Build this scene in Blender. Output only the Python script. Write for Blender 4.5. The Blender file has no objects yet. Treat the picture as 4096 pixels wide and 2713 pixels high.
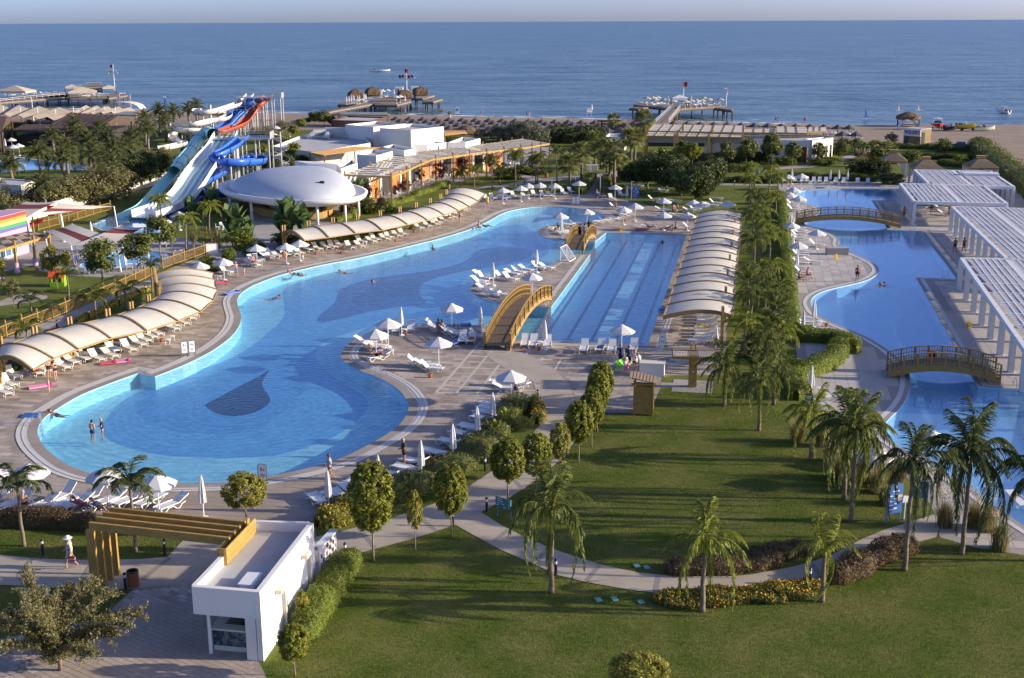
import bpy,math,random
import numpy as np
from mathutils import Vector,Matrix
from mathutils.geometry import tessellate_polygon
random.seed(7);RNG=np.random.default_rng(7)
SC=bpy.context.scene
COL=SC.collection
# ---------------------------------------------------------------- camera
CX,CY,HYP,FP,CAMH,ROLL=2048.0,1356.5,82.0,4900.0,27.0,0.00415
TH=math.atan((CY-HYP)/FP)
cam=bpy.data.cameras.new('camera');cam.sensor_fit='HORIZONTAL';cam.sensor_width=36.0
cam.lens=36.0*FP/4096.0;cam.clip_start=1.0;cam.clip_end=60000.0
camo=bpy.data.objects.new('camera',cam);COL.objects.link(camo)
camo.matrix_world=Matrix.Translation((0,0,CAMH))@Matrix.Rotation(math.pi/2-TH,4,'X')@Matrix.Rotation(-ROLL,4,'Z')
SC.camera=camo
# ---------------------------------------------------------------- sky and sun
SUN_EL,SUN_AZ=math.radians(15.5),math.radians(93.5)
W=bpy.data.worlds.new('World');SC.world=W;W.use_nodes=True
nt=W.node_tree;nt.nodes.clear()
wo=nt.nodes.new('ShaderNodeOutputWorld');bg=nt.nodes.new('ShaderNodeBackground');sk=nt.nodes.new('ShaderNodeTexSky')
sk.sky_type='NISHITA';sk.sun_disc=False;sk.sun_elevation=SUN_EL;sk.sun_rotation=SUN_AZ
sk.altitude=0;sk.air_density=0.5;sk.dust_density=1.0;sk.ozone_density=4.5
bg.inputs['Strength'].default_value=0.15
tn_=nt.nodes.new('ShaderNodeMix');tn_.data_type='RGBA';tn_.blend_type='MULTIPLY';tn_.inputs['Factor'].default_value=1.0;tn_.inputs['B'].default_value=(1.22,0.98,0.99,1)
nt.links.new(sk.outputs[0],tn_.inputs['A']);nt.links.new(tn_.outputs['Result'],bg.inputs['Color']);nt.links.new(bg.outputs[0],wo.inputs['Surface'])
sun=bpy.data.lights.new('sun','SUN');sun.energy=4.3;sun.angle=math.radians(0.6);sun.color=(1.0,0.87,0.67)
suno=bpy.data.objects.new('sun',sun);COL.objects.link(suno)
SD=Vector((math.sin(SUN_AZ)*math.cos(SUN_EL),math.cos(SUN_AZ)*math.cos(SUN_EL),math.sin(SUN_EL)))
suno.rotation_euler=SD.to_track_quat('Z','Y').to_euler();suno.location=(60,0,40)
vs=SC.view_settings
vs.view_transform='Standard';vs.look='None';vs.gamma=1.0;vs.use_curve_mapping=False;vs.exposure=0.8
cy=SC.cycles
cy.max_bounces=6;cy.diffuse_bounces=2;cy.glossy_bounces=2;cy.transmission_bounces=4;cy.transparent_max_bounces=12
cy.caustics_reflective=False;cy.caustics_refractive=False
# ---------------------------------------------------------------- photograph pixel -> place
CR,SR=math.cos(ROLL),math.sin(ROLL)
def G(px,py,z=0.0):
    "the point at height z that lies behind pixel (px, py) of the 4096 px wide photograph"
    dx,dy=px-CX,py-CY
    x,y=(CR*dx-SR*dy)/FP,(SR*dx+CR*dy)/FP
    r=(x,math.cos(TH)-y*math.sin(TH),-math.sin(TH)-y*math.cos(TH))
    t=(z-CAMH)/r[2]
    return(r[0]*t,r[1]*t,z)
def PX(p):
    x,y,z=p[0],p[1],p[2]-CAMH
    d=y*math.cos(TH)-z*math.sin(TH);dn=-y*math.sin(TH)-z*math.cos(TH)
    dx,dy=FP*x/d,FP*dn/d
    return CX+CR*dx+SR*dy,CY-SR*dx+CR*dy
def zat(px,py,ytop):
    "height above ground of a thing that stands at (px, py) and reaches up to row ytop"
    g=G(px,py);lo,hi=0.0,26.0
    for _ in range(40):
        m=(lo+hi)/2
        if PX((g[0],g[1],m))[1]>ytop:lo=m
        else:hi=m
    return lo
RO=(200,800,1400,2013)
def T(c,r,x,y):
    "crop coordinates (column, row of a contact sheet) -> photograph pixel"
    k=1096/2368 if c==3 else 1100/2368
    return c*1000+x*k,RO[r]+y*k
def TG(c,r,x,y,z=0.0):return G(*T(c,r,x,y),z)
def TGs(c,r,pts,z=0.0):return[G(*T(c,r,*p),z)for p in pts]
def Gs(pts,z=0.0):return[G(p[0],p[1],z)for p in pts]
def v2(p):return np.array(p[:2],float)
# ---------------------------------------------------------------- materials
MATS={}
def _n(t,kind,**kw):
    n=t.nodes.new(kind)
    for k,v in kw.items():setattr(n,k,v)
    return n
def mat(name,col,rough=0.6,col2=None,scale=0.6,island=0.0,bump=0.0,bscale=30.0,metal=0.0,spec=0.4,transl=0.0,detail=4.0,tcol=None,ramp=(0.35,0.65),grain=0.0,gscale=80.0,stretch=None,objrand=0.0):
    if name in MATS:return MATS[name]
    m=bpy.data.materials.new(name);m.use_nodes=True;t=m.node_tree;L=t.links.new
    b=t.nodes['Principled BSDF'];out=t.nodes['Material Output']
    b.inputs['Roughness'].default_value=rough;b.inputs['Metallic'].default_value=metal
    b.inputs['Specular IOR Level'].default_value=spec
    geo=_n(t,'ShaderNodeNewGeometry');pos=geo.outputs['Position']
    if stretch:
        mp=_n(t,'ShaderNodeMapping');mp.inputs['Scale'].default_value=stretch;L(pos,mp.inputs['Vector']);pos=mp.outputs[0]
    c=None
    rgb=_n(t,'ShaderNodeRGB');rgb.outputs[0].default_value=(*col,1);c=rgb.outputs[0]
    if col2:
        nz=_n(t,'ShaderNodeTexNoise');nz.inputs['Scale'].default_value=scale;nz.inputs['Detail'].default_value=detail
        L(pos,nz.inputs['Vector'])
        mr=_n(t,'ShaderNodeMapRange');mr.inputs['From Min'].default_value,mr.inputs['From Max'].default_value=ramp
        L(nz.outputs['Fac'],mr.inputs['Value'])
        mx=_n(t,'ShaderNodeMix',data_type='RGBA');L(mr.outputs[0],mx.inputs['Factor']);L(c,mx.inputs['A'])
        mx.inputs['B'].default_value=(*col2,1);c=mx.outputs['Result']
    for src,amt in(('isl',island),('obj',objrand),('grain',grain)):
        if not amt:continue
        if src=='isl':f=geo.outputs['Random Per Island']
        elif src=='obj':f=_n(t,'ShaderNodeObjectInfo').outputs['Random']
        else:
            g2=_n(t,'ShaderNodeTexNoise');g2.inputs['Scale'].default_value=gscale;g2.inputs['Detail'].default_value=3
            L(pos,g2.inputs['Vector']);f=g2.outputs['Fac']
        mr=_n(t,'ShaderNodeMapRange');mr.inputs['To Min'].default_value=1-amt;mr.inputs['To Max'].default_value=1+amt
        L(f,mr.inputs['Value'])
        h=_n(t,'ShaderNodeHueSaturation');L(mr.outputs[0],h.inputs['Value']);L(c,h.inputs['Color']);c=h.outputs[0]
    L(c,b.inputs['Base Color'])
    if bump:
        nz=_n(t,'ShaderNodeTexNoise');nz.inputs['Scale'].default_value=bscale;nz.inputs['Detail'].default_value=5
        L(pos,nz.inputs['Vector'])
        bp=_n(t,'ShaderNodeBump');bp.inputs['Strength'].default_value=min(bump,1);bp.inputs['Distance'].default_value=0.05*max(1,bump)
        L(nz.outputs['Fac'],bp.inputs['Height']);L(bp.outputs[0],b.inputs['Normal'])
    if transl:
        tr=_n(t,'ShaderNodeBsdfTranslucent')
        if tcol:tr.inputs['Color'].default_value=(*tcol,1)
        else:L(c,tr.inputs['Color'])
        ms=_n(t,'ShaderNodeMixShader');ms.inputs['Fac'].default_value=transl
        L(b.outputs[0],ms.inputs[1]);L(tr.outputs[0],ms.inputs[2]);L(ms.outputs[0],out.inputs['Surface'])
    MATS[name]=m
    return m
def water_mat(name,tint,bump=0.25,scale=1.3,rings=0.0,refl=(0.9,0.95,1.0),cloud=0.18,ctr=None,caustic_tint=0.0,body=(0.16,0.40,0.62)):
    m=bpy.data.materials.new(name);m.use_nodes=True;t=m.node_tree;t.nodes.clear();L=t.links.new
    out=_n(t,'ShaderNodeOutputMaterial');geo=_n(t,'ShaderNodeNewGeometry')
    mp=_n(t,'ShaderNodeMapping');mp.inputs['Scale'].default_value=(0.55,1.0,1.0);mp.inputs['Rotation'].default_value=(0,0,-0.35);L(geo.outputs['Position'],mp.inputs['Vector'])
    n1=_n(t,'ShaderNodeTexNoise');n1.inputs['Scale'].default_value=scale;n1.inputs['Detail'].default_value=3;n1.inputs['Distortion'].default_value=0.6;L(mp.outputs[0],n1.inputs['Vector'])
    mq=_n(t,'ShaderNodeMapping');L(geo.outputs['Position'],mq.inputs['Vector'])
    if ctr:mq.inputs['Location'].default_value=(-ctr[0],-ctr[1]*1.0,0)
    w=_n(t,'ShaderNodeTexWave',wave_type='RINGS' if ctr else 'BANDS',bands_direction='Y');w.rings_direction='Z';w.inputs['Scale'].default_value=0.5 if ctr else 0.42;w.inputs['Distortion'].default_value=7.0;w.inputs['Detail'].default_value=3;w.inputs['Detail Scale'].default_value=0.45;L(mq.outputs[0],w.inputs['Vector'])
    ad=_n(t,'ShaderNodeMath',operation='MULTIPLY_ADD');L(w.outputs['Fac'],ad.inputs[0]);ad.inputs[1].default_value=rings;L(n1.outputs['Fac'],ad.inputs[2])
    bp=_n(t,'ShaderNodeBump');bp.inputs['Strength'].default_value=bump;bp.inputs['Distance'].default_value=0.12;L(ad.outputs[0],bp.inputs['Height'])
    tr=_n(t,'ShaderNodeBsdfTransparent');tr.inputs['Color'].default_value=(*tint,1)
    if caustic_tint:  # caustic light painted into the water tint, brighter where the ripples rise
        fm=_n(t,'ShaderNodeMapRange');fm.inputs['From Min'].default_value=0.45+rings*.2;fm.inputs['From Max'].default_value=0.62+rings*.6;L(ad.outputs[0],fm.inputs['Value']);fx=_n(t,'ShaderNodeMix',data_type='RGBA');fx.inputs['A'].default_value=(*[c*(1-caustic_tint)for c in tint],1);fx.inputs['B'].default_value=(*[min(1,c*(1+caustic_tint*.6))for c in tint],1);L(fm.outputs[0],fx.inputs['Factor']);L(fx.outputs['Result'],tr.inputs['Color'])
    gl=_n(t,'ShaderNodeBsdfGlossy');gl.inputs['Roughness'].default_value=0.06;gl.inputs['Color'].default_value=(*refl,1);L(bp.outputs[0],gl.inputs['Normal'])
    lw=_n(t,'ShaderNodeLayerWeight');lw.inputs['Blend'].default_value=0.5;L(bp.outputs[0],lw.inputs['Normal'])
    pw=_n(t,'ShaderNodeMath',operation='POWER');L(lw.outputs['Facing'],pw.inputs[0]);pw.inputs[1].default_value=5.0
    fr=_n(t,'ShaderNodeMath',operation='MULTIPLY_ADD');L(pw.outputs[0],fr.inputs[0]);fr.inputs[1].default_value=0.98;fr.inputs[2].default_value=0.02
    df=_n(t,'ShaderNodeBsdfDiffuse');df.inputs['Color'].default_value=(*body,1)
    m0=_n(t,'ShaderNodeMixShader');m0.inputs[0].default_value=cloud;L(tr.outputs[0],m0.inputs[1]);L(df.outputs[0],m0.inputs[2]);tr=m0
    ms=_n(t,'ShaderNodeMixShader');L(fr.outputs[0],ms.inputs[0]);L(tr.outputs[0],ms.inputs[1]);L(gl.outputs[0],ms.inputs[2]);L(ms.outputs[0],out.inputs['Surface'])
    return m
# ---------------------------------------------------------------- mesh building
class MB:
    def __init__(s):s.v=[];s.f=[];s.m=[]
    def add(s,vs,fs,m=0):
        o=len(s.v);s.v.extend([tuple(map(float,p))for p in vs]);s.f.extend([tuple(i+o for i in f)for f in fs]);s.m.extend([m]*len(fs));return s
    def face(s,pts,m=0):return s.add(pts,[tuple(range(len(pts)))],m)
    def box(s,cx,cy,cz,sx,sy,sz,rz=0.0,m=0):
        c,n=math.cos(rz),math.sin(rz);vs=[]
        for dz in(-.5,.5):
            for dx,dy in((-.5,-.5),(.5,-.5),(.5,.5),(-.5,.5)):
                x,y=dx*sx,dy*sy;vs.append((cx+c*x-n*y,cy+n*x+c*y,cz+dz*sz))
        return s.add(vs,[(0,3,2,1),(4,5,6,7),(0,1,5,4),(1,2,6,5),(2,3,7,6),(3,0,4,7)],m)
    def beam(s,a,b,w,h,m=0,up=(0,0,1)):
        a,b=Vector(a),Vector(b);d=(b-a)
        if d.length<1e-6:return s
        d.normalize();u=Vector(up)
        if abs(d.dot(u))>0.98:u=Vector((1,0,0))
        r=d.cross(u).normalized();u=r.cross(d).normalized()
        vs=[p+r*sx*w/2+u*sz*h/2 for p in(a,b)for sx,sz in((-1,-1),(1,-1),(1,1),(-1,1))]
        return s.add(vs,[(3,2,1,0),(4,5,6,7),(0,1,5,4),(1,2,6,5),(2,3,7,6),(3,0,4,7)],m)
    def prism(s,poly,z0,z1,m=0,mt=None):
        n=len(poly)
        ar=sum(poly[i][0]*poly[(i+1)%n][1]-poly[(i+1)%n][0]*poly[i][1]for i in range(n))
        if ar<0:poly=poly[::-1]
        o=len(s.v)
        s.v.extend([(p[0],p[1],z0)for p in poly]+[(p[0],p[1],z1)for p in poly])
        for i in range(n):
            j=(i+1)%n;s.f.append((o+i,o+j,o+n+j,o+n+i));s.m.append(m)
        s.f.append(tuple(o+n+i for i in range(n)));s.m.append(m if mt is None else mt)
        s.f.append(tuple(o+i for i in range(n))[::-1]);s.m.append(m)
        return s
    def tube(s,pts,r,n=6,m=0,cap=True):
        pts=[Vector(p)for p in pts];k=len(pts);rs=[r]*k if not hasattr(r,'__len__')else r
        o=len(s.v);ref=None
        for i,p in enumerate(pts):
            d=(pts[min(i+1,k-1)]-pts[max(i-1,0)]).normalized()
            if ref is None:ref=Vector((1,0,0))if abs(d.x)<0.8 else Vector((0,1,0))
            a=(ref-d*ref.dot(d)).normalized();b=d.cross(a);ref=a
            for j in range(n):
                t=2*math.pi*j/n;q=p+(a*math.cos(t)+b*math.sin(t))*rs[i];s.v.append(tuple(q))
        for i in range(k-1):
            for j in range(n):
                j2=(j+1)%n;s.f.append((o+i*n+j,o+i*n+j2,o+(i+1)*n+j2,o+(i+1)*n+j));s.m.append(m)
        if cap:
            s.f.append(tuple(o+j for j in range(n))[::-1]);s.m.append(m);s.f.append(tuple(o+(k-1)*n+j for j in range(n)));s.m.append(m)
        return s
    def lathe(s,prof,n=12,c=(0,0,0),m=0,sx=1,sy=1,ph=0.0):
        o=len(s.v);k=len(prof)
        for r,z in prof:
            for j in range(n):
                t=2*math.pi*j/n+ph;s.v.append((c[0]+r*math.cos(t)*sx,c[1]+r*math.sin(t)*sy,c[2]+z))
        for i in range(k-1):
            for j in range(n):
                j2=(j+1)%n;s.f.append((o+i*n+j,o+i*n+j2,o+(i+1)*n+j2,o+(i+1)*n+j));s.m.append(m)
        if prof[0][0]>1e-4:s.f.append(tuple(o+j for j in range(n))[::-1]);s.m.append(m)
        if prof[-1][0]>1e-4:s.f.append(tuple(o+(k-1)*n+j for j in range(n)));s.m.append(m)
        return s
    def grid(s,rows,m=0,closed=False):
        o=len(s.v);nr=len(rows);nc=len(rows[0])
        for r in rows:s.v.extend([tuple(map(float,p))for p in r])
        for i in range(nr-1):
            for j in range(nc if closed else nc-1):
                j2=(j+1)%nc
                s.f.append((o+i*nc+j,o+i*nc+j2,o+(i+1)*nc+j2,o+(i+1)*nc+j));s.m.append(m)
        return s
    def mesh(s,name,mats,smooth=False):
        me=bpy.data.meshes.new(name);me.from_pydata(s.v,[],s.f)
        for q in(mats if isinstance(mats,(list,tuple))else[mats]):me.materials.append(q)
        if any(s.m):me.polygons.foreach_set('material_index',s.m)
        if smooth:me.polygons.foreach_set('use_smooth',[True]*len(s.f))
        me.update();return me
def link(name,me,parent=None,loc=(0,0,0),rz=0.0,sc=1.0,**props):
    o=bpy.data.objects.new(name,me);COL.objects.link(o)
    o.location=loc;o.rotation_euler=(0,0,rz)
    o.scale=sc if hasattr(sc,'__len__')else(sc,sc,sc)
    if parent is not None:o.parent=parent
    for k,v in props.items():
        if v:o[k]=v
    return o
def ob(name,mb,mats,parent=None,smooth=False,**kw):return link(name,mb.mesh(name,mats,smooth),parent,**kw)
LABELS={}
def tagit(o,label,cat,group=None):
    o['label']=label;o['category']=cat
    if group:o['group']=group
    LABELS[label]=LABELS.get(label,0)+1
    return o
def thing(name,label,cat,loc=(0,0,0),rz=0.0,group=None,sc=1.0):
    o=link(name,None,None,loc,rz,sc);o.empty_display_size=0.2
    return tagit(o,label,cat,group)
def copy_tree(src,parent=None):
    o=src.copy();COL.objects.link(o)
    if parent is not None:o.parent=parent
    for ch in KIDS.get(src.name,()):copy_tree(ch,o)
    return o
KIDS={}
def proto(root):
    "remember the children of a prototype so that copies can be made of it"
    def walk(o):
        KIDS[o.name]=list(o.children)
        for c in o.children:walk(c)
    walk(root);root['_first']=1
    return root
def place(p,loc,rz,label,cat,group=None,sc=1.0):
    if p.get('_first'):del p['_first'];o=p;o['_used']=1
    else:o=copy_tree(p)
    if '_used' in o:del o['_used']
    o.location=loc;o.rotation_euler=(0,0,rz);o.scale=sc if hasattr(sc,'__len__')else(sc,sc,sc)
    for k in('label','category','group'):
        if k in o:del o[k]
    return tagit(o,label,cat,group)
ORD=['first','second','third','fourth','fifth','sixth','seventh','eighth','ninth','tenth','eleventh','twelfth','thirteenth','fourteenth','fifteenth','sixteenth','seventeenth','eighteenth','nineteenth','twentieth','twenty-first','twenty-second','twenty-third','twenty-fourth','twenty-fifth','twenty-sixth','twenty-seventh','twenty-eighth','twenty-ninth','thirtieth','thirty-first','thirty-second','thirty-third','thirty-fourth','thirty-fifth','thirty-sixth','thirty-seventh','thirty-eighth','thirty-ninth','fortieth']
def cr(pts,n=6,closed=False):
    "Catmull-Rom through pts"
    P=[np.array(p,float)for p in pts];k=len(P);out=[]
    rng=range(k)if closed else range(k-1)
    for i in rng:
        p1,p2=P[i],P[(i+1)%k]
        p0=P[(i-1)%k]if closed or i>0 else 2*p1-p2
        p3=P[(i+2)%k]if closed or i+2<k else 2*p2-p1
        for j in range(n):
            t=j/n
            out.append(tuple(0.5*((2*p1)+(-p0+p2)*t+(2*p0-5*p1+4*p2-p3)*t*t+(-p0+3*p1-3*p2+p3)*t**3)))
    if not closed:out.append(tuple(P[-1]))
    return out
def resample(pts,step):
    P=[np.array(p,float)for p in pts];out=[P[0]];acc=0.0
    for a,b in zip(P,P[1:]):
        L=np.linalg.norm(b-a)
        if L<1e-9:continue
        d=step-acc
        while d<=L:out.append(a+(b-a)*d/L);d+=step
        acc=L-(d-step)
    return[tuple(p)for p in out]
def area2(p):return sum(p[i][0]*p[(i+1)%len(p)][1]-p[(i+1)%len(p)][0]*p[i][1]for i in range(len(p)))
def sheet(name,outer,holes,z,m,**props):
    loops=[[Vector((p[0],p[1],0))for p in outer]]+[[Vector((p[0],p[1],0))for p in h]for h in holes]
    tris=tessellate_polygon(loops);vs=[(p.x,p.y,z)for l in loops for p in l]
    fs=[]
    for a,b,c in tris:
        A,B,C=vs[a],vs[b],vs[c]
        s=(B[0]-A[0])*(C[1]-A[1])-(B[1]-A[1])*(C[0]-A[0])
        if abs(s)<1e-9:continue
        fs.append((a,b,c)if s>0 else(a,c,b))
    mb=MB();mb.add(vs,fs)
    return ob(name,mb,m,**props)
def inpoly(X,Y,poly):
    P=np.array([p[:2]for p in poly]);n=len(P);r=np.zeros(X.shape,bool)
    x1,y1=P[:,0],P[:,1];x2,y2=np.roll(x1,-1),np.roll(y1,-1)
    for i in range(n):
        if y1[i]==y2[i]:continue
        c=((y1[i]>Y)!=(y2[i]>Y))&(X<(x2[i]-x1[i])*(Y-y1[i])/(y2[i]-y1[i])+x1[i]);r^=c
    return r
def offset(poly,d):
    "offset a closed loop to its outer side by d (inner if negative)"
    P=[np.array(p[:2],float)for p in poly];n=len(P);s=1 if area2(poly)>0 else-1;out=[]
    for i in range(n):
        a,b,c=P[i-1],P[i],P[(i+1)%n]
        e1=b-a;e2=c-b;e1/=max(np.linalg.norm(e1),1e-9);e2/=max(np.linalg.norm(e2),1e-9)
        n1=np.array((e1[1],-e1[0]))*s;n2=np.array((e2[1],-e2[0]))*s;m=n1+n2;L=np.linalg.norm(m)
        m=m/L if L>1e-6 else n1
        k=1/max(0.5,float(m@n1));out.append(tuple(b+m*d*k))
    return out
# materials
WOOD=(0.36,0.22,0.055)
m_lawn=mat('lawn_grass',(0.098,0.142,0.020),0.9,(0.180,0.185,0.048),0.35,grain=0.55,gscale=11.0,bump=1.0,bscale=14.0,spec=0.1,detail=8)
m_sand=mat('beach_sand',(0.30,0.235,0.175),0.95,(0.36,0.29,0.22),0.15,bump=0.9,bscale=1.6,spec=0.1,grain=0.12,gscale=3)
m_conc=mat('path_concrete',(0.40,0.345,0.27),0.85,(0.47,0.41,0.33),0.5,bump=0.25,bscale=25,spec=0.2,grain=0.10,gscale=9)
m_greyp=mat('grey_concrete',(0.36,0.335,0.31),0.85,(0.42,0.40,0.37),0.5,bump=0.25,bscale=25,spec=0.2,grain=0.08,gscale=9)
m_band=mat('path_band',(0.27,0.25,0.225),0.85,grain=0.1)
m_pav=mat('brown_paver',(0.36,0.29,0.225),0.8,(0.45,0.385,0.32),0.25,island=0.30,bump=0.25,bscale=18,spec=0.25,grain=0.1,gscale=12)
m_pavbed=mat('paver_bed',(0.30,0.25,0.20),0.9,(0.36,0.31,0.26),0.4)
m_pavl=mat('pale_paver_strip',(0.56,0.50,0.41),0.8,island=0.12,grain=0.1,gscale=12)
m_rpav=mat('grey_paver',(0.47,0.43,0.39),0.8,(0.53,0.49,0.45),0.3,island=0.14,bump=0.2,bscale=18,spec=0.25,grain=0.08,gscale=12)
m_plaza=mat('plaza_paver',(0.42,0.34,0.275),0.8,(0.52,0.44,0.36),0.5,island=0.28,bump=0.25,bscale=18,spec=0.25,grain=0.1,gscale=12)
m_cop=mat('pool_coping',(0.52,0.52,0.51),0.5,(0.60,0.59,0.57),0.4,bump=0.1,bscale=20,spec=0.4)
m_copc=mat('coping_rib',(0.66,0.61,0.52),0.6)
def tilef(name,c,k=0.12):return mat(name,c,0.4,tuple(x*1.12 for x in c),0.5,spec=0.3,grain=k,gscale=6)
m_pl=tilef('pool_tile_pale',(0.36,0.72,0.86));m_pm=tilef('pool_tile_mid',(0.15,0.43,0.76));m_pd=tilef('pool_tile_deep',(0.115,0.36,0.70))
m_pn=tilef('pool_tile_navy',(0.010,0.020,0.085));m_pg=tilef('pool_tile_slate',(0.045,0.12,0.33));m_pg2=tilef('pool_tile_dark_slate',(0.032,0.075,0.22))
m_rl=tilef('lap_tile_pale',(0.40,0.68,0.88));m_line=tilef('lane_line_tile',(0.02,0.04,0.13))
m_pw=water_mat('pool_water',(0.84,0.97,1.0),0.3,2.2,0.14,cloud=0.07,ctr=G(960,1640),caustic_tint=0.17)
m_pw2=water_mat('calm_pool_water',(0.80,0.93,1.0),0.07,1.2,0.12,cloud=0.24,body=(0.28,0.50,0.72))
# pools
MAINC1=[(1943,1304),(1869,1300),(1711,1297),(1600,1306),(1511,1325),(1441,1348),(1395,1376),(1369,1408),(1365,1436),(1376,1460),(1399,1483),(1446,1508),(1495,1530)]
MAINC1=[(1943,1304),(1869,1300),(1711,1297),(1600,1306),(1511,1325),(1441,1348),(1395,1376),(1369,1406),(1364,1430),(1376,1446),(1399,1461),(1446,1485),(1495,1502),(1543,1525),(1590,1555),(1622,1592),(1635,1625),(1622,1667),(1585,1709),(1525,1750),(1441,1796),(1372,1829),(1279,1860),(1186,1883),(1070,1906),(976,1921),(883,1930),(743,1934),(687,1932),(595,1926),(480,1913),(362,1892),(279,1863),(223,1828),(177,1786),(156,1753),(151,1725),(160,1694),(185,1665),(218,1643),(325,1580),(464,1525),(552,1494)]
MAINC2=[(620,1507),(697,1477),(762,1449),(812,1424),(864,1394),(924,1348),(957,1304),(965,1266),(955,1232),(949,1204),(962,1177),(999,1150),(1050,1127),(1107,1106),(1186,1084),(1302,1058),(1418,1036),(1511,1016),(1650,982),(1766,953),(1859,925),(1922,900),(1968,878),(2003,858),(2045,843),(2100,833),(2186,827),(2279,830),(2362,842),(2405,855),(2420,867),(2409,879),(2362,888),(2300,893),(2240,897),(2190,906),(2158,918),(2151,929),(2167,944),(2200,954),(2241,960),(2267,963)]
LAP=[(2380,966),(2425,931),(2745,942),(2590,1384),(2070,1357)]
POOL=cr(Gs(MAINC1),5)+[G(620,1507)]+cr(Gs(MAINC2),5)[1:]+Gs(LAP)
STRIP=cr(Gs([(2013,1213),(1975,1209),(1938,1197),(1901,1179),(1883,1155),(1908,1127),(1948,1111),(1999,1099),(2068,1086),(2116,1079),(2186,1065),(2232,1041),(2267,1018)]),5)+Gs([(2361,1017),(2204,1230)])
RP_L=[(3185,780),(3192,797),(3222,813),(3259,824),(3278,836),(3272,855),(3240,872),(3217,890),(3232,905),(3278,920),(3333,939),(3357,958),(3354,977),(3372,996),(3416,1015),(3463,1036),(3500,1057),(3515,1077),(3509,1096),(3481,1115),(3440,1130),(3370,1146),(3301,1163),(3259,1184),(3243,1207),(3248,1230),(3268,1256),(3315,1284),(3393,1317),(3463,1346),(3509,1372),(3565,1409),(3610,1450),(3636,1490),(3641,1539),(3629,1585),(3602,1631),(3560,1673),(3535,1705),(3534,1729),(3555,1756),(3602,1789),(3648,1821),(3717,1858),(3800,1905),(3902,1968),(3960,2010),(4030,2060),(4250,2200)]
RPOOL=cr(Gs(RP_L),4)+Gs([(4300,1568),(4096,1560),(3914,1548),(3898,1523),(3833,1406),(3740,1240),(3664,1110),(3828,1117),(3787,1059),(3722,976),(3685,925),(3551,920),(3514,843),(3486,801),(3592,803),(3562,757),(3400,758),(3222,762),(3195,770)])
KPOOL=cr(TGs(0,1,[(690,560),(760,520),(900,470),(1100,430),(1300,440),(1440,460),(1440,500),(1300,560),(1150,580),(950,595),(780,598),(700,590)]),4,True)
SPOOL=TGs(0,1,[(800,215),(960,150),(1100,148),(1600,120),(1640,190),(1430,280),(1200,290),(900,260)])
LPOOL=cr(TGs(0,0,[(-60,1010),(80,925),(250,940),(420,960),(620,990),(760,1000),(700,1030),(420,1025),(150,1040),(-60,1060)]),4,True)
HOLES=[POOL,RPOOL,KPOOL,SPOOL,LPOOL]
def build_pool(nm,outer,holes,depth,fm,wm,wl=-0.05,cop=1.4,sides=True,ribs=True,hcop=1.0,floor=True):
    sheet(nm+'_floor',outer,holes,-depth,fm,kind='structure')
    w=MB();edge=MB();rib=MB()
    for loop,out,cw in[(outer,1,cop)]+[(h,-1,hcop)for h in holes]:
        n=len(loop)
        for i in range(n):
            a,b=loop[i],loop[(i+1)%n]
            w.face([(a[0],a[1],-depth),(b[0],b[1],-depth),(b[0],b[1],0.0),(a[0],a[1],0.0)])
            edge_top=None
        o1=offset(loop,out*cw);i0=loop
        for i in range(n):
            j=(i+1)%n
            edge.face([(i0[i][0],i0[i][1],-0.02),(i0[j][0],i0[j][1],-0.02),(o1[j][0],o1[j][1],0.020),(o1[i][0],o1[i][1],0.020)])
        if ribs:
            for r0,r1 in((0.62,0.74),(0.84,1.0)):
                A,B=offset(loop,out*cw*r0),offset(loop,out*cw*r1)
                for i in range(n):
                    j=(i+1)%n
                    rib.face([(A[i][0],A[i][1],0.026),(A[j][0],A[j][1],0.026),(B[j][0],B[j][1],0.030),(B[i][0],B[i][1],0.030)])
    e=ob(nm+'_coping',edge,m_cop,kind='structure')
    if ribs:ob('coping_rib',rib,m_copc,e)
    ob(nm+'_wall',w,fm,kind='structure')
    sheet(nm+'_water',outer,holes,wl,wm,kind='structure')
DEP=1.1
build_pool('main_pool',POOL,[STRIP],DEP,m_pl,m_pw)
build_pool('quiet_pool',RPOOL,[],DEP,m_rl,m_pw2,ribs=False,cop=0.75)
build_pool('children_pool',KPOOL,[],0.5,m_rl,m_pw2,ribs=False,cop=0.6)
build_pool('slide_splash_pool',SPOOL,[],0.8,m_rl,m_pw2,ribs=False,cop=0.4)
build_pool('palm_garden_pool',LPOOL,[],0.8,m_rl,m_pw2,ribs=False,cop=0.6)
def zone(nm,pts,k,m,n=5):
    p=cr(Gs(pts,-DEP),n,True)if n else Gs(pts,-DEP)
    return sheet(nm,p,[],-DEP+0.006*k,m,kind='structure')
zone('pool_floor_mid_zone',[(409,1725),(418,1688),(464,1628),(548,1572),(650,1530),(760,1492),(859,1460),(930,1430),(1000,1390),(1070,1334),(1125,1283),(1139,1241),(1135,1199),(1130,1172),(1153,1148),(1209,1125),(1302,1097),(1418,1070),(1511,1048),(1650,1013),(1766,985),(1880,953),(1985,912),(2080,900),(2130,925),(2145,950),(2190,985),(2190,1015),(2130,1052),(2040,1075),(1950,1090),(1880,1105),(1845,1135),(1850,1172),(1890,1215),(1930,1245),(1930,1270),(1860,1272),(1711,1268),(1600,1278),(1511,1298),(1400,1330),(1330,1355),(1288,1376),(1262,1413),(1275,1450),(1325,1500),(1395,1545),(1450,1580),(1474,1612),(1465,1642),(1418,1693),(1325,1753),(1209,1795),(1100,1823),(929,1832),(697,1825),(534,1799),(441,1762)],1,m_pm)
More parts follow.
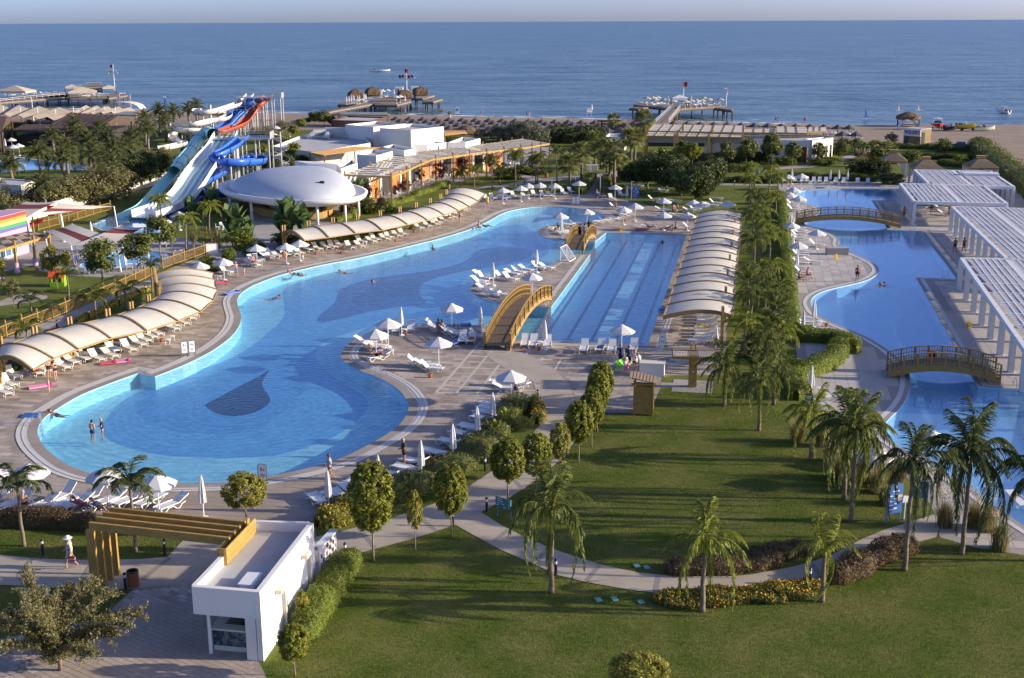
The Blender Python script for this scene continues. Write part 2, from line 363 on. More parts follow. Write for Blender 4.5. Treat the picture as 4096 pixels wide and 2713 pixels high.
zone('pool_floor_deep_zone',[(548,1628),(604,1580),(743,1535),(929,1474),(1060,1432),(1130,1404),(1172,1446),(1223,1510),(1218,1556),(1163,1620),(1090,1680),(1000,1727),(836,1736),(650,1713),(567,1671)],2,m_pd)
zone('pool_floor_navy_drop',[(1080,1479),(1050,1498),(1022,1514),(952,1549),(883,1586),(827,1616),(823,1628),(850,1646),(883,1660),(929,1666),(975,1662),(1022,1649),(1068,1623),(1081,1600),(1073,1581),(1052,1551),(1050,1530),(1062,1505)],3,m_pn,3)
zone('pool_floor_slate_fish',[(1272,1285),(1279,1264),(1316,1232),(1344,1204),(1358,1165),(1418,1134),(1511,1112),(1627,1096),(1743,1080),(1836,1055),(1883,1030),(1910,1004),(1975,991),(2045,990),(2100,997),(2130,1012),(2118,1028),(2060,1048),(2022,1060),(1929,1074),(1836,1090),(1720,1121),(1683,1146),(1680,1181),(1706,1206),(1690,1218),(1604,1227),(1488,1246),(1395,1269),(1302,1288)],3,m_pg,4)
zone('pool_floor_dark_fish',[(1409,1213),(1418,1190),(1465,1160),(1534,1134),(1640,1112),(1700,1100),(1680,1125),(1660,1168),(1557,1195),(1465,1213)],4,m_pg2)
zone('pool_floor_dark_tail',[(1905,1040),(1950,1012),(2010,1002),(2035,1018),(2000,1042),(1930,1056)],4,m_pg2)
zone('pool_floor_dark_leaf',[(2130,893),(2139,876),(2163,869),(2209,871),(2206,878),(2163,884)],4,m_pg2)
# lap pool: pale floor, five lane lines with end bars
sheet('lap_pool_floor_zone',Gs([(2385,985),(2425,942),(2738,952),(2585,1392),(2092,1366)],-DEP),[],-DEP+0.006,m_rl,kind='structure')
for(a,b)in(((960,330),(385,1185)),((1105,335),(585,1198)),((1245,342),(790,1210)),((1388,347),(993,1222)),((1530,352),(1200,1235))):
    A,B=v2(TG(2,1,*a,-DEP)),v2(TG(2,1,*b,-DEP));d=(B-A)/np.linalg.norm(B-A);n=np.array((-d[1],d[0]));k=MB();z=-DEP+0.013
    for p,q,w in((A,B,.16),(A-d*.15-n*.55,A-d*.15+n*.55,0),(B+d*.15-n*.55,B+d*.15+n*.55,0)):
        e=n*w if w else d*.14
        k.face([(*(p-e),z),(*(q-e),z),(*(q+e),z),(*(p+e),z)])
    ob('lane_line',k,m_line,kind='structure')
m_rz=tilef('quiet_pool_tile_mid',(0.30,0.56,0.80))
sheet('quiet_pool_floor_zone',cr(TGs(3,1,[(820,0),(880,60),(1000,240),(1120,385),(1300,430),(1480,510),(1500,560),(1430,620),(1260,690),(1180,760),(1170,820),(1220,870),(1300,920),(1330,980),(1290,1060),(1275,1140),(1300,1220),(1400,1300),(1480,1380)],-DEP),4)+cr(TGs(3,2,[(1760,300),(1830,420),(1800,580),(1830,660),(1950,720),(2120,780),(2368,900)],-DEP),4)+Gs([(4080,1572),(3918,1560),(3836,1420),(3670,1130),(3815,1125),(3780,1065),(3690,940),(3555,930),(3512,860),(3480,815)],-DEP),[],-DEP+0.006,m_rz,kind='structure')
# terrain, sea, beach
SHORE_PX=[(-400,424),(0,428),(560,440),(1167,452),(1697,460),(2100,469),(2464,477),(3000,491),(3463,503),(4096,519),(4500,530)]
SHORE=Gs(SHORE_PX,-0.5)
d0=v2(SHORE[0])-v2(SHORE[1]);d1=v2(SHORE[-1])-v2(SHORE[-2])
SHORE=[tuple(v2(SHORE[0])+d0/np.linalg.norm(d0)*900)+(-.5,)]+SHORE+[tuple(v2(SHORE[-1])+d1/np.linalg.norm(d1)*900)+(-.5,)]
sh=np.array([p[:2]for p in resample([p[:2]for p in SHORE],6.0)])
tn=np.gradient(sh,axis=0);tn/=np.linalg.norm(tn,axis=1)[:,None];nin=np.stack([tn[:,1],-tn[:,0]],1)
if nin[len(nin)//2][1]>0:nin=-nin
rows=[]
for dd,z in((62,0.0),(61.5,0.03),(30,0.06),(14,0.05),(6,-0.1),(0.5,-0.5),(-6,-1.0),(-30,-3.0)):
    rows.append([(*(p+n*dd),z)for p,n in zip(sh,nin)])
bm_=MB();bm_.grid(rows);ob('beach',bm_,m_sand,smooth=True,kind='structure')
INNER=[tuple(p+n*20)for p,n in zip(sh,nin)]
# the lawn is one sheet under everything on the landward side, with the pools cut out
GR=[(-900,20),(900,20)]+[p for p in INNER[::-1][::6]]
if area2(GR)<0:GR=GR[::-1]
sheet('lawn',GR,HOLES,-0.012,m_lawn,kind='structure')
sheet('sand_lot',Gs([(3905,585),(4010,640),(4180,760),(4600,900),(5200,560),(4700,500),(3900,500),(3400,500),(3400,575),(3700,572)]),[],0.052,m_sand,kind='structure')
ms=bpy.data.materials.new('sea_water');ms.use_nodes=True;t=ms.node_tree;L=t.links.new;b=t.nodes['Principled BSDF']
geo=_n(t,'ShaderNodeNewGeometry');mp=_n(t,'ShaderNodeMapping');mp.inputs['Scale'].default_value=(0.45,1.0,1);L(geo.outputs['Position'],mp.inputs['Vector'])
nA=_n(t,'ShaderNodeTexNoise');nA.inputs['Scale'].default_value=0.22;nA.inputs['Detail'].default_value=6;nA.inputs['Roughness'].default_value=0.6;L(mp.outputs[0],nA.inputs['Vector'])
nB=_n(t,'ShaderNodeTexNoise');nB.inputs['Scale'].default_value=0.010;nB.inputs['Detail'].default_value=4;L(mp.outputs[0],nB.inputs['Vector'])
ad=_n(t,'ShaderNodeMath',operation='MULTIPLY_ADD');L(nB.outputs['Fac'],ad.inputs[0]);ad.inputs[1].default_value=3.0;L(nA.outputs['Fac'],ad.inputs[2])
bp=_n(t,'ShaderNodeBump');bp.inputs['Strength'].default_value=1.0;bp.inputs['Distance'].default_value=1.6;L(ad.outputs[0],bp.inputs['Height']);L(bp.outputs[0],b.inputs['Normal'])
mx=_n(t,'ShaderNodeMix',data_type='RGBA');mrr=_n(t,'ShaderNodeMapRange');mrr.inputs['From Min'].default_value=0.36;mrr.inputs['From Max'].default_value=0.66
mp2=_n(t,'ShaderNodeMapping');mp2.inputs['Scale'].default_value=(0.022,0.085,1);L(geo.outputs['Position'],mp2.inputs['Vector'])
nC=_n(t,'ShaderNodeTexNoise');nC.inputs['Scale'].default_value=1.0;nC.inputs['Detail'].default_value=7;nC.inputs['Roughness'].default_value=0.72;L(mp2.outputs[0],nC.inputs['Vector'])
L(nC.outputs['Fac'],mrr.inputs['Value']);L(mrr.outputs[0],mx.inputs['Factor']);mx.inputs['A'].default_value=(0.022,0.075,0.125,1);mx.inputs['B'].default_value=(0.20,0.30,0.345,1);L(mx.outputs['Result'],b.inputs['Base Color'])
b.inputs['Roughness'].default_value=0.3;b.inputs['Specular IOR Level'].default_value=0.22
sea=MB();n_=len(sh)
far=[(-26000,26000),(26000,26000)]
SEA_EDGE=[tuple(p-n*-1.0)for p,n in zip(sh,nin)]
sea_poly=[SEA_EDGE[0]]+SEA_EDGE[::4]+[SEA_EDGE[-1]]
sheet('sea',([(26000,sea_poly[-1][1]-200),(26000,26000),(-26000,26000),(-26000,sea_poly[0][1])]+sea_poly),[],-0.5,ms,kind='structure')
m_shal=mat('shallow_water',(0.075,0.17,0.20),0.25,(0.06,0.14,0.20),0.1,bump=1.0,bscale=0.4,spec=0.3)
k=MB();k.grid([[(*(p+n*dd),zz)for p,n in zip(sh,nin)]for dd,zz in((0.8,-0.493),(-9,-0.494))]);ob('shallow_sea_strip',k,m_shal,kind='structure')
m_foam=mat('sea_foam',(0.85,0.87,0.87),0.7)
k=MB()
for lane,(off,wid,pr)in enumerate(((0.3,1.5,0.92),(-4.5,0.9,0.35),(-11,0.7,0.18))):
    i=0
    S2=np.array(resample([tuple(p)for p in sh],1.6));
    T2=np.gradient(S2,axis=0);T2/=np.linalg.norm(T2,axis=1)[:,None];N2=np.stack([T2[:,1],-T2[:,0]],1)
    if N2[len(N2)//2][1]>0:N2=-N2
    while i<len(S2)-12:
        ln=random.randint(4,11)
        if random.random()<pr and abs(S2[i][0])<320:
            wv=[wid*(0.25+random.random()*1.3)*math.sin(math.pi*(j+.5)/(ln+1))for j in range(ln+1)];jt=[off+random.uniform(-.5,.5)for j in range(ln+1)]
            for j in range(ln):
                a,bq=S2[i+j],S2[i+j+1];na,nb=N2[i+j],N2[i+j+1];z=-0.484+0.003*lane
                k.face([(*(a+na*(jt[j]-wv[j])),z),(*(bq+nb*(jt[j+1]-wv[j+1])),z),(*(bq+nb*(jt[j+1]+wv[j+1])),z+.05),(*(a+na*(jt[j]+wv[j])),z+.05)])
        i+=ln
ob('surf_foam',k,m_foam,kind='stuff')
# paving
DECK=Gs([(0,1498),(110,1452),(232,1428),(400,1385),(525,1330),(640,1285),(700,1240),(800,1190),(859,1140),(850,1095),(760,1085),(697,1079),(760,1055),(900,1030),(1000,1018),(1120,1000),(1209,984),(1334,965),(1465,945),(1581,918),(1697,889),(1813,850),(1905,806),(1976,783),(2046,776),(2125,769),(2232,764),(2316,778),(2395,785),(2488,799),(2534,808),(2618,827),(2690,852),(2785,880),(2952,855),(2925,1120),(2897,1441),(2910,1502),(2646,1502),(2641,1553),(2618,1609),(2543,1655),(2404,1650),(2280,1650),(2170,1660),(2020,1606),(1975,1697),(1836,1772),(1664,1841),(1627,1911),(1418,1995),(1279,2050),(1262,2100),(1262,2150),(1000,2115),(900,2160),(734,2155),(385,2095),(0,2075),(-300,2060),(-300,1600)])
RDECK=Gs([(3112,737),(3250,730),(3600,722),(3660,690),(3990,690),(4400,800),(4700,1500),(4700,2300),(4120,2225),(3900,2190),(3760,2150),(3740,2062),(3690,1960),(3560,1860),(3480,1770),(3400,1700),(3213,1640),(3200,1500),(3190,1440),(3178,1345),(3165,1250),(3148,1031),(3134,850)])
PLAZA=Gs([(553,2347),(620,2338),(771,2326),(905,2400),(1062,2700),(1100,2800),(-300,2900),(-300,2600),(0,2556),(380,2480),(413,2464),(465,2417),(534,2357)])
CONC=Gs([(-300,2205),(0,2220),(163,2236),(372,2241),(560,2237),(669,2229),(743,2150),(920,2150),(905,2200),(800,2300),(771,2334),(620,2345),(553,2354),(525,2358),(381,2357),(0,2340),(-300,2325)])
WALK=Gs([(1943,1410),(2093,1414),(2186,1451),(2228,1488),(2279,1539),(2297,1600),(2276,1646),(2292,1716),(2304,1755),(2260,1827),(2190,1883),(2116,1943),(2037,1991),(1960,2030),(1924,2050)]+[(2000,2099),(2111,2155),(2223,2201),(2399,2259),(2557,2292),(2697,2306),(2929,2306),(3000,2300),(3162,2270),(3250,2247),(3324,2221),(3384,2191),(3440,2161),(3532,2122),(3639,2089),(3736,2059),(3760,2100),(3745,2150),(3662,2172),(3546,2200),(3435,2246),(3324,2290),(3231,2330),(3100,2350),(3000,2360),(2836,2370),(2627,2373),(2511,2359),(2344,2329),(2228,2301),(2130,2255),(2000,2199),(1900,2145),(1822,2101),(1650,2157),(1492,2199),(1386,2229),(1339,2240),(1290,2275),(1190,2400),(1085,2560),(1060,2520),(1265,2148),(1344,2131),(1465,2101),(1534,2083),(1604,2060),(1762,2008),(1859,1957),(1960,1890),(2080,1790),(2158,1702),(2172,1660),(2163,1623),(2144,1567),(2130,1525),(2060,1500),(2000,1462),(1950,1430)])
dk=sheet('pool_deck',DECK,[POOL],0.0,m_pavbed,kind='structure')
sheet('pool_strip_deck',STRIP,[],0.001,m_pavbed,kind='structure')
rdk=sheet('quiet_pool_deck',RDECK,[RPOOL],0.0,mat('grey_paver_bed',(0.33,0.30,0.275),0.9),kind='structure')
pz=sheet('plaza',PLAZA,[],0.0,m_pavbed,kind='structure')
sheet('footpath',WALK,[],0.016,m_conc,kind='structure')
sheet('entrance_path',CONC,[],0.010,m_conc,kind='structure')
KID=Gs([(0,1362),(348,1218),(604,1116),(669,1079),(836,1014),(883,990),(930,900),(1010,850),(1400,790),(1540,720),(1900,650),(2180,565),(2215,600),(2160,660),(2070,700),(1906,705),(1806,738),(1694,765),(1651,786),(1600,812),(1551,836),(1440,850),(1360,890),(1290,930),(1180,975),(1100,1005),(900,1034),(808,1062),(697,1085),(618,1128),(581,1165),(465,1212),(372,1258),(260,1305),(158,1328),(0,1392),(-200,1470),(-200,1440)])
sheet('garden_path',KID,[],0.004,m_greyp,kind='structure')
sheet('children_pool_terrace',Gs([(0,1090),(140,1062),(160,1085),(250,1102),(420,1110),(610,1090),(720,1045),(830,985),(760,955),(640,950),(500,940),(250,940),(-200,960),(-200,1130)]),[KPOOL],0.003,m_greyp,kind='structure')
sheet('playground_path',cr(TGs(0,1,[(0,870),(100,830),(220,805),(350,800),(410,840),(300,880),(100,900),(0,915),(-200,940),(-200,900)]),3,True),[],0.004,m_conc,kind='structure')
sheet('boardwalk_path',TGs(2,0,[(690,1250),(860,1275),(915,1100),(800,1090)]),[],0.012,mat('boardwalk',(0.30,0.26,0.22),0.8,grain=0.15),kind='structure')
sheet('cross_path',TGs(2,0,[(-300,1190),(0,1165),(300,1110),(560,1090),(800,1078),(1060,1035),(1300,1050),(1300,1075),(1060,1080),(930,1110),(790,1115),(560,1118),(300,1145),(0,1180),(-300,1215)]),[],0.008,m_greyp,kind='structure')
sheet('branch_path',TGs(2,0,[(0,1070),(180,1065),(380,1110),(300,1125),(140,1090),(0,1085)]),[],0.006,m_greyp,kind='structure')
sheet('lawn_path',TGs(2,0,[(1840,1150),(2368,1158),(2600,1160),(2600,1172),(2368,1170),(1850,1166)]),[],0.004,m_greyp,kind='structure')
sheet('bar_path',TGs(3,0,[(100,1030),(300,1010),(480,990),(560,1000),(740,950),(920,880),(960,830),(1000,850),(930,920),(760,970),(540,1015),(300,1030),(100,1050)]),[],0.006,m_greyp,kind='structure')
sheet('shower_pad',TGs(2,2,[(1385,280),(1490,285),(1495,252),(1840,270),(1825,375),(1475,358),(1482,322),(1380,322)]),[],0.006,m_greyp,kind='structure')
sheet('villa_path',Gs([(3880,655),(4000,665),(4090,760),(4300,960),(4300,1000),(4080,800),(3980,700)]),[],0.006,m_greyp,kind='structure')
# path bands on the curved footpath and the entrance path
for nm,a,b in(('path_band',(2150,2247),(2190,2192)),('path_band',(2346,2325),(2398,2262)),('path_band',(2622,2369),(2634,2305)),('path_band',(1975,2166),(2035,2120)),('path_band',(75,2300),(130,2236)),('path_band',(310,2350),(365,2262)),('path_band',(570,2320),(680,2232)),('path_band',(1500,2195),(1440,2115)),('path_band',(1745,2125),(1660,2055)),('path_band',(3290,2318),(3245,2252)),('path_band',(3650,2170),(3620,2098)),('path_band',(2090,1958),(2020,1880)),('path_band',(2262,1822),(2170,1790))):
    A,B=v2(G(*a)),v2(G(*b));d=(B-A)/np.linalg.norm(B-A);n=np.array((-d[1],d[0]))*0.13
    q=MB();q.face([(*(A-n),.021),(*(B-n),.021),(*(B+n),.021),(*(A+n),.021)]);ob(nm,q,m_band,kind='structure')
def pavers(root,outer,holes,ang,sx,sy,z,m,gap=0.012,n_own=300,stag=True,light=None,ymax=400):
    P=np.array([p[:2]for p in outer]);c,s=math.cos(ang),math.sin(ang);R=np.array(((c,s),(-s,c)))
    Q=P@R.T;lo,hi=Q.min(0),Q.max(0)
    I,J=np.meshgrid(np.arange(math.floor(lo[0]/sx)-1,math.ceil(hi[0]/sx)+1),np.arange(math.floor(lo[1]/sy),math.ceil(hi[1]/sy)))
    I,J=I.ravel(),J.ravel();U=I*sx+(np.mod(J,2)*sx*0.5 if stag else 0);V=J*sy
    ok=np.ones(len(U),bool);cor=[]
    for du,dv in((0,0),(sx,0),(sx,sy),(0,sy)):
        u=U+du+(gap if du==0 else-gap);v=V+dv+(gap if dv==0 else-gap)
        x,y=u*c-v*s,u*s+v*c;cor.append((x,y))
    ccx=sum(p[0]for p in cor)/4;ccy=sum(p[1]for p in cor)/4
    ok&=(abs(ccx)<0.46*ccy+4)&(ccy>44)&(ccy<ymax)
    for x,y in cor:
        ok&=inpoly(x,y,outer)
        for h in holes:ok&=~inpoly(x,y,h)
    idx=np.nonzero(ok)[0];idx=idx[np.argsort(ccx[idx]**2+ccy[idx]**2)]
    own=[i for i in idx if abs(ccx[i])<0.43*ccy[i]and ccy[i]>46.6][:n_own];ownset=set(own)
    me=MB();hx,hy=sx/2-gap,sy/2-gap
    me.add([(-hx,-hy,-.03),(hx,-hy,-.03),(hx,hy,-.03),(-hx,hy,-.03),(-hx,-hy,0),(hx,-hy,0),(hx,hy,0),(-hx,hy,0)],[(4,5,6,7),(0,1,5,4),(1,2,6,5),(2,3,7,6),(3,0,4,7)])
    mm=me.mesh('paver',m)
    for i in own:link('paver',mm,root,(ccx[i],ccy[i],z+RNG.uniform(-.002,.003)),ang)
    st=MB();stl=MB()
    for i in idx:
        if i in ownset:continue
        k_=stl if(light is not None and light(I[i],J[i]))else st
        zz=z+RNG.uniform(-.002,.003)
        k_.face([(cor[q][0][i],cor[q][1][i],zz)for q in range(4)])
    if st.f:ob('paver_field',st,m,root,kind='stuff')
    if stl.f:ob('pale_paver_field',stl,m_pavl,root,kind='stuff')
DANG=math.radians(-11.3)
WIDE=[offset(POOL,1.25)]
pavers(dk,DECK,WIDE+[WALK],DANG,0.9,0.6,0.008,m_pav,light=lambda i,j:False)
pavers(dk,STRIP,[],DANG,0.9,0.6,0.008,m_pav,n_own=0)
pavers(rdk,RDECK,[offset(RPOOL,0.7)],DANG,0.95,0.95,0.008,m_rpav,n_own=300,stag=False,ymax=260)
pavers(pz,PLAZA,[],math.radians(-34),0.62,0.30,0.008,m_plaza,n_own=300)
# pale grid set into the deck between the two pools
GA,GB,GC=v2(G(1790,1560)),v2(G(1905,1390)),v2(G(2010,1420))
q=MB();e=np.array((math.sin(math.radians(11.3)),math.cos(math.radians(11.3))));f=np.array((e[1],-e[0]));O=v2(G(1745,1570))
for i in range(6):a=O+f*i*1.55;L_=17-i*.6 if i<4 else 11;q.face([(*(a-f*.11),.014),(*(a+f*.11),.014),(*(a+f*.11+e*L_),.014),(*(a-f*.11+e*L_),.014)])
for j in range(10):a=O+e*j*1.75;q.face([(*(a-e*.11),.0145),(*(a+f*7.8-e*.11),.0145),(*(a+f*7.8+e*.11),.0145),(*(a+e*.11),.0145)])
ob('pale_paver_strip',q,m_pavl,dk)
# buildings and other large structures
m_wood=mat('stained_wood',(0.42,0.27,0.075),0.55,(0.36,0.22,0.06),3.0,bump=0.2,bscale=30,grain=0.12,gscale=8)
m_woodd=mat('dark_wood',(0.12,0.075,0.05),0.7,grain=0.15,gscale=6)
m_deckw=mat('weathered_deck_wood',(0.20,0.15,0.10),0.8,island=0.2,grain=0.12)
m_wht=mat('white_render',(0.80,0.78,0.73),0.8,(0.76,0.74,0.69),0.7,bump=0.1,bscale=12,spec=0.2)
m_crm=mat('cream_render',(0.72,0.66,0.53),0.8,(0.67,0.61,0.50),0.7,spec=0.2)
m_roofm=mat('roof_screed',(0.50,0.50,0.48),0.9,(0.44,0.44,0.43),0.5,spec=0.2,grain=0.08,gscale=3)
m_beam=mat('canopy_beam_wood',(0.22,0.15,0.06),0.6,(0.28,0.19,0.08),3.0,grain=.12,gscale=8)
m_canv=mat('cream_canvas',(0.80,0.75,0.64),0.8,(0.74,0.69,0.58),1.2,transl=0.22,bump=0.15,bscale=3,spec=0.1)
m_metal=mat('galvanised_steel',(0.50,0.50,0.49),0.4,metal=0.4,grain=0.1)
m_wmet=mat('white_painted_steel',(0.78,0.78,0.77),0.4)
m_terra=mat('terracotta_panel',(0.62,0.24,0.06),0.6,(0.55,0.20,0.05),0.8)
m_glass=mat('window_glass',(0.05,0.075,0.09),0.05,spec=0.9)
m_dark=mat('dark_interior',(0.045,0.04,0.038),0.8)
m_teals=mat('teal_paint',(0.08,0.30,0.33),0.5)
m_black=mat('black_metal',(0.02,0.02,0.022),0.45)
def frame_rect(a,b):
    a,b=v2(a),v2(b);d=b-a;L=np.linalg.norm(d);return a,d/L,np.array((-d[1],d[0]))/L,L
# ---- arched canvas shades on single posts
def canopy(label,ribs,zb,zf,post_every=1,ztop=3.4,rise=0.55,pb=0.0,drop=None,postpos=0.0,group='cream canvas shades beside the pools'):
    A=[np.array(G(*a,zb))for a,b in ribs];Bf=[np.array(G(*b,zf))for a,b in ribs]
    o=A[0];root=thing('shade_canopy',label,'canopy',(o[0],o[1],0),group=group)
    O=np.array((o[0],o[1],0.0));NS=10
    def arc(a,b,up=0.0):
        return[a+(b-a)*t+np.array((0,0,rise*4*t*(1-t)*(1.15-0.3*t)+up))for t in np.linspace(0,1,NS)]
    for i,(a,b)in enumerate(zip(A,Bf)):
        ar=[p-O for p in arc(a,b)]
        k=MB();d=v2(b-a);d/=np.linalg.norm(d);n=np.array((-d[1],d[0],0))*0.085
        rows=[[p-n+(0,0,-.22)for p in ar],[p-n+(0,0,.12)for p in ar],[p+n+(0,0,.12)for p in ar],[p+n+(0,0,-.22)for p in ar],[p-n+(0,0,-.22)for p in ar]]
        k.grid(rows);ob('rib_beam',k,m_beam,root)
        if i%post_every==0:
            p=a+(b-a)*postpos-O;p[2]=0;k=MB()
            w=np.array((d[0],d[1]))*0.0;nn=np.array((-d[1],d[0]))
            for s in(-1,1):k.box(p[0]+nn[0]*.17*s,p[1]+nn[1]*.17*s,ztop/2,.20,.14,ztop,math.atan2(d[1],d[0]))
            k.box(p[0],p[1],.06,.5,.6,.12,math.atan2(d[1],d[0]));ob('post',k,m_wood,root)
            if postpos==0:
                k=MB();k.beam(p+(0,0,1.55),ar[3]+(0,0,-.15),.10,.12);ob('brace',k,m_wood,root)
    for i in range(len(A)-1):
        a0,a1=arc(A[i],Bf[i],.03),arc(A[i+1],Bf[i+1],.03);k=MB();rows=[]
        for t in np.linspace(0.03,0.97,5):
            sag=-0.10*math.sin(math.pi*t)
            rows.append([p*(1-t)+q*t-O+(0,0,sag)for p,q in zip(a0,a1)])
        k.grid(rows);ob('canvas_panel',k,m_canv,root,smooth=True)
        for u in(0,NS-1):k=MB();k.beam(a0[u]-O-(0,0,.03),a1[u]-O-(0,0,.03),.09,.09);ob('edge_rail',k,m_wood,root)
    return root
def T1(lst,c=0,r=1):return[(T(c,r,*a),T(c,r,*b))for a,b in lst]
canopy('long cream canvas shade with eleven wooden arches along the west side of the big pool',T1([((-330,1500),(-70,1600)),((-30,1375),(280,1468)),((0,1262),(455,1370)),((300,1168),(670,1290)),((600,1088),(950,1195)),((930,1014),(1260,1130)),((1130,952),(1530,1045)),((1280,886),(1725,965)),((1368,826),(1838,865)),((1385,768),(1875,778)),((1345,712),(1850,692)),((1335,652),(1840,636))][1:]),2.6,2.15)
canopy('long cream canvas shade running between the dome bar and the far end of the pool',T1([((290,280),(465,350)),((505,240),(675,325)),((715,210),(905,290)),((925,182),(1135,262)),((1120,150),(1355,215)),((1290,116),(1525,178)),((1430,77),(1670,133)),((1550,40),(1790,95)),((1640,3),(1885,60)),((1690,-37),(1965,15)),((1715,-82),(2025,-52))],1,1),2.5,2.15)
canopy('long cream canvas shade on tall posts beside the swimming lanes',[(T(2,1,*b),T(2,1,*a))for a,b in[((1405,1010),(2000,1000)),((1440,908),(2015,910)),((1467,828),(2020,825)),((1492,745),(2025,747)),((1518,670),(2030,677)),((1540,603),(2036,608)),((1563,540),(2045,542)),((1584,475),(2051,482)),((1605,413),(2056,428)),((1622,355),(2063,374)),((1640,305),(2069,322)),((1656,256),(2074,267)),((1673,208),(2078,215)),((1688,163),(2082,168)),((1702,120),(2085,127))]],2.45,2.35,2,3.3,0.5,postpos=0.14)
# ---- timber arched bridges
def bridge(label,near,far,width,rise,rail=1.0,nposts=13,thick=0.35,nseg=26):
    a,u,n,L=frame_rect(near,far);root=thing('footbridge',label,'bridge',(a[0],a[1],0.02),math.atan2(u[1],u[0]),group='arched wooden footbridges over the pools')
    def z(t):return rise*4*t*(1-t)
    ts=np.linspace(0,1,nseg+1);hw=width/2
    npl=int(L/0.24);k=MB()
    pm=MB();pm.box(0,0,0,L/npl*0.9,width-.16,.05);me=pm.mesh('plank',m_deckw)
    for i in range(npl):
        t=(i+.5)/npl;sl=math.atan2(rise*4*(1-2*t),L)
        p=link('plank',me,root,(t*L,0,z(t)+thick+.03));p.rotation_euler=(0,-sl,0)
    for s in(-1,1):
        k=MB();y0,y1=s*hw-.06,s*hw+.06
        k.grid([[(t*L,y0,z(t)-.02)for t in ts],[(t*L,y0,z(t)+thick+.1)for t in ts],[(t*L,y1,z(t)+thick+.1)for t in ts],[(t*L,y1,z(t)-.02)for t in ts],[(t*L,y0,z(t)-.02)for t in ts]]);ob('side_beam',k,m_wood,root)
        for zz,w,h in((rail,.12,.07),(rail*.62,.05,.05),(.14,.05,.05)):
            k=MB();P_=[[(t*L,s*hw+y_,z(t)+thick+.1+zz+h_)for t in ts]for y_,h_ in((-w/2,-h/2),(-w/2,h/2),(w/2,h/2),(w/2,-h/2),(-w/2,-h/2))];k.grid(P_);ob('handrail' if zz==rail else 'side_rail',k,m_wood,root)
        k=MB();nb=int(L/.19)
        for i in range(nb):t=(i+.5)/nb;k.box(t*L,s*hw,z(t)+thick+.1+rail*.5,.045,.035,rail*.95)
        ob('baluster',k,m_wood,root,kind='stuff')
        pb=MB();pb.box(0,0,rail/2+.05,.13,.13,rail+.14);pme=pb.mesh('rail_post',m_wood)
        for i in range(nposts):t=i/(nposts-1)*.985+.0075;link('rail_post',pme,root,(t*L,s*(hw+.09),z(t)+thick-.05))
    return root
bridge('wooden arched footbridge from the lower deck to the strip between the pools',G(1990,1401),G(2163,1200),2.1,1.25,nposts=11)
bridge('short wooden arched footbridge at the far end of the swimming lanes',G(2298,1014),G(2350,955),2.0,0.9,nposts=7)
bridge('long flat wooden footbridge in front of the far white pergola',G(3182,893),G(3602,908),2.0,0.85,nposts=14)
b4=bridge('broad wooden footbridge with a lifebuoy nearest the tall palms',G(3548,1496),G(3992,1520),2.2,0.75,nposts=9)
k=MB();k.lathe([(.30,-.05),(.36,-.05),(.36,.05),(.30,.05),(.30,-.05)],16);lb=ob('lifebuoy',k,mat('lifebuoy_orange',(0.65,0.12,0.04),0.5));lb.rotation_euler=(math.pi/2,0,0);gx=G(3745,1440,1.6);lb.location=(gx[0],gx[1]+.9,1.75);tagit(lb,'orange ring lifebuoy hanging on the back rail of a footbridge','lifebuoy')
# ---- white slatted pergolas on the right
m_pw_=mat('white_pergola_paint',(0.74,0.74,0.74),0.6,(0.70,0.70,0.70),0.8)
m_panel=mat('roof_panel',(0.48,0.48,0.50),0.7,objrand=0.10)
def pergola(label,fl,fr,depthpx,zr,nx,ny,cols_left,cols_front=(0,1),colw=.42,span=None,box=None):
    A=np.array(G(*fl,zr)[:2]);B=np.array(G(*fr,zr)[:2]);D=np.array(G(*depthpx,zr)[:2])
    root=thing('white_pergola',label,'pergola',(A[0],A[1],0),group='white pergolas east of the quiet pool')
    U=B-A;V=D-A;LU,LV=np.linalg.norm(U),np.linalg.norm(V);u,v=U/LU,V/LV;ang=math.atan2(u[1],u[0])
    def P(a,b,z):return(*(u*a+v*b),z)
    k=MB();hb=.42
    for p,q in((P(0,0,0),P(LU,0,0)),(P(LU,0,0),P(LU,LV,0)),(P(LU,LV,0),P(0,LV,0)),(P(0,LV,0),P(0,0,0))):
        k.beam(np.array(p)+(0,0,zr-hb/2),np.array(q)+(0,0,zr-hb/2),.40,hb)
    for t in(.5,):k.beam(P(LU*t,.2,zr-.13),P(LU*t,LV-.2,zr-.13),.55,.24)
    ob('roof_frame',k,m_pw_,root)
    me_=MB();px,py=(LU-1.7)/nx,(LV-.9)/ny
    k=MB()
    for i in range(1,nx):x=.55+i*px+(0.6 if i>=nx/2 else 0);k.beam(P(x,.2,zr-.07),P(x,LV-.2,zr-.07),.10,.14)
    for j in range(0,ny+1):y=.45+j*py;k.beam(P(.2,y,zr-.065),P(LU-.2,y,zr-.065),.16,.12)
    ob('roof_bar',k,m_pw_,root)
    pm=MB();sl=5
    for q in range(sl):pm.box(0,(q+.5)/sl*(py-.2)-(py-.2)/2,0,px-.12,(py-.2)/sl*.86,.03)
    me=pm.mesh('slat_panel',m_panel)
    for i in range(nx):
        for j in range(ny):
            x=.55+(i+.5)*px+(0.6 if i>=nx/2 else 0)-.05;p=P(x,.45+(j+.5)*py,zr-.06+RNG.uniform(-.015,.015));link('slat_panel',me,root,p,ang)
    cm=MB();cm.box(0,0,(zr-hb)/2,colw,colw*1.3,zr-hb);cme=cm.mesh('column',m_pw_)
    for s in(0,1):
        for j in range(cols_left):link('column',cme,root,P(s*LU,LV*j/(cols_left-1),0),ang)
    for t in cols_front:
        if 0<t<1:link('column',cme,root,P(LU*t,0,0),ang)
    return root,P,LU,LV
zr3=zat(3805,927,826)
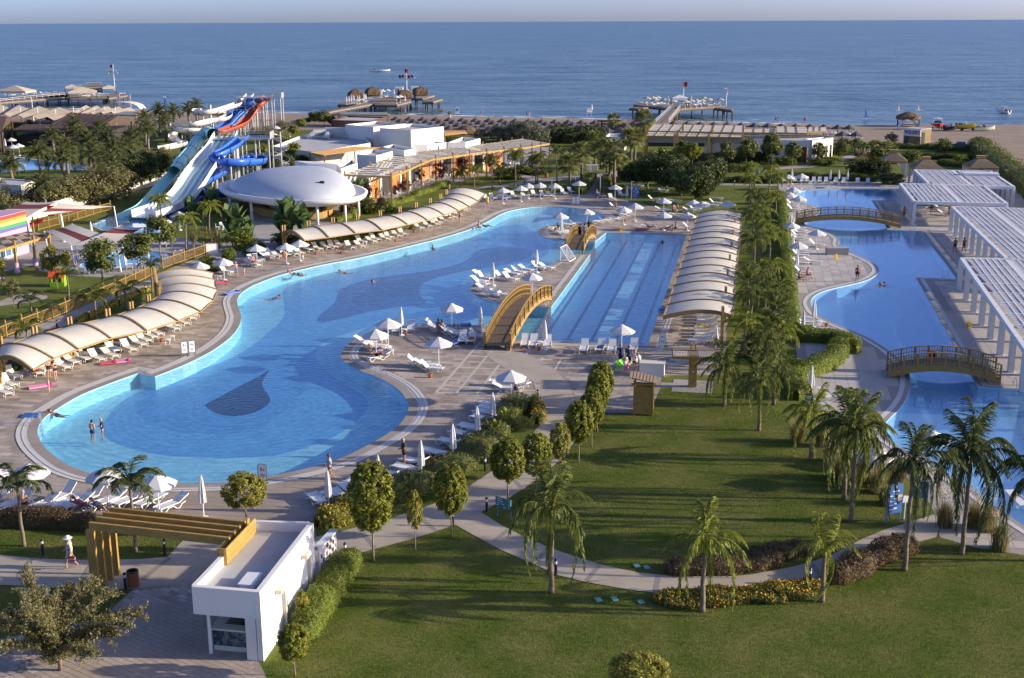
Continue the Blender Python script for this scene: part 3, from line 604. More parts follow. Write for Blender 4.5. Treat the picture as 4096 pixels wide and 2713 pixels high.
Zt=lambda x,y:(3500+x/3.409,640+y/3.409)
p1_=pergola('white slatted pergola farthest from the bridge, by the thatched pavilions',Zt(760,340),Zt(1895,362),Zt(545,130),3.2,9,5,6)
pergola('white slatted pergola over loungers beside the long flat footbridge',Zt(545,562),Zt(1800,592),Zt(347,317),3.2,16,4,5,(0,.55,1))
pergola('white slatted pergola in the middle of the row, facing the pool steps',Zt(1815,1352),(4420,1050),Zt(1056,632),3.3,12,8,10)
pergola('white slatted pergola nearest the camera beside the broad footbridge',(4160,1470),(4700,1490),(3847,1031),3.3,12,10,9)
k=MB();a=G(*Zt(1190,190),3.3);b=G(*Zt(1680,200),3.3);k.beam(a,b,2.2,.5);bx=ob('roof_box',k,m_pw_);tagit(bx,'flat white rooftop box at the back of the farthest white pergola','roof box')
sheet('pergola_floor',Gs([(3660,832),(3800,838),(3900,800),(4040,805),(4010,745),(3640,740)]),[],0.02,m_deckw,kind='structure')
# ---- foreground kiosk with its parapet roof
KZ=3.3
kFL,kFR=v2(TG(0,3,1650,718,KZ)),v2(TG(0,3,2235,768,KZ));kBR=v2(TG(1,3,545,170,KZ));kBL=v2(TG(0,3,2190,152,KZ))
def kiosk():
    root=thing('kiosk','white flat roofed kiosk with an open corner bar and a high parapet','kiosk',(kFR[0],kFR[1],0))
    o=kFR;u=kFL-kFR;LU=np.linalg.norm(u);u/=LU;v=kBR-kFR;LV=np.linalg.norm(v);v/=LV
    def P(a,b,z=0.0):q=u*a+v*b;return(q[0],q[1],z)
    wl=LU;k=MB();zc=KZ-.55
    k.beam(P(.12,0,0)[:2]+(zc/2,),P(.12,LV,0)[:2]+(zc/2,),.24,zc)
    k.beam(P(.12,0,KZ-.28),P(.12,LV,KZ-.28),.24,.56)
    ob('side_wall',k,m_wht,root)
    k=MB();k.beam(P(.24,.12,KZ-.65),P(LU,.12,KZ-.65),.24,1.3);ob('front_fascia',k,m_wht,root)
    k=MB();bl=kBL-kFR;bl=(bl[0],bl[1]);k.beam((*bl,KZ-.6),P(.24,LV,KZ-.6),.22,1.2);k.beam((*bl,(KZ-1.2)/2),P(.24,LV,(KZ-1.2)/2),.22,KZ-1.2);ob('rear_wall',k,m_wht,root)
    k=MB();k.beam(P(LU,.24,KZ-.5),(*bl,KZ-.5),.22,.9);ob('west_parapet',k,m_wht,root)
    k=MB();k.prism([P(.24,.24),P(LU-.1,.24),bl,P(.24,LV-.1)],KZ-.70,KZ-.48);ob('roof_slab',k,m_roofm,root)
    k=MB();k.beam(P(.27,.15,(KZ-1.3)/2),P(.75,.15,(KZ-1.3)/2),.3,KZ-1.3);ob('front_pier',k,m_wht,root)
    k=MB();k.tube([P(LU-.55,.3,0),P(LU-.55,.3,KZ-1.3)],.085,10);ob('round_post',k,m_wmet,root)
    # bar: counter of two wings with a printed front
    k=MB();k.beam(P(.75,.75,1.06),P(LU-.55,.75,1.06),.5,.08);k.beam(P(LU-.75,1.0,1.062),P(LU-.75,4.0,1.062),.5,.08);ob('counter_top',k,m_crm,root)
    k=MB();k.beam(P(.75,.8,.12),P(LU-.6,.8,.12),.4,.24);k.beam(P(LU-.8,1.0,.5),P(LU-.8,4.0,.5),.3,1.0);ob('counter_base',k,m_crm,root)
    m_art=bpy.data.materials.new('printed_front');m_art.use_nodes=True;tt=m_art.node_tree;vb=tt.nodes['Principled BSDF']
    vo=_n(tt,'ShaderNodeTexNoise');vo.inputs['Scale'].default_value=2.2;vo.inputs['Detail'].default_value=2;vo.inputs['Distortion'].default_value=1.5
    g_=_n(tt,'ShaderNodeNewGeometry');tt.links.new(g_.outputs['Position'],vo.inputs['Vector']);rp=_n(tt,'ShaderNodeValToRGB')
    for i_,(ps,c_)in enumerate(((0.30,(.01,.03,.05)),(0.45,(.02,.06,.09)),(.52,(.10,.16,.20)),(.58,(.22,.20,.10)),(.66,(.10,.06,.03)),(.75,(.30,.38,.5)))):
        e_=rp.color_ramp.elements[i_]if i_<2 else rp.color_ramp.elements.new(ps);e_.position=ps;e_.color=(*c_,1)
    tt.links.new(vo.outputs['Fac'],rp.inputs[0]);tt.links.new(rp.outputs[0],vb.inputs['Base Color'])
    k=MB();k.beam(P(.75,.585,.64),P(LU-.58,.585,.64),.03,.76);ob('printed_panel',k,m_art,root)
    k=MB();k.beam(P(.3,4.6,1.2),P(LU-.9,4.6,1.2),.15,2.4);ob('inner_wall',k,m_wht,root)
    k=MB();k.box(*P(1.9,4.2)[:2],1.0,1.2,.5,2.0,math.atan2(u[1],u[0]));ob('cupboard',k,mat('brown_cupboard',(.10,.05,.02),.6),root)
    for b0 in(1.6,LV*.70):
        k=MB();k.beam(P(-.012,b0,1.05),P(-.012,b0+.95,1.05),.05,2.1);d_=ob('door',k,mat('door_white',(.66,.68,.70),.5),root)
        k=MB();k.box(*P(-.06,b0+.12)[:2],1.02,.03,.03,.16);ob('handle',k,m_metal,d_)
        k=MB();k.beam(P(-.10,b0+1.05,1.15),P(-.10,b0+1.17,1.15),.2,2.3);ob('wall_fin',k,m_crm,root)
        k=MB();k.beam(P(-.16,b0+.2,2.42),P(-.16,b0+.75,2.42),.3,.2);ob('wall_lamp',k,m_crm,root)
    return root,P,LU,LV,u,v
KR,KP,KLU,KLV,KU,KV=kiosk()
def at(p):return(p[0]+kFR[0],p[1]+kFR[1],p[2])
k=MB();q=KP(1.0,1.5);k.box(0,0,.14,.55,1.1,.28);k.box(0,0,.31,.7,1.25,.05)
t_=thing('roof_unit','long white box shaped roof light standing on the kiosk roof','roof light',(q[0]+kFR[0],q[1]+kFR[1],KZ-.48),math.atan2(KV[1],KV[0])-math.pi/2);ob('housing',k,m_wmet,t_)
# ---- wooden frame pergola beside the kiosk
def wpergola():
    za=3.6;root=thing('timber_pergola','open timber pergola of four beams resting on the kiosk roof','pergola',(0,0,0));m_w2=mat('honey_timber',(0.46,0.29,0.075),0.5,(0.38,0.23,0.055),2.5,bump=0.2,bscale=25,grain=0.1)
    Ls=[((770,172),(1978,305)),((830,125),(2025,258)),((890,84),(2068,210)),((945,44),(2115,165))]
    feet=[(855,890),(925,830),(985,788),(1040,735)]
    for(a,b),ft in zip(Ls,feet):
        A,B=np.array(TG(0,3,*a,za)),np.array(TG(0,3,*b,za));k=MB();k.beam(A-(0,0,.14),B-(0,0,.14),.14,.40);ob('roof_beam',k,m_w2,root)
        k=MB();k.beam((A[0],A[1],0),(A[0],A[1],za-.34),.16,.42,up=(1,-.12,0));ob('leg',k,m_w2,root)
    A,B=np.array(TG(0,3,1885,425,za-.25)),np.array(TG(0,3,2135,150,za-.25));k=MB();k.beam(A,B,.16,.34);ob('cross_beam',k,m_w2,root)
    A,B=np.array(TG(0,3,1895,440,3.35)),np.array(TG(0,3,2150,170,3.35));d=(B-A)/np.linalg.norm(B-A);n=np.array((d[1],-d[0],0))
    for j in range(4):
        k=MB();k.beam(A+n*.28+(0,0,.16-.27*j),B+n*.28+(0,0,.16-.27*j),.06,.255);ob('board',k,m_w2,root)
        k=MB();k.beam(A-n*.05+(0,0,.16-.27*j),A+n*.25+(0,0,.16-.27*j),.06,.255);ob('board',k,m_w2,root)
wpergola()
# ---- photo board beside the kiosk
a,b=np.array(TG(1,3,585,365,2.05)),np.array(TG(1,3,725,215,2.05));d=(b-a)/np.linalg.norm(b-a);n=np.array((d[1],-d[0],0))
r=thing('photo_board','white notice board with eleven small photos under a sloped cap','notice board',(a[0],a[1],0));b_=b-a;b_[2]=0
k=MB();k.beam((0,0,1.05),b_+(0,0,1.05),.06,1.75);ob('panel',k,m_wht,r)
k=MB();k.beam((0,0,1.97),b_+(0,0,1.97),.42,.06);ob('cap',k,m_wmet,r)
for s in(0,1):k=MB();k.beam(b_*s+n*.05,b_*s+n*.05+(0,0,1.95),.07,.07,up=(1,0,0));ob('post',k,m_wmet,r)
phm=[mat('photo_dark',(.06,.05,.06),.4),mat('photo_red',(.35,.08,.05),.4),mat('photo_pale',(.45,.48,.5),.4)]
L_=np.linalg.norm(b_)
for i,(s,z,c_)in enumerate(((.10,1.35,0),(.22,1.05,0),(.33,.80,0),(.28,1.5,2),(.42,1.20,0),(.45,1.6,0),(.58,.95,1),(.62,1.35,1),(.68,1.66,1),(.80,1.08,1),(.84,1.45,1))):
    k=MB();p=d*L_*s+n*.045;k.beam(p+(0,0,z),p+d*.17+(0,0,z),.02,.2);ob('photo',k,phm[c_],r)
# ---- changing cabin and shower totem on the lawn edge
def cabin():
    g=G(*T(2,2,1235,540));root=thing('changing_cabin','tall narrow wooden changing cabin with a sloped corrugated roof','cabin',(g[0],g[1],0),math.radians(-9))
    W_,D_=1.3,1.2;nb=14;pm=MB();pm.box(0,0,0,W_,.05,.135);me=pm.mesh('board',m_wood);pm=MB();pm.box(0,0,0,.05,D_,.135);me2=pm.mesh('board',m_wood)
    for i in range(nb):
        z=.14+i*.142
        link('board',me,root,(0,-D_/2,z));link('board',me,root,(0,D_/2,z));link('board',me2,root,(W_/2,0,z));link('board',me2,root,(-W_/2,0,z))
    for sx in(-1,1):
        for sy in(-1,1):k=MB();k.box(sx*W_/2,sy*D_/2,1.2,.11,.11,2.4+.18*(sx<0));ob('corner_post',k,m_wood,root)
    k=MB();k.beam((-.85,-.68,2.28),(.85,-.68,2.28),.10,.12);k.beam((-.85,.68,2.28),(.85,.68,2.28),.1,.12);ob('roof_beam',k,m_wood,root)
    pm=MB();pm.box(0,0,0,.24,1.75,.05);me=pm.mesh('roof_slat',m_deckw)
    for i in range(8):p=link('roof_slat',me,root,(-.88+i*.235,0,2.78-.045*i));p.rotation_euler=(0,math.radians(18),0)
cabin()
def totem():
    g=G(*T(2,2,1655,318));root=thing('shower_tower','wooden shower tower with a square slatted canopy and a yellow plaque','shower',(g[0],g[1],0),math.radians(-6))
    pm=MB();pm.box(0,0,0,.62,.40,.13);me=pm.mesh('board',m_wood)
    for i in range(18):link('board',me,root,(0,0,.12+i*.138))
    for s in(-.17,.17):k=MB();k.box(s,.3,1.65,.09,.12,3.3);ob('mast',k,m_wood,root)
    for z,y in((2.6,-1.2),(2.6,1.2)):k=MB();k.beam((-1.55,y,z),(1.55,y,z),.1,.2);ob('canopy_beam',k,m_wood,root)
    for x in(-1.55,1.55):k=MB();k.beam((x,-1.2,2.6),(x,1.2,2.6),.1,.18);ob('canopy_beam',k,m_wood,root)
    k=MB();k.box(0,.8,2.74,3.1,.8,.06);ob('canopy_board',k,m_deckw,root);k=MB();k.box(0,-.5,2.74,.72,1.3,.06);ob('canopy_board',k,m_deckw,root)
    pm=MB();pm.box(0,-.4,2.72,.05,1.5,.06);me=pm.mesh('canopy_slat',m_pavl)
    for i in range(26):
        x=-1.5+i*.12
        if abs(x)>.4:link('canopy_slat',me,root,(x,0,0))
    k=MB();k.box(0,-.215,1.98,.36,.03,.34);ob('plaque',k,mat('yellow_plaque',(.55,.33,.02),.5),root)
    k=MB();k.lathe([(.05,0),(.05,.05)],10,(0,-.25,1.25));k.tube([(0,-.2,2.45),(0,-.5,2.4),(0,-.5,2.3)],.025);k.lathe([(.02,0),(.09,-.05)],10,(0,-.5,2.3));ob('shower_head',k,m_metal,root)
totem()
g=G(*T(2,2,1310,215));t_=thing('white_counter','low white counter block standing behind the wooden changing cabin','counter',(g[0],g[1],0),math.radians(-10));k=MB();k.box(0,0,.5,1.9,.9,1.0);ob('block',k,m_wht,t_);k=MB();k.box(0,0,1.03,2.0,1.0,.06);ob('worktop',k,m_crm,t_)
# ---- signs
def sign_board(label,base,w,h,z0,rz,col,rows,arch=0.0,cat='sign',txt=(.8,.82,.85)):
    g=G(*base);root=thing('sign_board',label,cat,(g[0],g[1],0),rz)
    k=MB();pts=[(-w/2,z0),(w/2,z0),(w/2,z0+h)]+([(w/2*math.cos(t),z0+h+arch*math.sin(t))for t in np.linspace(.2,math.pi-.2,8)]if arch else[])+[(-w/2,z0+h)]
    k.add([(x,-.03,z)for x,z in pts]+[(x,.03,z)for x,z in pts],[tuple(range(len(pts))),tuple(range(2*len(pts)-1,len(pts)-1,-1))]+[(i,i+len(pts),(i+1)%len(pts)+len(pts),(i+1)%len(pts))for i in range(len(pts))])
    ob('panel',k,mat('sign_'+col[0],col[1],.45),root)
    for s in(-1,1):k=MB();k.box(s*(w/2-.04),.06,(z0+h)/2,.06,.06,z0+h);ob('post',k,mat('sign_'+col[0],col[1],.45),root)
    for(x,z,ww,hh,c_)in rows:k=MB();k.box(x*w,-.036,z0+z*h,ww*w,.012,hh*h);ob('print',k,mat('print_%s'%c_[0],c_[1],.5),root)
    return root
WH,TN,YE=('white',(.8,.82,.85)),('tan',(.62,.5,.36)),('yellow',(.7,.45,.08))
brows=[(0,1.02,.14,.10,YE),(.02,.87,.45,.03,WH),(-.3,.70,.20,.035,WH),(.02,.74,.18,.045,WH),(.30,.60,.30,.22,TN),(.0,.58,.18,.045,WH),(-.36,.52,.08,.03,WH),(-.3,.48,.18,.03,WH),(-.27,.34,.32,.035,WH),(.04,.38,.2,.05,WH),(-.27,.17,.3,.035,WH),(.02,.2,.22,.05,WH)]
sign_board('tall blue pool rules board with an arched top beside the curved footpath',(3573,2090),1.0,1.5,.55,math.radians(22),('blue',(.06,.17,.45)),brows,.28)
sign_board('tall blue rules board on the lawn at the far end of the pool',(2543,806),1.0,1.5,.5,0,('blue',(.06,.17,.45)),brows,.28)
trows=[(-.30,.90,.20,.05,WH),(-.12,.86,.12,.05,WH),(-.25,.70,.3,.04,WH),(-.05,.66,.14,.04,WH),(-.28,.48,.22,.04,WH),(0,.44,.2,.04,WH),(-.33,.30,.1,.04,WH),(.12,.14,.16,.04,WH)]+[(.42,.85-.12*i,.05,.05,WH)for i in range(7)]
sign_board('teal direction board with lines of white print at the fork of the footpath',(2013,2075),1.05,.62,.60,math.radians(-38),('teal',(.04,.16,.19)),trows)
sign_board('teal board half hidden by the bushy tree beside the plaza',T(0,3,330,975),1.3,.7,.7,math.radians(12),('teal',(.04,.16,.19)),trows)
sign_board('blue board turned edge on behind the palms beside the quiet pool',(3672,2025),1.0,1.0,.5,math.radians(-10),('bright_blue',(.02,.2,.42)),[],0)
g=G(3616,2076);t_=thing('path_lamp_sign','small white shield shaped sign on a thin post beside the blue board','sign',(g[0],g[1],0),math.radians(15));k=MB();k.box(0,0,.55,.05,.05,1.1);ob('post',k,m_wmet,t_);k=MB();k.add([(-.2,-.02,1.0),(.2,-.02,1.0),(.17,-.02,1.35),(-.14,-.02,1.4),(-.2,.02,1.0),(.2,.02,1.0),(.17,.02,1.35),(-.14,.02,1.4)],[(0,1,2,3),(7,6,5,4),(0,4,5,1),(1,5,6,2),(2,6,7,3),(3,7,4,0)]);ob('shield',k,m_wmet,t_)
# framed rule signs at the pool edge
def frame_sign(label,base,rz,n=1):
    g=G(*base);root=thing('pool_sign',label,'sign',(g[0],g[1],0.03),rz,'framed safety signs at the pool edge')
    for i in range(n):
        x=(i-(n-1)/2)*.62;k=MB();k.tube([(x-.27,0,.1),(x-.27,0,1.2),(x-.2,0,1.28),(x+.2,0,1.28),(x+.27,0,1.2),(x+.27,0,.1)],.025,5);k.tube([(x-.4,-.3,.02),(x-.27,-.05,.02),(x-.27,0,.12)],.02,5);k.tube([(x+.3,.35,.02),(x+.27,.05,.02),(x+.27,0,.12)],.02,5);k.beam((x-.27,0,.22),(x+.27,0,.22),.03,.03);ob('frame',k,mat('grey_green_steel',(.10,.13,.12),.5),root)
        k=MB();k.box(x,0,.75,.46,.02,.95);ob('plate',k,mat('sign_plate',(.8,.82,.8),.5),root)
        for(px_,pz,w_,h_)in((-.06,.95,.09,.16),(.09,.9,.07,.11),(0,.62,.3,.03),(0,.54,.3,.03),(0,.46,.25,.03)):k=MB();k.box(x+px_,-.014,pz,w_,.008,h_);ob('print',k,mat('print_dark',(.12,.12,.14),.6),root)
frame_sign('pair of white framed signs on the west edge of the big pool',T(0,1,1625,1345),math.radians(25),2)
frame_sign('pair of white framed signs at the far rounded end of the pool',T(2,1,655,48),0,2)
frame_sign('single framed sign at the near corner of the swimming lanes',T(2,1,1400,1275),math.radians(-10),1)
frame_sign('framed sign partly behind the ball shaped tree',T(0,2,2265,1160),math.radians(-5),1)
frame_sign('small framed sign at the far edge of the quiet pool',T(3,0,562,1195),0,1)
# ---- bar with the shell roof
bc=v2(G(1150,905));BR=np.linalg.norm(v2(G(940,905))-v2(G(1375,905)))/2
e1,e2=v2(TG(0,0,2010,1255,3.2)),v2(TG(1,0,828,1165,3.2));ctr=(e1+e2)/2;ax=e2-e1;RA=np.linalg.norm(ax)/2;ax/=2*RA;pn=np.array((-ax[1],ax[0]))
f1=v2(TG(1,0,300,1385,2.6));RB=abs((f1-ctr)@pn)*1.06+.2
def ell(t,k=1.0,z=0.0):p=ax*RA*k*math.cos(t)+pn*RB*k*math.sin(t);return(p[0],p[1],z)
root=thing('shell_roof_bar','round bar under a pale shell shaped roof on white columns','bar',(ctr[0],ctr[1],0));NT=48;tt=[2*math.pi*i/NT for i in range(NT)]
k=MB();k.grid([[ell(t,.84,2.6)for t in tt],[ell(t,.95,2.58)for t in tt],[ell(t,1.0,3.0)for t in tt],[ell(t,1.02,3.55)for t in tt],[ell(t,.98,3.6)for t in tt],[ell(t,.93,3.2)for t in tt],[ell(t,.7,3.15)for t in tt],[ell(t,.02,3.2)for t in tt]],closed=True);k.grid([[ell(t,.86,2.75)for t in tt],[ell(t,.01,2.75)for t in tt]],closed=True);ob('roof_rim',k,m_wht,root,smooth=True)
apex=v2(TG(1,0,505,1015,6.3))-ctr;rows=[];sc_=np.array((apex@ax,apex@pn))
for s in np.linspace(0,1,14):
    zz=3.15+3.2*math.sin(s*math.pi/2)**1.0;kk=.86*math.cos(s*math.pi/2);off=(ax*RA*.40)*s
    rows.append([(ell(t,kk)[0]+off[0]*math.sin(s*1.57),ell(t,kk)[1]+off[1]*math.sin(s*1.57),zz)for t in tt])
k=MB();k.grid(rows,closed=True);ob('shell',k,mat('shell_grey',(.54,.57,.61),.6,(.50,.53,.57),.6),root,smooth=True)
cm=MB();cm.tube([(0,0,0),(0,0,2.8)],.2,12);cme=cm.mesh('column',m_wht,True)
for t in(-2.9,-2.4,-1.9,-1.4,-.9,-.45,.1,.7,1.4,2.1,2.8):p=ell(t,.9);link('column',cme,root,p)
k=MB();k.grid([[ell(t,kx,z)for t in tt]for kx,z in((.55,0),(.55,1.05),(.58,1.08),(.58,1.13),(.46,1.13),(.46,0))],closed=True);ob('counter',k,m_wood,root,smooth=False)
k=MB();k.grid([[ell(t,kx,z)for t in tt[4:30]]for kx,z in((.34,0),(.34,2.75))]);ob('inner_wall',k,m_crm,root)
wb=thing('white_block','white cube like block with a dark oval window behind the shell roof','building',(0,0,0))
a_,b_2,c_2=v2(TG(1,0,385,955,6.2)),v2(TG(1,0,618,962,6.2)),v2(TG(1,0,740,985,6.2));d_2=a_+c_2-b_2
k=MB();k.prism([tuple(a_),tuple(b_2),tuple(c_2),tuple(d_2)],0,6.2);ob('wall',k,m_wht,wb)
dr=(c_2-b_2)/np.linalg.norm(c_2-b_2);nr_=np.array((dr[1],-dr[0]));cc_=(b_2+c_2)/2+nr_*.03;k=MB();k.face([(*(cc_+dr*.62*math.cos(t)),4.6+1.15*math.sin(t))for t in np.linspace(0,2*math.pi,20,endpoint=False)]);ob('oval_window',k,m_glass,wb)
# ---- restaurant pergola with canvas strips, boxes behind and terracotta fronts
ZR=zat(*T(1,0,1185,1350),T(1,0,1175,1085)[1]);ZR=min(max(ZR,3.6),5.0)
fr_px=[(1215,1090),(1560,940),(1960,882),(2368,838)];bk_px=[(815,1075),(1265,903),(1720,845),(2140,795)]
FRT=[v2(TG(1,0,*p,ZR))for p in fr_px]+[v2(TG(2,0,425,803,ZR))];BCK=[v2(TG(1,0,*p,ZR))for p in bk_px]+[v2(TG(2,0,195,765,ZR))]
root=thing('restaurant_pergola','long wooden pergola with cream canvas strips along the restaurant terrace','pergola',(FRT[0][0],FRT[0][1],0));O2=FRT[0]
def lp(P,t):
    n=len(P)-1;i=min(int(t*n),n-1);f=t*n-i;return P[i]*(1-f)+P[i+1]*f
k=MB()
for P in(FRT,BCK):
    for a,b in zip(P,P[1:]):k.beam((*(a-O2),ZR-.15),(*(b-O2),ZR-.15),.2,.32)
ob('edge_beam',k,m_wood,root)
NS_=46
for i in range(NS_):
    t0,t1=(i+.12)/NS_,(i+.72)/NS_
    if i%4==0:
        a,b=lp(FRT,i/NS_)-O2,lp(BCK,i/NS_)-O2;k=MB();k.beam((*a,ZR-.1),(*b,ZR-.1),.14,.26);ob('cross_beam',k,m_wood,root)
    rows=[]
    for t in(t0,t1):
        A,B=lp(FRT,t)-O2,lp(BCK,t)-O2;rows.append([(*(A+(B-A)*s),ZR+.06-.05*abs(math.sin(s*math.pi*3)))for s in np.linspace(0.01,.99,13)])
    k=MB();k.grid(rows);ob('canvas_strip',k,m_canv,root)
for P,n_,zt_ in((FRT,12,ZR+.55),(BCK,10,ZR+.55)):
    pm=MB();pm.box(0,0,zt_/2,.26,.26,zt_);me=pm.mesh('post',m_wood)
    for i in range(n_):p=lp(P,i/(n_-1))-O2;link('post',me,root,(p[0],p[1],0))
def block(label,corners_px,z,m=m_wht,parapet=.5,cat='building',nm='white_building',roofm=None,zb=0):
    P=[v2(G(*p,z))for p in corners_px]
    if len(P)==3:P.append(P[0]+P[2]-P[1])
    P=[tuple(p)for p in P];c=np.mean([np.array(p)for p in P],0);P=[(p[0]-c[0],p[1]-c[1])for p in P]
    root=thing(nm,label,cat,(c[0],c[1],zb));k=MB();k.prism(P,0,z-parapet);ob('wall',k,[m,roofm or m_roofm],root)
    root_me=root.children[0].data;n=len(P);root_me.polygons[n].material_index=1
    In=offset(P,-.22);k=MB();n=len(P)
    for i in range(n):
        j=(i+1)%n
        k.face([(*P[i],z-parapet),(*P[j],z-parapet),(*P[j],z),(*P[i],z)]);k.face([(*P[i],z),(*P[j],z),(*In[j],z),(*In[i],z)]);k.face([(*In[j],z-parapet+.01),(*In[i],z-parapet+.01),(*In[i],z),(*In[j],z)])
    ob('parapet',k,m,root);return root
TT=lambda c,r,L:[T(c,r,*p)for p in L]
block('white roof block nearest the shell roof, behind the canvas strips',TT(1,0,[(742,985),(785,1022),(925,975),(880,945)]),5.6)
block('white roof block rising through the pergola, second from the shell roof',TT(1,0,[(920,900),(1088,912),(1228,872),(1060,852)]),5.6)
block('white roof block rising through the pergola, third from the shell roof',TT(1,0,[(1138,835),(1328,866),(1428,850),(1235,812)]),5.6)
block('plain white wall block beside the pergola posts, fourth from the shell roof',TT(1,0,[(1412,815),(1526,812),(1700,796),(1590,790)]),5.6)
block('white roof block at the far end of the pergola',TT(1,0,[(1702,797),(1858,795),(1983,762),(1830,750)]),5.6)
block('low wide white service building with air ducts on its roof',TT(1,0,[(190,830),(560,880),(1040,800),(980,730),(700,672),(405,748)]),3.9,m_crm)
block('white building block in the middle of the service roofs',TT(1,0,[(820,642),(1062,664),(1345,635),(1095,614)]),6.2)
block('broad white building block nearest the beach parasols',TT(1,0,[(1118,672),(1385,690),(1668,660),(1400,634)]),6.4)
block('brown walled building with a pale rimmed roof beside the beach',TT(1,0,[(700,604),(1038,612),(1168,576),(835,568)]),5.4,mat('brown_render',(.10,.05,.045),.8),.3,roofm=m_roofm)
# terracotta fronts of the restaurant
r=thing('restaurant','restaurant front with terracotta panels and pale piers under the pergola','restaurant',(O2[0],O2[1],0))
F2=[lp(FRT,t)*.35+lp(BCK,t)*.65-O2 for t in np.linspace(.03,.72,14)]
for i in range(13):
    a,b=F2[i],F2[i+1];k=MB();k.beam((*a,1.9),(*(a+(b-a)*.18),1.9),.5,3.8);ob('pier',k,m_crm,r)
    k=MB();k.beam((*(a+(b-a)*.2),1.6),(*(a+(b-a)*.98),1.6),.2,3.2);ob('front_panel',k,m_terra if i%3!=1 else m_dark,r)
    if i%3!=1:
        k=MB();d_=(b-a);n_=np.array((d_[1],-d_[0]))/np.linalg.norm(d_)*.12;k.beam((*(a+d_*.3+n_),1.75),(*(a+d_*.88+n_),1.75),.06,1.4);ob('shutter',k,mat('shutter_orange',(.5,.19,.05),.6),r)
    k=MB();k.beam((*a,3.5),(*b,3.5),.3,.5);ob('lintel',k,m_crm,r)
# rooftop air plant
g=TG(1,0,745,745,3.6);r=thing('air_duct_unit','shiny rooftop air duct with two bent arms on the service building','air duct',(g[0],g[1],3.4))
k=MB();k.box(0,0,1.0,5,2.6,2);ob('housing',k,m_metal,r);k=MB();k.tube([(-2,-1,1.2),(-4.5,-2,1.2),(-5.2,-2.4,.6),(-5.2,-2.4,0)],.7,8);ob('duct_arm',k,m_metal,r);k=MB();k.tube([(-1,-1,.8),(-1.5,-4,.8),(-1.6,-4.6,0)],.7,8);ob('duct_arm',k,m_metal,r);k=MB();k.box(6,-2,.4,9,.8,.6);ob('flat_duct',k,m_metal,r)
for i,(x,y)in enumerate(((905,715),(940,718),(990,710))):
    g=TG(1,0,x,y,3.5);t_=thing('condenser','grey rooftop condenser box, %s from the air duct'%ORD[i],'air conditioner',(g[0],g[1],3.4));k=MB();k.box(0,0,.7,1.2,.7,1.4);ob('casing',k,m_wmet,t_);k=MB();k.lathe([(.42,0),(.40,.04)],12);o_=ob('fan_grille',k,m_metal,t_);o_.rotation_euler=(math.pi/2,0,0);o_.location=(0,-.36,.85)
# ---- orange slat pergola and cream beams behind
def slat_roof(label,px,z,n,m,nm='slat_roof',thick=.1,wfrac=.6,posts=True):
    P=[np.array(G(*p,z)[:2])for p in px];c=P[0];r=thing(nm,label,'pergola',(c[0],c[1],0))
    pm=None
    for i in range(n):
        t0,t1=(i+.5-wfrac/2)/n,(i+.5+wfrac/2)/n;a0,b0=P[0]+(P[1]-P[0])*t0-c,P[3]+(P[2]-P[3])*t0-c;a1,b1=P[0]+(P[1]-P[0])*t1-c,P[3]+(P[2]-P[3])*t1-c
        k=MB();k.prism([tuple(a0),tuple(a1),tuple(b1),tuple(b0)],z-thick,z);ob('slat',k,m,r)
    for a,b in((P[0],P[1]),(P[3],P[2])):k=MB();k.beam((*(a-c),z-thick-.12),(*(b-c),z-thick-.12),.18,.22);ob('beam',k,m_wood,r)
    if posts:
        for p in P:k=MB();q=p-c;k.box(q[0],q[1],(z-.2)/2,.22,.22,z-.2);ob('post',k,m_wood,r)
    return r
m_or=mat('orange_slat',(.52,.28,.09),.6)
slat_roof('orange timber slat roof behind the white roof blocks',TT(1,0,[(515,880),(640,905),(1130,840),(900,830)]),4.0,9,m_or)
slat_roof('pale timber slat roof between the white block and the beach',TT(1,0,[(1665,690),(1680,735),(1870,715),(1850,690)]),3.6,7,m_or)
# ---- beach bar with cream roof panels
root=thing('beach_bar','beach bar with a stepped roof of cream canvas panels on wooden posts','bar',(0,0,0))
m_panelc=mat('cream_roof_panel',(.70,.66,.56),.7,transl=0.1)
def panelrow(p00,p10,p11,p01,z0,z1,n):
    A,B=np.array(G(*p00,z0)),np.array(G(*p10,z0));C,D=np.array(G(*p11,z1)),np.array(G(*p01,z1))
    for i in range(n):
        t0,t1=(i+.04)/n,(i+.94)/n
        for s in range(4):
            s0,s1=(s+.05)/4,(s+.95)/4;q=lambda t,s_:(A*(1-t)+B*t)*(1-s_)+(D*(1-t)+C*t)*s_
            k=MB();k.face([q(t0,s0),q(t1,s0),q(t1,s1),q(t0,s1)]);ob('roof_panel',k,m_panelc,root)
        a,b=(A*(1-i/n)+B*i/n),(D*(1-i/n)+C*i/n);k=MB();k.beam(a,b,.18,.2);ob('rafter',k,m_wood,root)
    for a,b in((A,B),(D,C)):k=MB();k.beam(a-(0,0,.15),b-(0,0,.15),.25,.35);ob('beam',k,m_wood,root)
Q2=lambda x,y:T(2,0,x,y);Q3=lambda x,y:T(3,0,x,y)
panelrow(Q2(1240,738),Q2(2080,752),Q2(2100,715),Q2(1275,705),4.2,4.7,9)
panelrow(Q2(1280,695),Q2(2100,712),Q2(2120,652),Q2(1330,640),4.9,5.6,9)
panelrow(Q3(-55,712),Q3(215,716),Q3(215,682),Q3(-50,685),4.6,5.0,3)
panelrow(Q3(230,712),Q3(500,720),Q3(490,668),Q3(230,660),4.8,5.4,3)
panelrow(Q3(500,705),Q3(660,700),Q3(660,668),Q3(510,668),4.8,5.2,3)
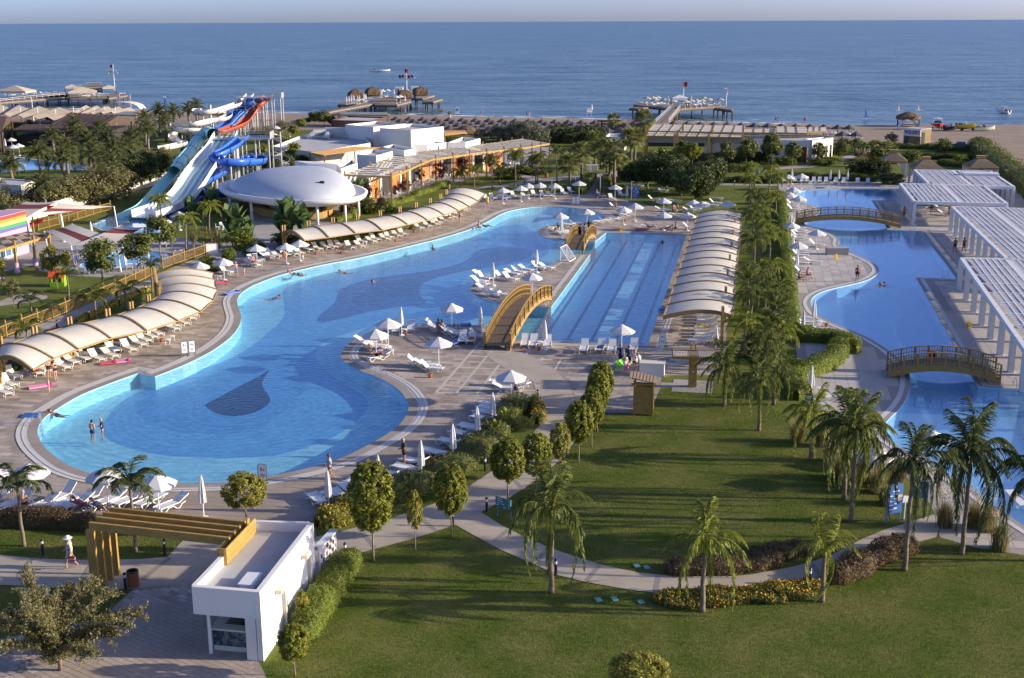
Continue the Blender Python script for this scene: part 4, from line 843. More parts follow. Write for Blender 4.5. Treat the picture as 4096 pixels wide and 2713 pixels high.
for(x,y,z,c_)in((1238,715,5.0,2),(1505,720,5.0,2),(1800,725,5.0,2),(2090,725,5.0,2),(1255,680,5.6,2),(1530,690,5.8,2),(1575,640,6.4,2),(1830,645,6.4,2),(2095,650,6.4,2),(1270,650,6.2,2)):
    g=G(*Q2(x,y),z);k=MB();k.box(g[0],g[1],z/2,.35,.35,z);ob('post',k,m_wood,root)
k=MB();a,b=G(*Q2(1250,775),3.2),G(*Q2(2085,785),3.2);k.beam(a,b,.1,1.0);ob('wind_screen',k,mat('clear_screen',(.42,.42,.40),.4),root)
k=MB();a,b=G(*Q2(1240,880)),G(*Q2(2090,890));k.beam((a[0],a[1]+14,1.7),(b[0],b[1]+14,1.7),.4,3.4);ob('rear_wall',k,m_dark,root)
for i_,x in enumerate((760,790,955,640)):
    g=G(*Q3(x,(800,770,720,800)[i_]))
block('long white wall of the beach bar behind the round trees',TT(3,0,[(-390,760),(520,785),(720,758),(540,750),(-380,735)]),3.6,m_wht,.2,'building')
wbl=block('white corner pavilion with tall slot openings beside the beach bar path',TT(3,0,[(470,770),(540,782),(720,762),(640,752)]),3.7,m_wht,.2)
for i in range(4):
    t0,t1=.18+i*.2,.26+i*.2;A,B=v2(G(*Q3(540,978))),v2(G(*Q3(722,935)));p=A+(B-A)*t0;q=A+(B-A)*t1;n_=np.array((B-A)[::-1])*(1,-1);n_/=np.linalg.norm(n_)
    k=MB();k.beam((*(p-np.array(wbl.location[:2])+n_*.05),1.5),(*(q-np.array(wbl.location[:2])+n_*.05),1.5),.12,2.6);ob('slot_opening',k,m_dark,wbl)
A,B=v2(G(*Q3(345,960))),v2(G(*Q3(490,975)));k=MB();k.beam((*(A-np.array(wbl.location[:2])),1.5),(*(B-np.array(wbl.location[:2])),1.5),.3,3.0);ob('doorway',k,mat('warm_interior',(.16,.09,.04),.8),wbl)
block('small white hut with a red crescent emblem beside the fan palms',TT(2,0,[(905,745),(1070,750),(1090,720),(940,718)]),3.2)
k=MB();g=G(*Q2(1043,763),2.6);k.lathe([(.55,0),(.55,.06)],16);em=ob('crescent_emblem',k,mat('emblem_red',(.6,.03,.03),.5));em.rotation_euler=(math.pi/2,0,0);em.location=(g[0],g[1]-.3,2.6);tagit(em,'round red emblem on the wall of the small white hut','emblem')
# ---- wooden gate frame and thatched sun hut by the beach
g=G(*Q2(875,735));r=thing('wood_gate','tall dark wooden gate frame standing before the beach parasols','gate',(g[0],g[1],0));h_=zat(*Q2(875,735),Q2(0,612)[1])
for x in(0,3.2):k=MB();k.box(x,0,h_/2,.5,.4,h_);ob('post',k,m_woodd,r)
k=MB();k.box(1.6,0,h_,5.5,.8,.35);ob('lintel',k,m_woodd,r)
g=G(*Q2(1000,712));r=thing('beach_kiosk','small orange wooden kiosk beside the beach walkway','kiosk',(g[0],g[1],0));k=MB();k.box(0,0,1.2,5,3,2.4);ob('wall',k,m_or,r);k=MB();k.box(0,0,2.5,5.8,3.8,.25);ob('roof',k,m_wood,r);k=MB();k.box(0,-1.52,1.5,3,.06,1.0);ob('hatch',k,m_dark,r)
# ---- water sports hut with its sign
a,b,c_=v2(G(*Q3(1322,825))),v2(G(*Q3(1468,838))),v2(G(*Q3(1572,833)));hH=zat(*Q3(1468,838),Q3(0,690)[1])
root=thing('water_sports_hut','brown box hut with a white WATER SPORTS sign on the beach','hut',(b[0],b[1],0));A=a-b;C=c_-b;Cn=np.array((C[0],abs(C[0])*.55+.5));m_hut=mat('olive_brown_panel',(.24,.16,.055),.7,(.20,.13,.05),.5)
k=MB();k.prism([tuple(A),(0,0),tuple(Cn),tuple(A+Cn)],0,hH);ob('wall',k,m_hut,root);k=MB();k.prism([tuple(A*1.03),(0,-.1),tuple(Cn*1.03),tuple((A+Cn)*1.03)],hH,hH+.12);ob('roof',k,m_roofm,root)
u_=A/np.linalg.norm(A);n_=np.array((-u_[1],u_[0]));n_=n_ if n_[1]<0 else-n_;LA=np.linalg.norm(A)
k=MB();k.beam((*(n_*.08),hH-.75),(*(A+n_*.08),hH-.75),.12,1.5);ob('sign_panel',k,m_wmet,root)
cu=bpy.data.curves.new('sign_text','FONT');cu.body='WATER SPORTS';cu.size=1.15;cu.extrude=.02;cu.align_x='CENTER';cu.align_y='CENTER';cu.materials.append(mat('sign_crimson',(.30,.015,.04),.5));cu.offset=.03
tx0=bpy.data.objects.new('sign_text_curve',cu);COL.objects.link(tx0);bpy.context.view_layer.update();tme=bpy.data.meshes.new_from_object(tx0.evaluated_get(bpy.context.evaluated_depsgraph_get()));bpy.data.objects.remove(tx0);tx=link('sign_text',tme,root);mid=A/2+n_*.17;tx.location=(mid[0],mid[1],hH-.75);tx.rotation_euler=(math.pi/2,0,math.atan2(-u_[1],-u_[0]));bpy.context.view_layer.update();tx.scale=(LA*.9/max(tx.dimensions.x,.1),1,1)
k=MB();k.beam((*(A*.70+n_*.06),1.5),(*(A*.92+n_*.06),1.5),.06,2.6);ob('window',k,m_glass,root);k=MB();nn2=Cn/np.linalg.norm(Cn);n3=np.array((nn2[1],-nn2[0]));k.beam((*(Cn*.12+n3*.06),1.6),(*(Cn*.38+n3*.06),1.6),.06,3.0);ob('door',k,m_glass,root)
# ---- thatched lookout on the beach
def thatch(mb,c,r,z0,h,n=22,eave=.5,top=.12):
    rows=[]
    for j,(rr,zz)in enumerate(((.93,-eave),(1.0,-eave*.8),(1.02,0),(.8,.32),(.5,.66),(.2,.92),(top,1.0))):
        rows.append([(c[0]+r*rr*(1+random.uniform(-.05,.05))*math.cos(2*math.pi*i/n),c[1]+r*rr*(1+random.uniform(-.05,.05))*math.sin(2*math.pi*i/n),z0+(zz*h if zz>0 else zz)+random.uniform(-.06,.06))for i in range(n)])
    mb.grid(rows,closed=True)
m_tha=mat('thatch',(.145,.105,.07),.95,(.20,.15,.10),1.5,bump=0.8,bscale=6,spec=.05,stretch=(3,3,.6))
m_thg=mat('grey_thatch',(.105,.095,.098),.95,(.15,.135,.135),1.2,bump=0.8,bscale=5,spec=.05)
g=G(*Q3(1365,660));r=thing('lookout_hut','raised beach hut with white boarding and a shaggy thatched roof','hut',(g[0],g[1],0));hh=zat(*Q3(1365,660),Q3(0,535)[1]);w=2.7
k=MB();thatch(k,(0,0),w*1.15,hh*.72,hh*.28,24,.9);ob('roof',k,m_tha,r)
for x in(-1,1):
    for y in(-1,1):k=MB();k.box(x*w*.8,y*w*.7,hh*.37,.25,.25,hh*.74);ob('post',k,m_woodd,r)
for z in range(8):k=MB();k.box(0,-w*.72,hh*.12+z*hh*.06,w*1.7,.08,hh*.055);ob('board',k,m_wmet,r)
k=MB();k.box(0,0,hh*.18,w*1.7,w*1.5,.2);ob('floor',k,m_woodd,r)
g=G(*Q3(1375,690));r=thing('arched_shelter','white arched canvas shelter behind the brown hut','shelter',(g[0],g[1],0));k=MB();k.grid([[(x*2.4,y*.6,2.3*math.sqrt(max(0,1-x*x)))for x in np.linspace(-1,1,16)]for y in(0,.9,4)]);ob('canvas',k,m_wht,r,smooth=True)
# ---- gazebos with tiered roofs
def gazebo(label,apex,eaveL,eaveR,baseY,za=4.9,ze=3.0):
    L_,R_=v2(G(*eaveL,ze)),v2(G(*eaveR,ze));w=np.linalg.norm(R_-L_);c=(L_+R_)/2;d=(R_-L_)/w;n=np.array((-d[1],d[0]));c=c+n*w/2
    r=thing('gazebo',label,'gazebo',(c[0],c[1],0),math.atan2(d[1],d[0]),'square gazebos with stepped shingle roofs')
    mg=mat('shingle_board',(.30,.235,.15),.85,(.25,.19,.12),1.5,objrand=.15)
    ns=9
    for i in range(ns):
        t=i/ns;s=w/2*(1-t*.72);s2=w/2*(1-(i+1.25)/ns*.72);z0=ze+(za-ze-.7)*t;z1=ze+(za-ze-.7)*(i+1)/ns;k=MB();k.prism([(-s,-s),(s,-s),(s,s),(-s,s)],z0,z0+.09)
        for q in range(4):
            a_,b_=[(-1,-1),(1,-1),(1,1),(-1,1)][q],[(1,-1),(1,1),(-1,1),(-1,-1)][q];k.face([(a_[0]*s,a_[1]*s,z0+.09),(b_[0]*s,b_[1]*s,z0+.09),(b_[0]*s2,b_[1]*s2,z1+.02),(a_[0]*s2,a_[1]*s2,z1+.02)])
        ob('shingle',k,mg,r)
    s=w*.13;k=MB();k.prism([(-s,-s),(s,-s),(s,s),(-s,s)],za-.85,za-.2);s*=1.15;k.prism([(-s,-s),(s,-s),(s,s),(-s,s)],za-.2,za-.1);ob('roof_cap',k,m_wood,r)
    k=MB();s=w*.47
    for q in range(4):
        a_,b_=[(-1,-1),(1,-1),(1,1),(-1,1)][q],[(1,-1),(1,1),(-1,1),(-1,-1)][q];k.beam((a_[0]*s,a_[1]*s,ze-.12),(b_[0]*s,b_[1]*s,ze-.12),.2,.3)
    ob('eave_beam',k,m_wood,r)
    for x in(-1,1):
        for y in(-1,1):
            k=MB();k.box(x*s*.95,y*s*.95,ze/2-.1,.35,.35,ze-.2);ob('post',k,m_crm,r)
            rows=[[(x*s*.93*(1-.12*f*(1-f)*4)-x*f*s*.75*math.sqrt(1-hh_),y*s*.98,ze*.95*hh_+.1)for f in np.linspace(0,1,6)]for hh_ in(1,.75,.5,.3,0)]
            rows=[[(x*(s*.93-f*s*.8*max(.1,(hh_-.3)*1.3)),y*s*.99+.05*math.sin(f*20),ze*.95*hh_+.1)for f in np.linspace(0,1,8)]for hh_ in(1,.75,.55,.35,.02)]
            k=MB();k.grid(rows);ob('curtain',k,mat('sheer_curtain',(.74,.70,.62),.8,transl=.4),r,smooth=True)
    return r
gazebo('square gazebo with white curtains tied back, beside the pampas grass',T(3,0,1255,880),T(3,0,1135,962),T(3,0,1365,966),0)
gazebo('square gazebo in the middle, its roof rising behind the white pergola',T(3,0,1545,935),T(3,0,1418,1028),T(3,0,1670,1030),0)
gazebo('square gazebo at the hedge, its roof rising behind the white pergola',T(3,0,2030,930),T(3,0,1895,1020),T(3,0,2158,1022),0)
# water slides
def slide_path(pts):
    "pts: (px, py, height) in photograph pixels"
    return cr([G(*p)for p in pts],7)
def trough(k,pts,r,a0=-100,a1=100,n=9,thick=0.06,lip=0.0):
    P=[np.array(p)for p in pts];rows=[];N=len(P)
    for i,p in enumerate(P):
        d=P[min(i+1,N-1)]-P[max(i-1,0)];h=np.array((d[0],d[1],0));h/=max(np.linalg.norm(h),1e-6);s=np.array((h[1],-h[0],0));d/=np.linalg.norm(d);u=np.cross(s,d)
        rows.append([p+s*math.sin(math.radians(a))*r-u*(math.cos(math.radians(a))*r)+u*r*.0 for a in np.linspace(a0,a1,n)]+[p+s*math.sin(math.radians(a))*(r+thick)-u*(math.cos(math.radians(a))*(r+thick))for a in np.linspace(a1,a0,n)])
    k.grid(rows,closed=True)
def collars(root,pts,r,m,every=9,a0=-100,a1=100):
    P=[np.array(p)for p in pts]
    for i in range(every//2,len(P)-1,every):
        p=P[i];d=P[i+1]-P[i-1];d/=np.linalg.norm(d);h=np.array((d[0],d[1],0));h/=max(np.linalg.norm(h),1e-6);s=np.array((h[1],-h[0],0));u=np.cross(s,d);k=MB()
        ang=np.linspace(a0,a1,10);k.grid([[p+d*e+s*math.sin(math.radians(a))*rr-u*math.cos(math.radians(a))*rr for a in ang]for e,rr in((-.06,r+.05),(-.06,r+.14),(.06,r+.14),(.06,r+.05))]);ob('flange',k,m,root)
def struts(root,pts,r,every=12,off=0.0,dia=.16):
    P=[np.array(p)for p in pts]
    for i in range(every//2,len(P)-1,every):
        p=P[i]
        if p[2]-r<0.5:continue
        k=MB();k.tube([(p[0],p[1],0),(p[0],p[1],p[2]-r)],dia,6);ob('support_pole',k,m_metal,root)
m_sw=mat('slide_white',(.76,.73,.66),.3,(.70,.67,.60),.4);m_sb=mat('slide_blue',(.035,.13,.52),.25,(.05,.17,.60),.3);m_slb=mat('slide_light_blue',(.13,.33,.70),.25);m_sr=mat('slide_red',(.45,.09,.035),.3);m_st=mat('slide_teal',(.46,.80,.70),.3,(.50,.84,.74),.3);m_flg=mat('slide_flange',(.16,.22,.25),.5)
def slide(label,pts,r,m,a=100,ev=9,sv=12,nm='water_slide',fl=m_flg):
    P=slide_path(pts);root=thing(nm,label,'water slide',(0,0,0),group='water slides beyond the children pool');k=MB();trough(k,P,r,-a,a);ob('trough',k,m,root,smooth=True);collars(root,P,r,fl,ev,-a,a);struts(root,P,r,sv);return root,P
def zo(L):return[(650+x/4.48,330+y/4.48,z)for x,y,z in L]
white=zo([(1570,200,8.9),(1450,310,7.9),(1340,365,7.4),(1120,440,6.9),(950,485,6.6),(720,515,6.3),(600,505,6.1),(640,470,5.9),(800,500,5.7),(980,520,5.5),(1130,525,5.3),(1180,565,5.1),(1100,620,4.9),(900,655,4.6),(600,720,4.2),(330,735,3.9),(200,735,3.7),(185,780,3.4),(300,820,3.2),(500,830,3.1),(760,835,2.9),(830,850,2.8),(640,870,2.6),(400,870,2.4),(230,890,2.2),(180,960,1.9),(250,1040,1.5),(370,1060,1.3),(300,1090,1.1),(100,1130,1.0),(-60,1150,.9)])
slide('winding white water slide with open loops starting from the tall far tower',white,.95,m_sw,95,8,14)
red=zo([(1900,215,9.0),(1770,330,7.8),(1650,460,6.1),(1540,590,4.5),(1450,690,3.5),(1320,755,3.0),(1060,850,2.4),(960,895,1.9),(830,1060,1.1),(720,1190,.6)])
slide('steep red water slide dropping straight from the tall far tower',red,1.15,m_sr,95,7,5)
blue1=zo([(1640,225,9.0),(1570,330,7.8),(1450,450,6.1),(1310,520,5.4),(1210,640,4.2),(1130,735,3.2),(1000,800,2.7),(890,860,2.1),(770,1060,1.2),(700,1180,.7)])
slide('steep blue water slide between the white and the red one',blue1,1.1,m_sb,95,7,6)
b2=zo([(1500,500,5.6),(1400,590,4.7),(1290,710,3.5),(1210,760,3.0)])
slide('short pale blue slide lane beside the red slide',b2,.55,m_slb,80,9,30)
bs=[(2095,735,8.7),(1995,820,7.6),(1880,880,6.8),(1845,905,6.4),(1900,940,6.0),(2050,950,5.7),(2180,945,5.4),(2250,935,5.2),(2200,905,5.0),(2080,940,4.8),(1990,980,4.5),(1850,1065,3.8),(1710,1135,3.2),(1650,1160,2.8),(1710,1195,2.5),(1850,1212,2.2),(1990,1212,2.0),(2060,1200,1.9),(1990,1190,1.7),(1860,1220,1.5),(1720,1250,1.2),(1640,1300,.9),(1560,1345,.6),(1450,1405,.4),(1400,1450,.2)]
slide('spiral blue water slide winding round a steel post on the near tower',[(*T(0,0,x,y),z)for x,y,z in bs],.95,m_sb,100,7,13,fl=mat('slide_dark_flange',(.02,.06,.2),.5))
tt_=[(*T(0,0,x,y),z)for x,y,z in[(1835,728,8.7),(1785,712,8.5),(1720,765,7.7),(1640,870,6.1),(1560,960,5.0),(1510,1040,4.0),(1420,1135,3.0),(1330,1240,1.9),(1240,1335,1.1),(1150,1385,.7),(1060,1425,.5)]]
P=slide_path(tt_);cut=36;root=thing('water_slide','turquoise tube slide that opens into a trough above the splash pool','water slide',(0,0,0),group='water slides beyond the children pool')
k=MB();trough(k,P[:cut+1],.95,-178,178,17);ob('tube',k,m_st,root,smooth=True);k=MB();trough(k,P[cut:],.95,-100,100);ob('trough',k,m_st,root,smooth=True);collars(root,P[:cut],.95,m_flg,6,-178,178);struts(root,P,.95,9)
ml=[(*T(0,0,x,y),z)for x,y,z in[(1950,742,8.4),(1925,790,7.6),(1880,870,6.4),(1800,960,5.4),(1710,1080,4.0),(1640,1190,2.8),(1560,1290,1.6),(1440,1370,.8),(1240,1445,.4)]]
P=[np.array(p)for p in slide_path(ml)];root=thing('water_slide','wide white slide with four turquoise lanes beside the tube slide','water slide',(0,0,0),group='water slides beyond the children pool');N=len(P)
prof=[(-2.0,1.0,0),(-1.95,.0,0),(-1.75,.0,0)]
for q in range(4):c0=-1.75+q*.875;prof+=[(c0+.10,.0,0),(c0+.2,-.06,1),(c0+.68,-.06,1),(c0+.78,0,0)]
prof+=[(1.75,0,0),(1.95,.0,0),(2.0,1.0,0)]
rows=[]
for i,p in enumerate(P):
    d=P[min(i+1,N-1)]-P[max(i-1,0)];h=np.array((d[0],d[1],0));h/=np.linalg.norm(h);s=np.array((-h[1],h[0],0))
    rows.append([p+s*x+np.array((0,0,z))for x,z,_ in prof])
for j in range(len(prof)-1):
    k=MB();k.grid([[r_[j],r_[j+1]]for r_ in rows]);lane=prof[j][2]and prof[j+1][2]
    if j in(0,len(prof)-2):k.grid([[r_[j]+(0,0,.04),r_[j+1]+(0,0,-.25)]for r_ in rows])
    ob('lane' if lane else('side_wall' if j in(0,len(prof)-2)else 'divider'),k,mat('lane_turquoise',(.20,.50,.50),.35)if lane else mat('slide_bluish_white',(.72,.76,.80),.35),root,smooth=True)
struts(root,P,.3,8);k=MB();a=P[0]
# towers
def tower(label,cpx,top,w,legs,stair=None):
    g=G(*cpx);r=thing('slide_tower',label,'tower',(g[0],g[1],0))
    for x in np.linspace(-w/2,w/2,legs):
        for y in(-1.6,1.6):k=MB();k.tube([(x,y,0),(x,y,top)],.14,6);ob('tower_leg',k,m_metal,r)
    k=MB();k.box(0,0,top,w+.6,3.8,.18);ob('platform',k,m_metal,r)
    for z in(top*.33,top*.66):
        for y in(-1.6,1.6):k=MB();k.beam((-w/2,y,z),(w/2,y,z),.1,.12);ob('crossbar',k,m_metal,r)
    xs=np.linspace(-w/2,w/2,legs)
    for i in range(legs-1):k=MB();k.beam((xs[i],-1.6,.2),(xs[i+1],-1.6,top*.5),.07,.07);ob('brace',k,m_metal,r)
    for y in(-1.8,1.8):
        for zz in(.55,1.1):k=MB();k.beam((-w/2,y,top+zz),(w/2,y,top+zz),.06,.06);ob('guard_rail',k,m_metal,r)
    k=MB();k.box(w/2+.3,0,top+.6,.05,3.6,1.1);ob('guard_panel',k,m_metal,r)
    if stair:
        sx,turns=stair;k=MB();k.tube([(sx,0,0),(sx,0,top+1)],.14,6);ob('stair_pole',k,m_metal,r);n=int(top/.2);pm=MB();pm.box(.75,0,0,1.3,.36,.06);me=pm.mesh('stair_step',m_metal)
        for i in range(n):link('stair_step',me,r,(sx,0,(i+1)*top/n),i*turns*2*math.pi/n)
        k=MB();k.tube([(sx+1.4*math.cos(i*turns*2*math.pi/n),1.4*math.sin(i*turns*2*math.pi/n),(i+1)*top/n+1)for i in range(n)],.04,4);ob('stair_rail',k,m_metal,r)
    return r
tower('tall steel slide tower with many legs at the top of the white and red slides',(1045,528),8.6,11,6)
tower('steel slide tower with a spiral staircase at the top of the spiral blue slide',(985,742),8.0,9,5,(6.2,2.6))
for i,(c,z)in enumerate((((1290,1000),8.0),((2050,1190),6.6))):pass
g=G(*T(0,0,2055,1200));k=MB();k.tube([(0,0,0),(0,0,7.0)],.42,10);o_=ob('steel_mast',k,m_metal);o_.location=(g[0],g[1],0);tagit(o_,'thick grey steel post inside the spiral of the blue slide','post')
for i,(x,y,yt,l_)in enumerate(((515,1010,700,'thick grey post inside the lower loop of the white slide'),(870,760,400,'thick grey post inside the upper loop of the white slide'))):
    p_=(650+x/4.48,330+y/4.48);g=G(*p_);h_=zat(*p_,330+yt/4.48);k=MB();k.tube([(0,0,0),(0,0,h_)],.42,10);o_=ob('steel_mast',k,m_metal);o_.location=(g[0],g[1],0);tagit(o_,l_,'post')
# piers
m_pile=mat('pier_pile',(.055,.045,.04),.8,(.09,.075,.06),1.0);m_pdeck=mat('pier_deck',(.26,.205,.15),.85,(.21,.165,.12),.5,grain=.1,gscale=2)
def pier(label,polys,zd=2.2,step=7.0,rails=()):
    P0=G(*polys[0][0],zd);r=thing('pier',label,'pier',(P0[0],P0[1],-.5));O=np.array(P0[:2])
    for j,pl in enumerate(polys):
        Q=[tuple(v2(G(*p,zd))-O)for p in pl];k=MB();k.prism(Q,zd+.1,zd+.5);ob('deck',k,m_pdeck,r)
        n=len(Q)
        for i in range(n):
            a,b=np.array(Q[i]),np.array(Q[(i+1)%n]);L_=np.linalg.norm(b-a);m_=max(1,int(L_/step))
            for q in range(m_):p=a+(b-a)*(q+.5)/m_;k=MB();k.tube([(p[0],p[1],-3),(p[0],p[1],zd+.1)],.22,6);ob('pile',k,m_pile,r)
            k=MB();k.beam((*a,zd-.1),(*b,zd-.1),.3,.35);ob('girder',k,m_pile,r)
    for a,b in rails:
        A,B=v2(G(*a,zd))-O,v2(G(*b,zd))-O;L_=np.linalg.norm(B-A);n=max(2,int(L_/3));k=MB()
        for zz in(.55,1.05):k.beam((*A,zd+.5+zz),(*B,zd+.5+zz),.07,.07)
        for i in range(n+1):p=A+(B-A)*i/n;k.box(p[0],p[1],zd+1.05,.1,.1,1.1)
        ob('railing',k,m_wmet,r,kind='stuff')
    return r,O,zd+.5-.5
a=lambda x,y:(0+x/4.2286,300+y/4.2286)
pier('broad pier on the left with cream marquees and a tall stage wall',[[a(-300,420),a(60,385),a(1150,330),a(1150,375),a(0,470),a(-300,520)],[a(60,385),a(560,335),a(1000,300),a(1850,340),a(1850,390),a(1190,400),a(1100,375),a(500,395)],[a(1840,395),a(2165,345),a(2150,330),a(1750,310)]],2.2,7,[(a(0,460),a(1100,352)),(a(1190,385),a(1840,370))])
b_=lambda x,y:(1330+x/5.038,250+y/5.038)
pier('middle pier with four shaggy thatched huts and a tall flag mast',[[b_(0,985),b_(850,830),b_(845,780),b_(-250,1010),b_(-260,1050)],[b_(850,850),b_(1300,855),b_(1585,785),b_(1560,700),b_(1020,680),b_(840,760)],[b_(105,845),b_(480,845),b_(850,790),b_(700,750),b_(180,810)],[b_(1590,720),b_(1820,725),b_(2060,665),b_(1900,655)],[b_(1810,790),b_(2030,790),b_(2225,740),b_(2080,725)]],2.4,7,[(b_(105,835),b_(480,835))])
c_=lambda x,y:(2480+x/4.933,300+y/4.933)
pier('pier on the right crowded with cream parasols, reached by a wooden walkway',[[c_(680,970),c_(960,955),c_(1060,790),c_(1195,665),c_(1030,640),c_(800,790)],[c_(270,585),c_(950,655),c_(1195,670),c_(2070,615),c_(2060,590),c_(1200,560),c_(400,550)],[c_(180,650),c_(330,655),c_(560,640),c_(330,625)],[c_(1860,645),c_(2210,690),c_(2230,670),c_(2010,630)]],2.4,8,[(c_(700,960),c_(1030,650)),(c_(960,955),c_(1190,660))])
m_marq=mat('marquee_canvas',(.62,.53,.40),.85,(.57,.49,.37),.4,transl=.12)
m_marw=mat('white_marquee_canvas',(.76,.76,.75),.8,transl=.15)
def marquee(label,L_,R_,apex,z0=2.2,he=2.3,m=None,group='hipped marquees on the left pier'):
    A,B=np.array(G(*L_,z0+he)),np.array(G(*R_,z0+he));w=np.linalg.norm(B-A);c=(A+B)/2;d=(B-A)/w;n=np.array((-d[1],d[0],0));r=thing('marquee',label,'marquee',(c[0],c[1],z0),math.atan2(d[1],d[0]),group);dp=w*.62;ha=he+w*.16
    k=MB();C=[(-w/2,-dp/2,he),(w/2,-dp/2,he),(w/2,dp/2,he),(-w/2,dp/2,he)]
    for i in range(4):k.face([C[i],C[(i+1)%4],(0,0,ha)]);a_,b2_=C[i],C[(i+1)%4];k.face([(a_[0],a_[1],he-.6),(b2_[0],b2_[1],he-.6),b2_,a_])
    ob('canvas',k,m or m_marq,r)
    for i in range(4):k=MB();k.box(C[i][0]*.96,C[i][1]*.96,he/2,.18,.18,he);ob('post',k,m_black,r)
marquee('wide cream marquee at the left end of the left pier',a(10,265),a(520,268),None)
marquee('cream marquee in front of the stage wall on the left pier',a(1150,280),a(1640,270),None)
marquee('cream marquee behind the white one on the left pier',a(1090,200),a(1330,195),None)
marquee('pale marquee between two cream ones on the left pier',a(1220,210),a(1490,205),None)
marquee('cream marquee beside the flag mast on the left pier',a(1720,210),a(1960,205),None)
marquee('big white square parasol marquee on the crowded right pier',c_(1000,450),c_(1345,448),None,2.4,2.6,m_marw,'marquee on the right pier')
A,B=np.array(G(*a(1490,320),2.2)),np.array(G(*a(1725,315),2.2));r=thing('stage_wall','dark lattice stage wall with a row of lamps on top','stage wall',(A[0],A[1],2.2));d_=B-A;d_[2]=0;k=MB();k.beam((0,0,2.0),d_+(0,0,2.0),.5,3.2);ob('panel',k,mat('stage_grey',(.13,.13,.13),.8),r)
for z in(1.2,2.2,3.2):k=MB();k.beam((0,-.3,z),d_+(0,-.3,z),.15,.15);ob('rail',k,m_metal,r)
k=MB();k.beam((-.4,-.5,3.8),d_+(.4,-.5,3.8),.5,.3);ob('lamp_bar',k,m_metal,r)
def flagmast(label,base,ytop,z0,flags,arms=()):
    g=G(*base,z0);lo,hi=z0,60
    for _ in range(40):
        m_=(lo+hi)/2
        if PX((g[0],g[1],m_))[1]>ytop:lo=m_
        else:hi=m_
    h=lo-z0;r=thing('flag_mast',label,'flag mast',(g[0],g[1],z0));k=MB();k.tube([(0,0,0),(0,0,h)],[.16,.08],6);ob('mast',k,m_wmet,r)
    for(x,z,w,hh,c)in flags:
        w,hh,x=w*.62,hh*.62,x*.7;k=MB();k.grid([[(x+w*t,.25*math.sin(t*5),h*z-hh*t*.2),(x+w*t,.25*math.sin(t*5+.5),h*z-hh-hh*t*.25)]for t in np.linspace(0,1,6)]);ob('flag',k,mat('flag_'+c[0],c[1],.8),r)
    for(z,w)in arms:k=MB();k.beam((-w,0,h*z),(w,0,h*z),.08,.08);ob('yard',k,m_wmet,r)
RED,WHT,BLU,YEL,BLK=('red',(.55,.02,.02)),('white',(.8,.8,.8)),('blue',(.05,.1,.4)),('yellow',(.6,.4,.02)),('black',(.03,.03,.03))
flagmast('tall white flag mast with small flags at the end of the left pier',a(1945,270),258,2.2,[(-1.6,1,1.6,1.8,RED),(1.2,.78,1.4,1.6,WHT),(-3.4,.78,1.4,1.6,WHT),(-2.0,.77,1.3,1.5,YEL)],[(.8,3)])
flagmast('flag mast with a ring of small flags on the middle pier',b_(1500,600),273,2.4,[(-.9,1,1.8,2.4,RED),(-4,.72,1.4,1.6,BLK),(-2.5,.74,1.4,1.7,RED),(-1,.73,1.3,1.5,WHT),(.6,.72,1.5,1.8,RED),(2.2,.73,1.3,1.5,BLU),(3.2,.72,1.2,1.5,WHT)],[(.75,4)])
flagmast('thin mast with one red flag above the right pier',c_(1250,470),325,2.4,[(-.3,1,2.2,2.6,RED)])
flagmast('thin mast with a white pennant at the right end of the right pier',c_(2090,620),352,2.4,[(-.8,1,1.5,2.6,WHT)])
flagmast('white lamp mast rising from the garden before the left pier',(135,485),392,0,[])
flagmast('tall blue feather banner on the beach left of the white slide',(663,425),385,0,[(-.8,1,1.4,6.5,('sky',(.35,.5,.75)))])
flagmast('yellow and red lifeguard flag on the shore',T(1,0,1725,590),T(1,0,0,522)[1],0,[(-1,1,1.6,1.6,YEL),(-1,.75,1.6,.8,RED)])
# thatched huts on the middle pier, white cabins
m_sh=mat('shaggy_thatch',(.17,.11,.06),.95,(.11,.085,.06),.8,bump=1,bscale=5,spec=.05,stretch=(3,3,.5))
def shaggy(label,L_,R_,bot,z0=2.4):
    A,B=v2(G(*L_,z0)),v2(G(*R_,z0));w=np.linalg.norm(B-A);c=(A+B)/2;r=thing('thatched_hut',label,'hut',(c[0],c[1],z0),.3,'shaggy thatched huts on the middle pier');s=w/2
    k=MB();n=28;rows=[]
    for rr,zz in((1.05,.9),(1.13,1.2),(1.13,2.0),(1.05,2.5),(.72,3.1),(.3,3.5),(.09,3.6),(.09,3.95),(.02,4.0)):rows.append([(s*rr*(1+random.uniform(-.04,.04))*max(-.88,min(.88,math.cos(t)*1.25)),s*rr*(1+random.uniform(-.04,.04))*max(-.88,min(.88,math.sin(t)*1.25)),zz+random.uniform(-.1,.1)*(rr>.5))for t in[2*math.pi*i/n for i in range(n)]])
    k.grid(rows,closed=True);ob('thatch',k,m_sh,r);k=MB();k.box(0,0,.9,w*.8,w*.8,1.8);ob('wall',k,mat('hut_grey',(.20,.19,.18),.8),r)
shaggy('shaggy thatched hut behind a row of closed parasols on the middle pier',b_(325,770),b_(615,770),0);shaggy('shaggy thatched hut with the tallest roof knob on the middle pier',b_(672,720),b_(955,720),0);shaggy('shaggy thatched hut beside the flag mast on the middle pier',b_(1310,780),b_(1590,780),0);shaggy('shaggy thatched hut at the right end of the middle pier',b_(1630,715),b_(1915,715),0)
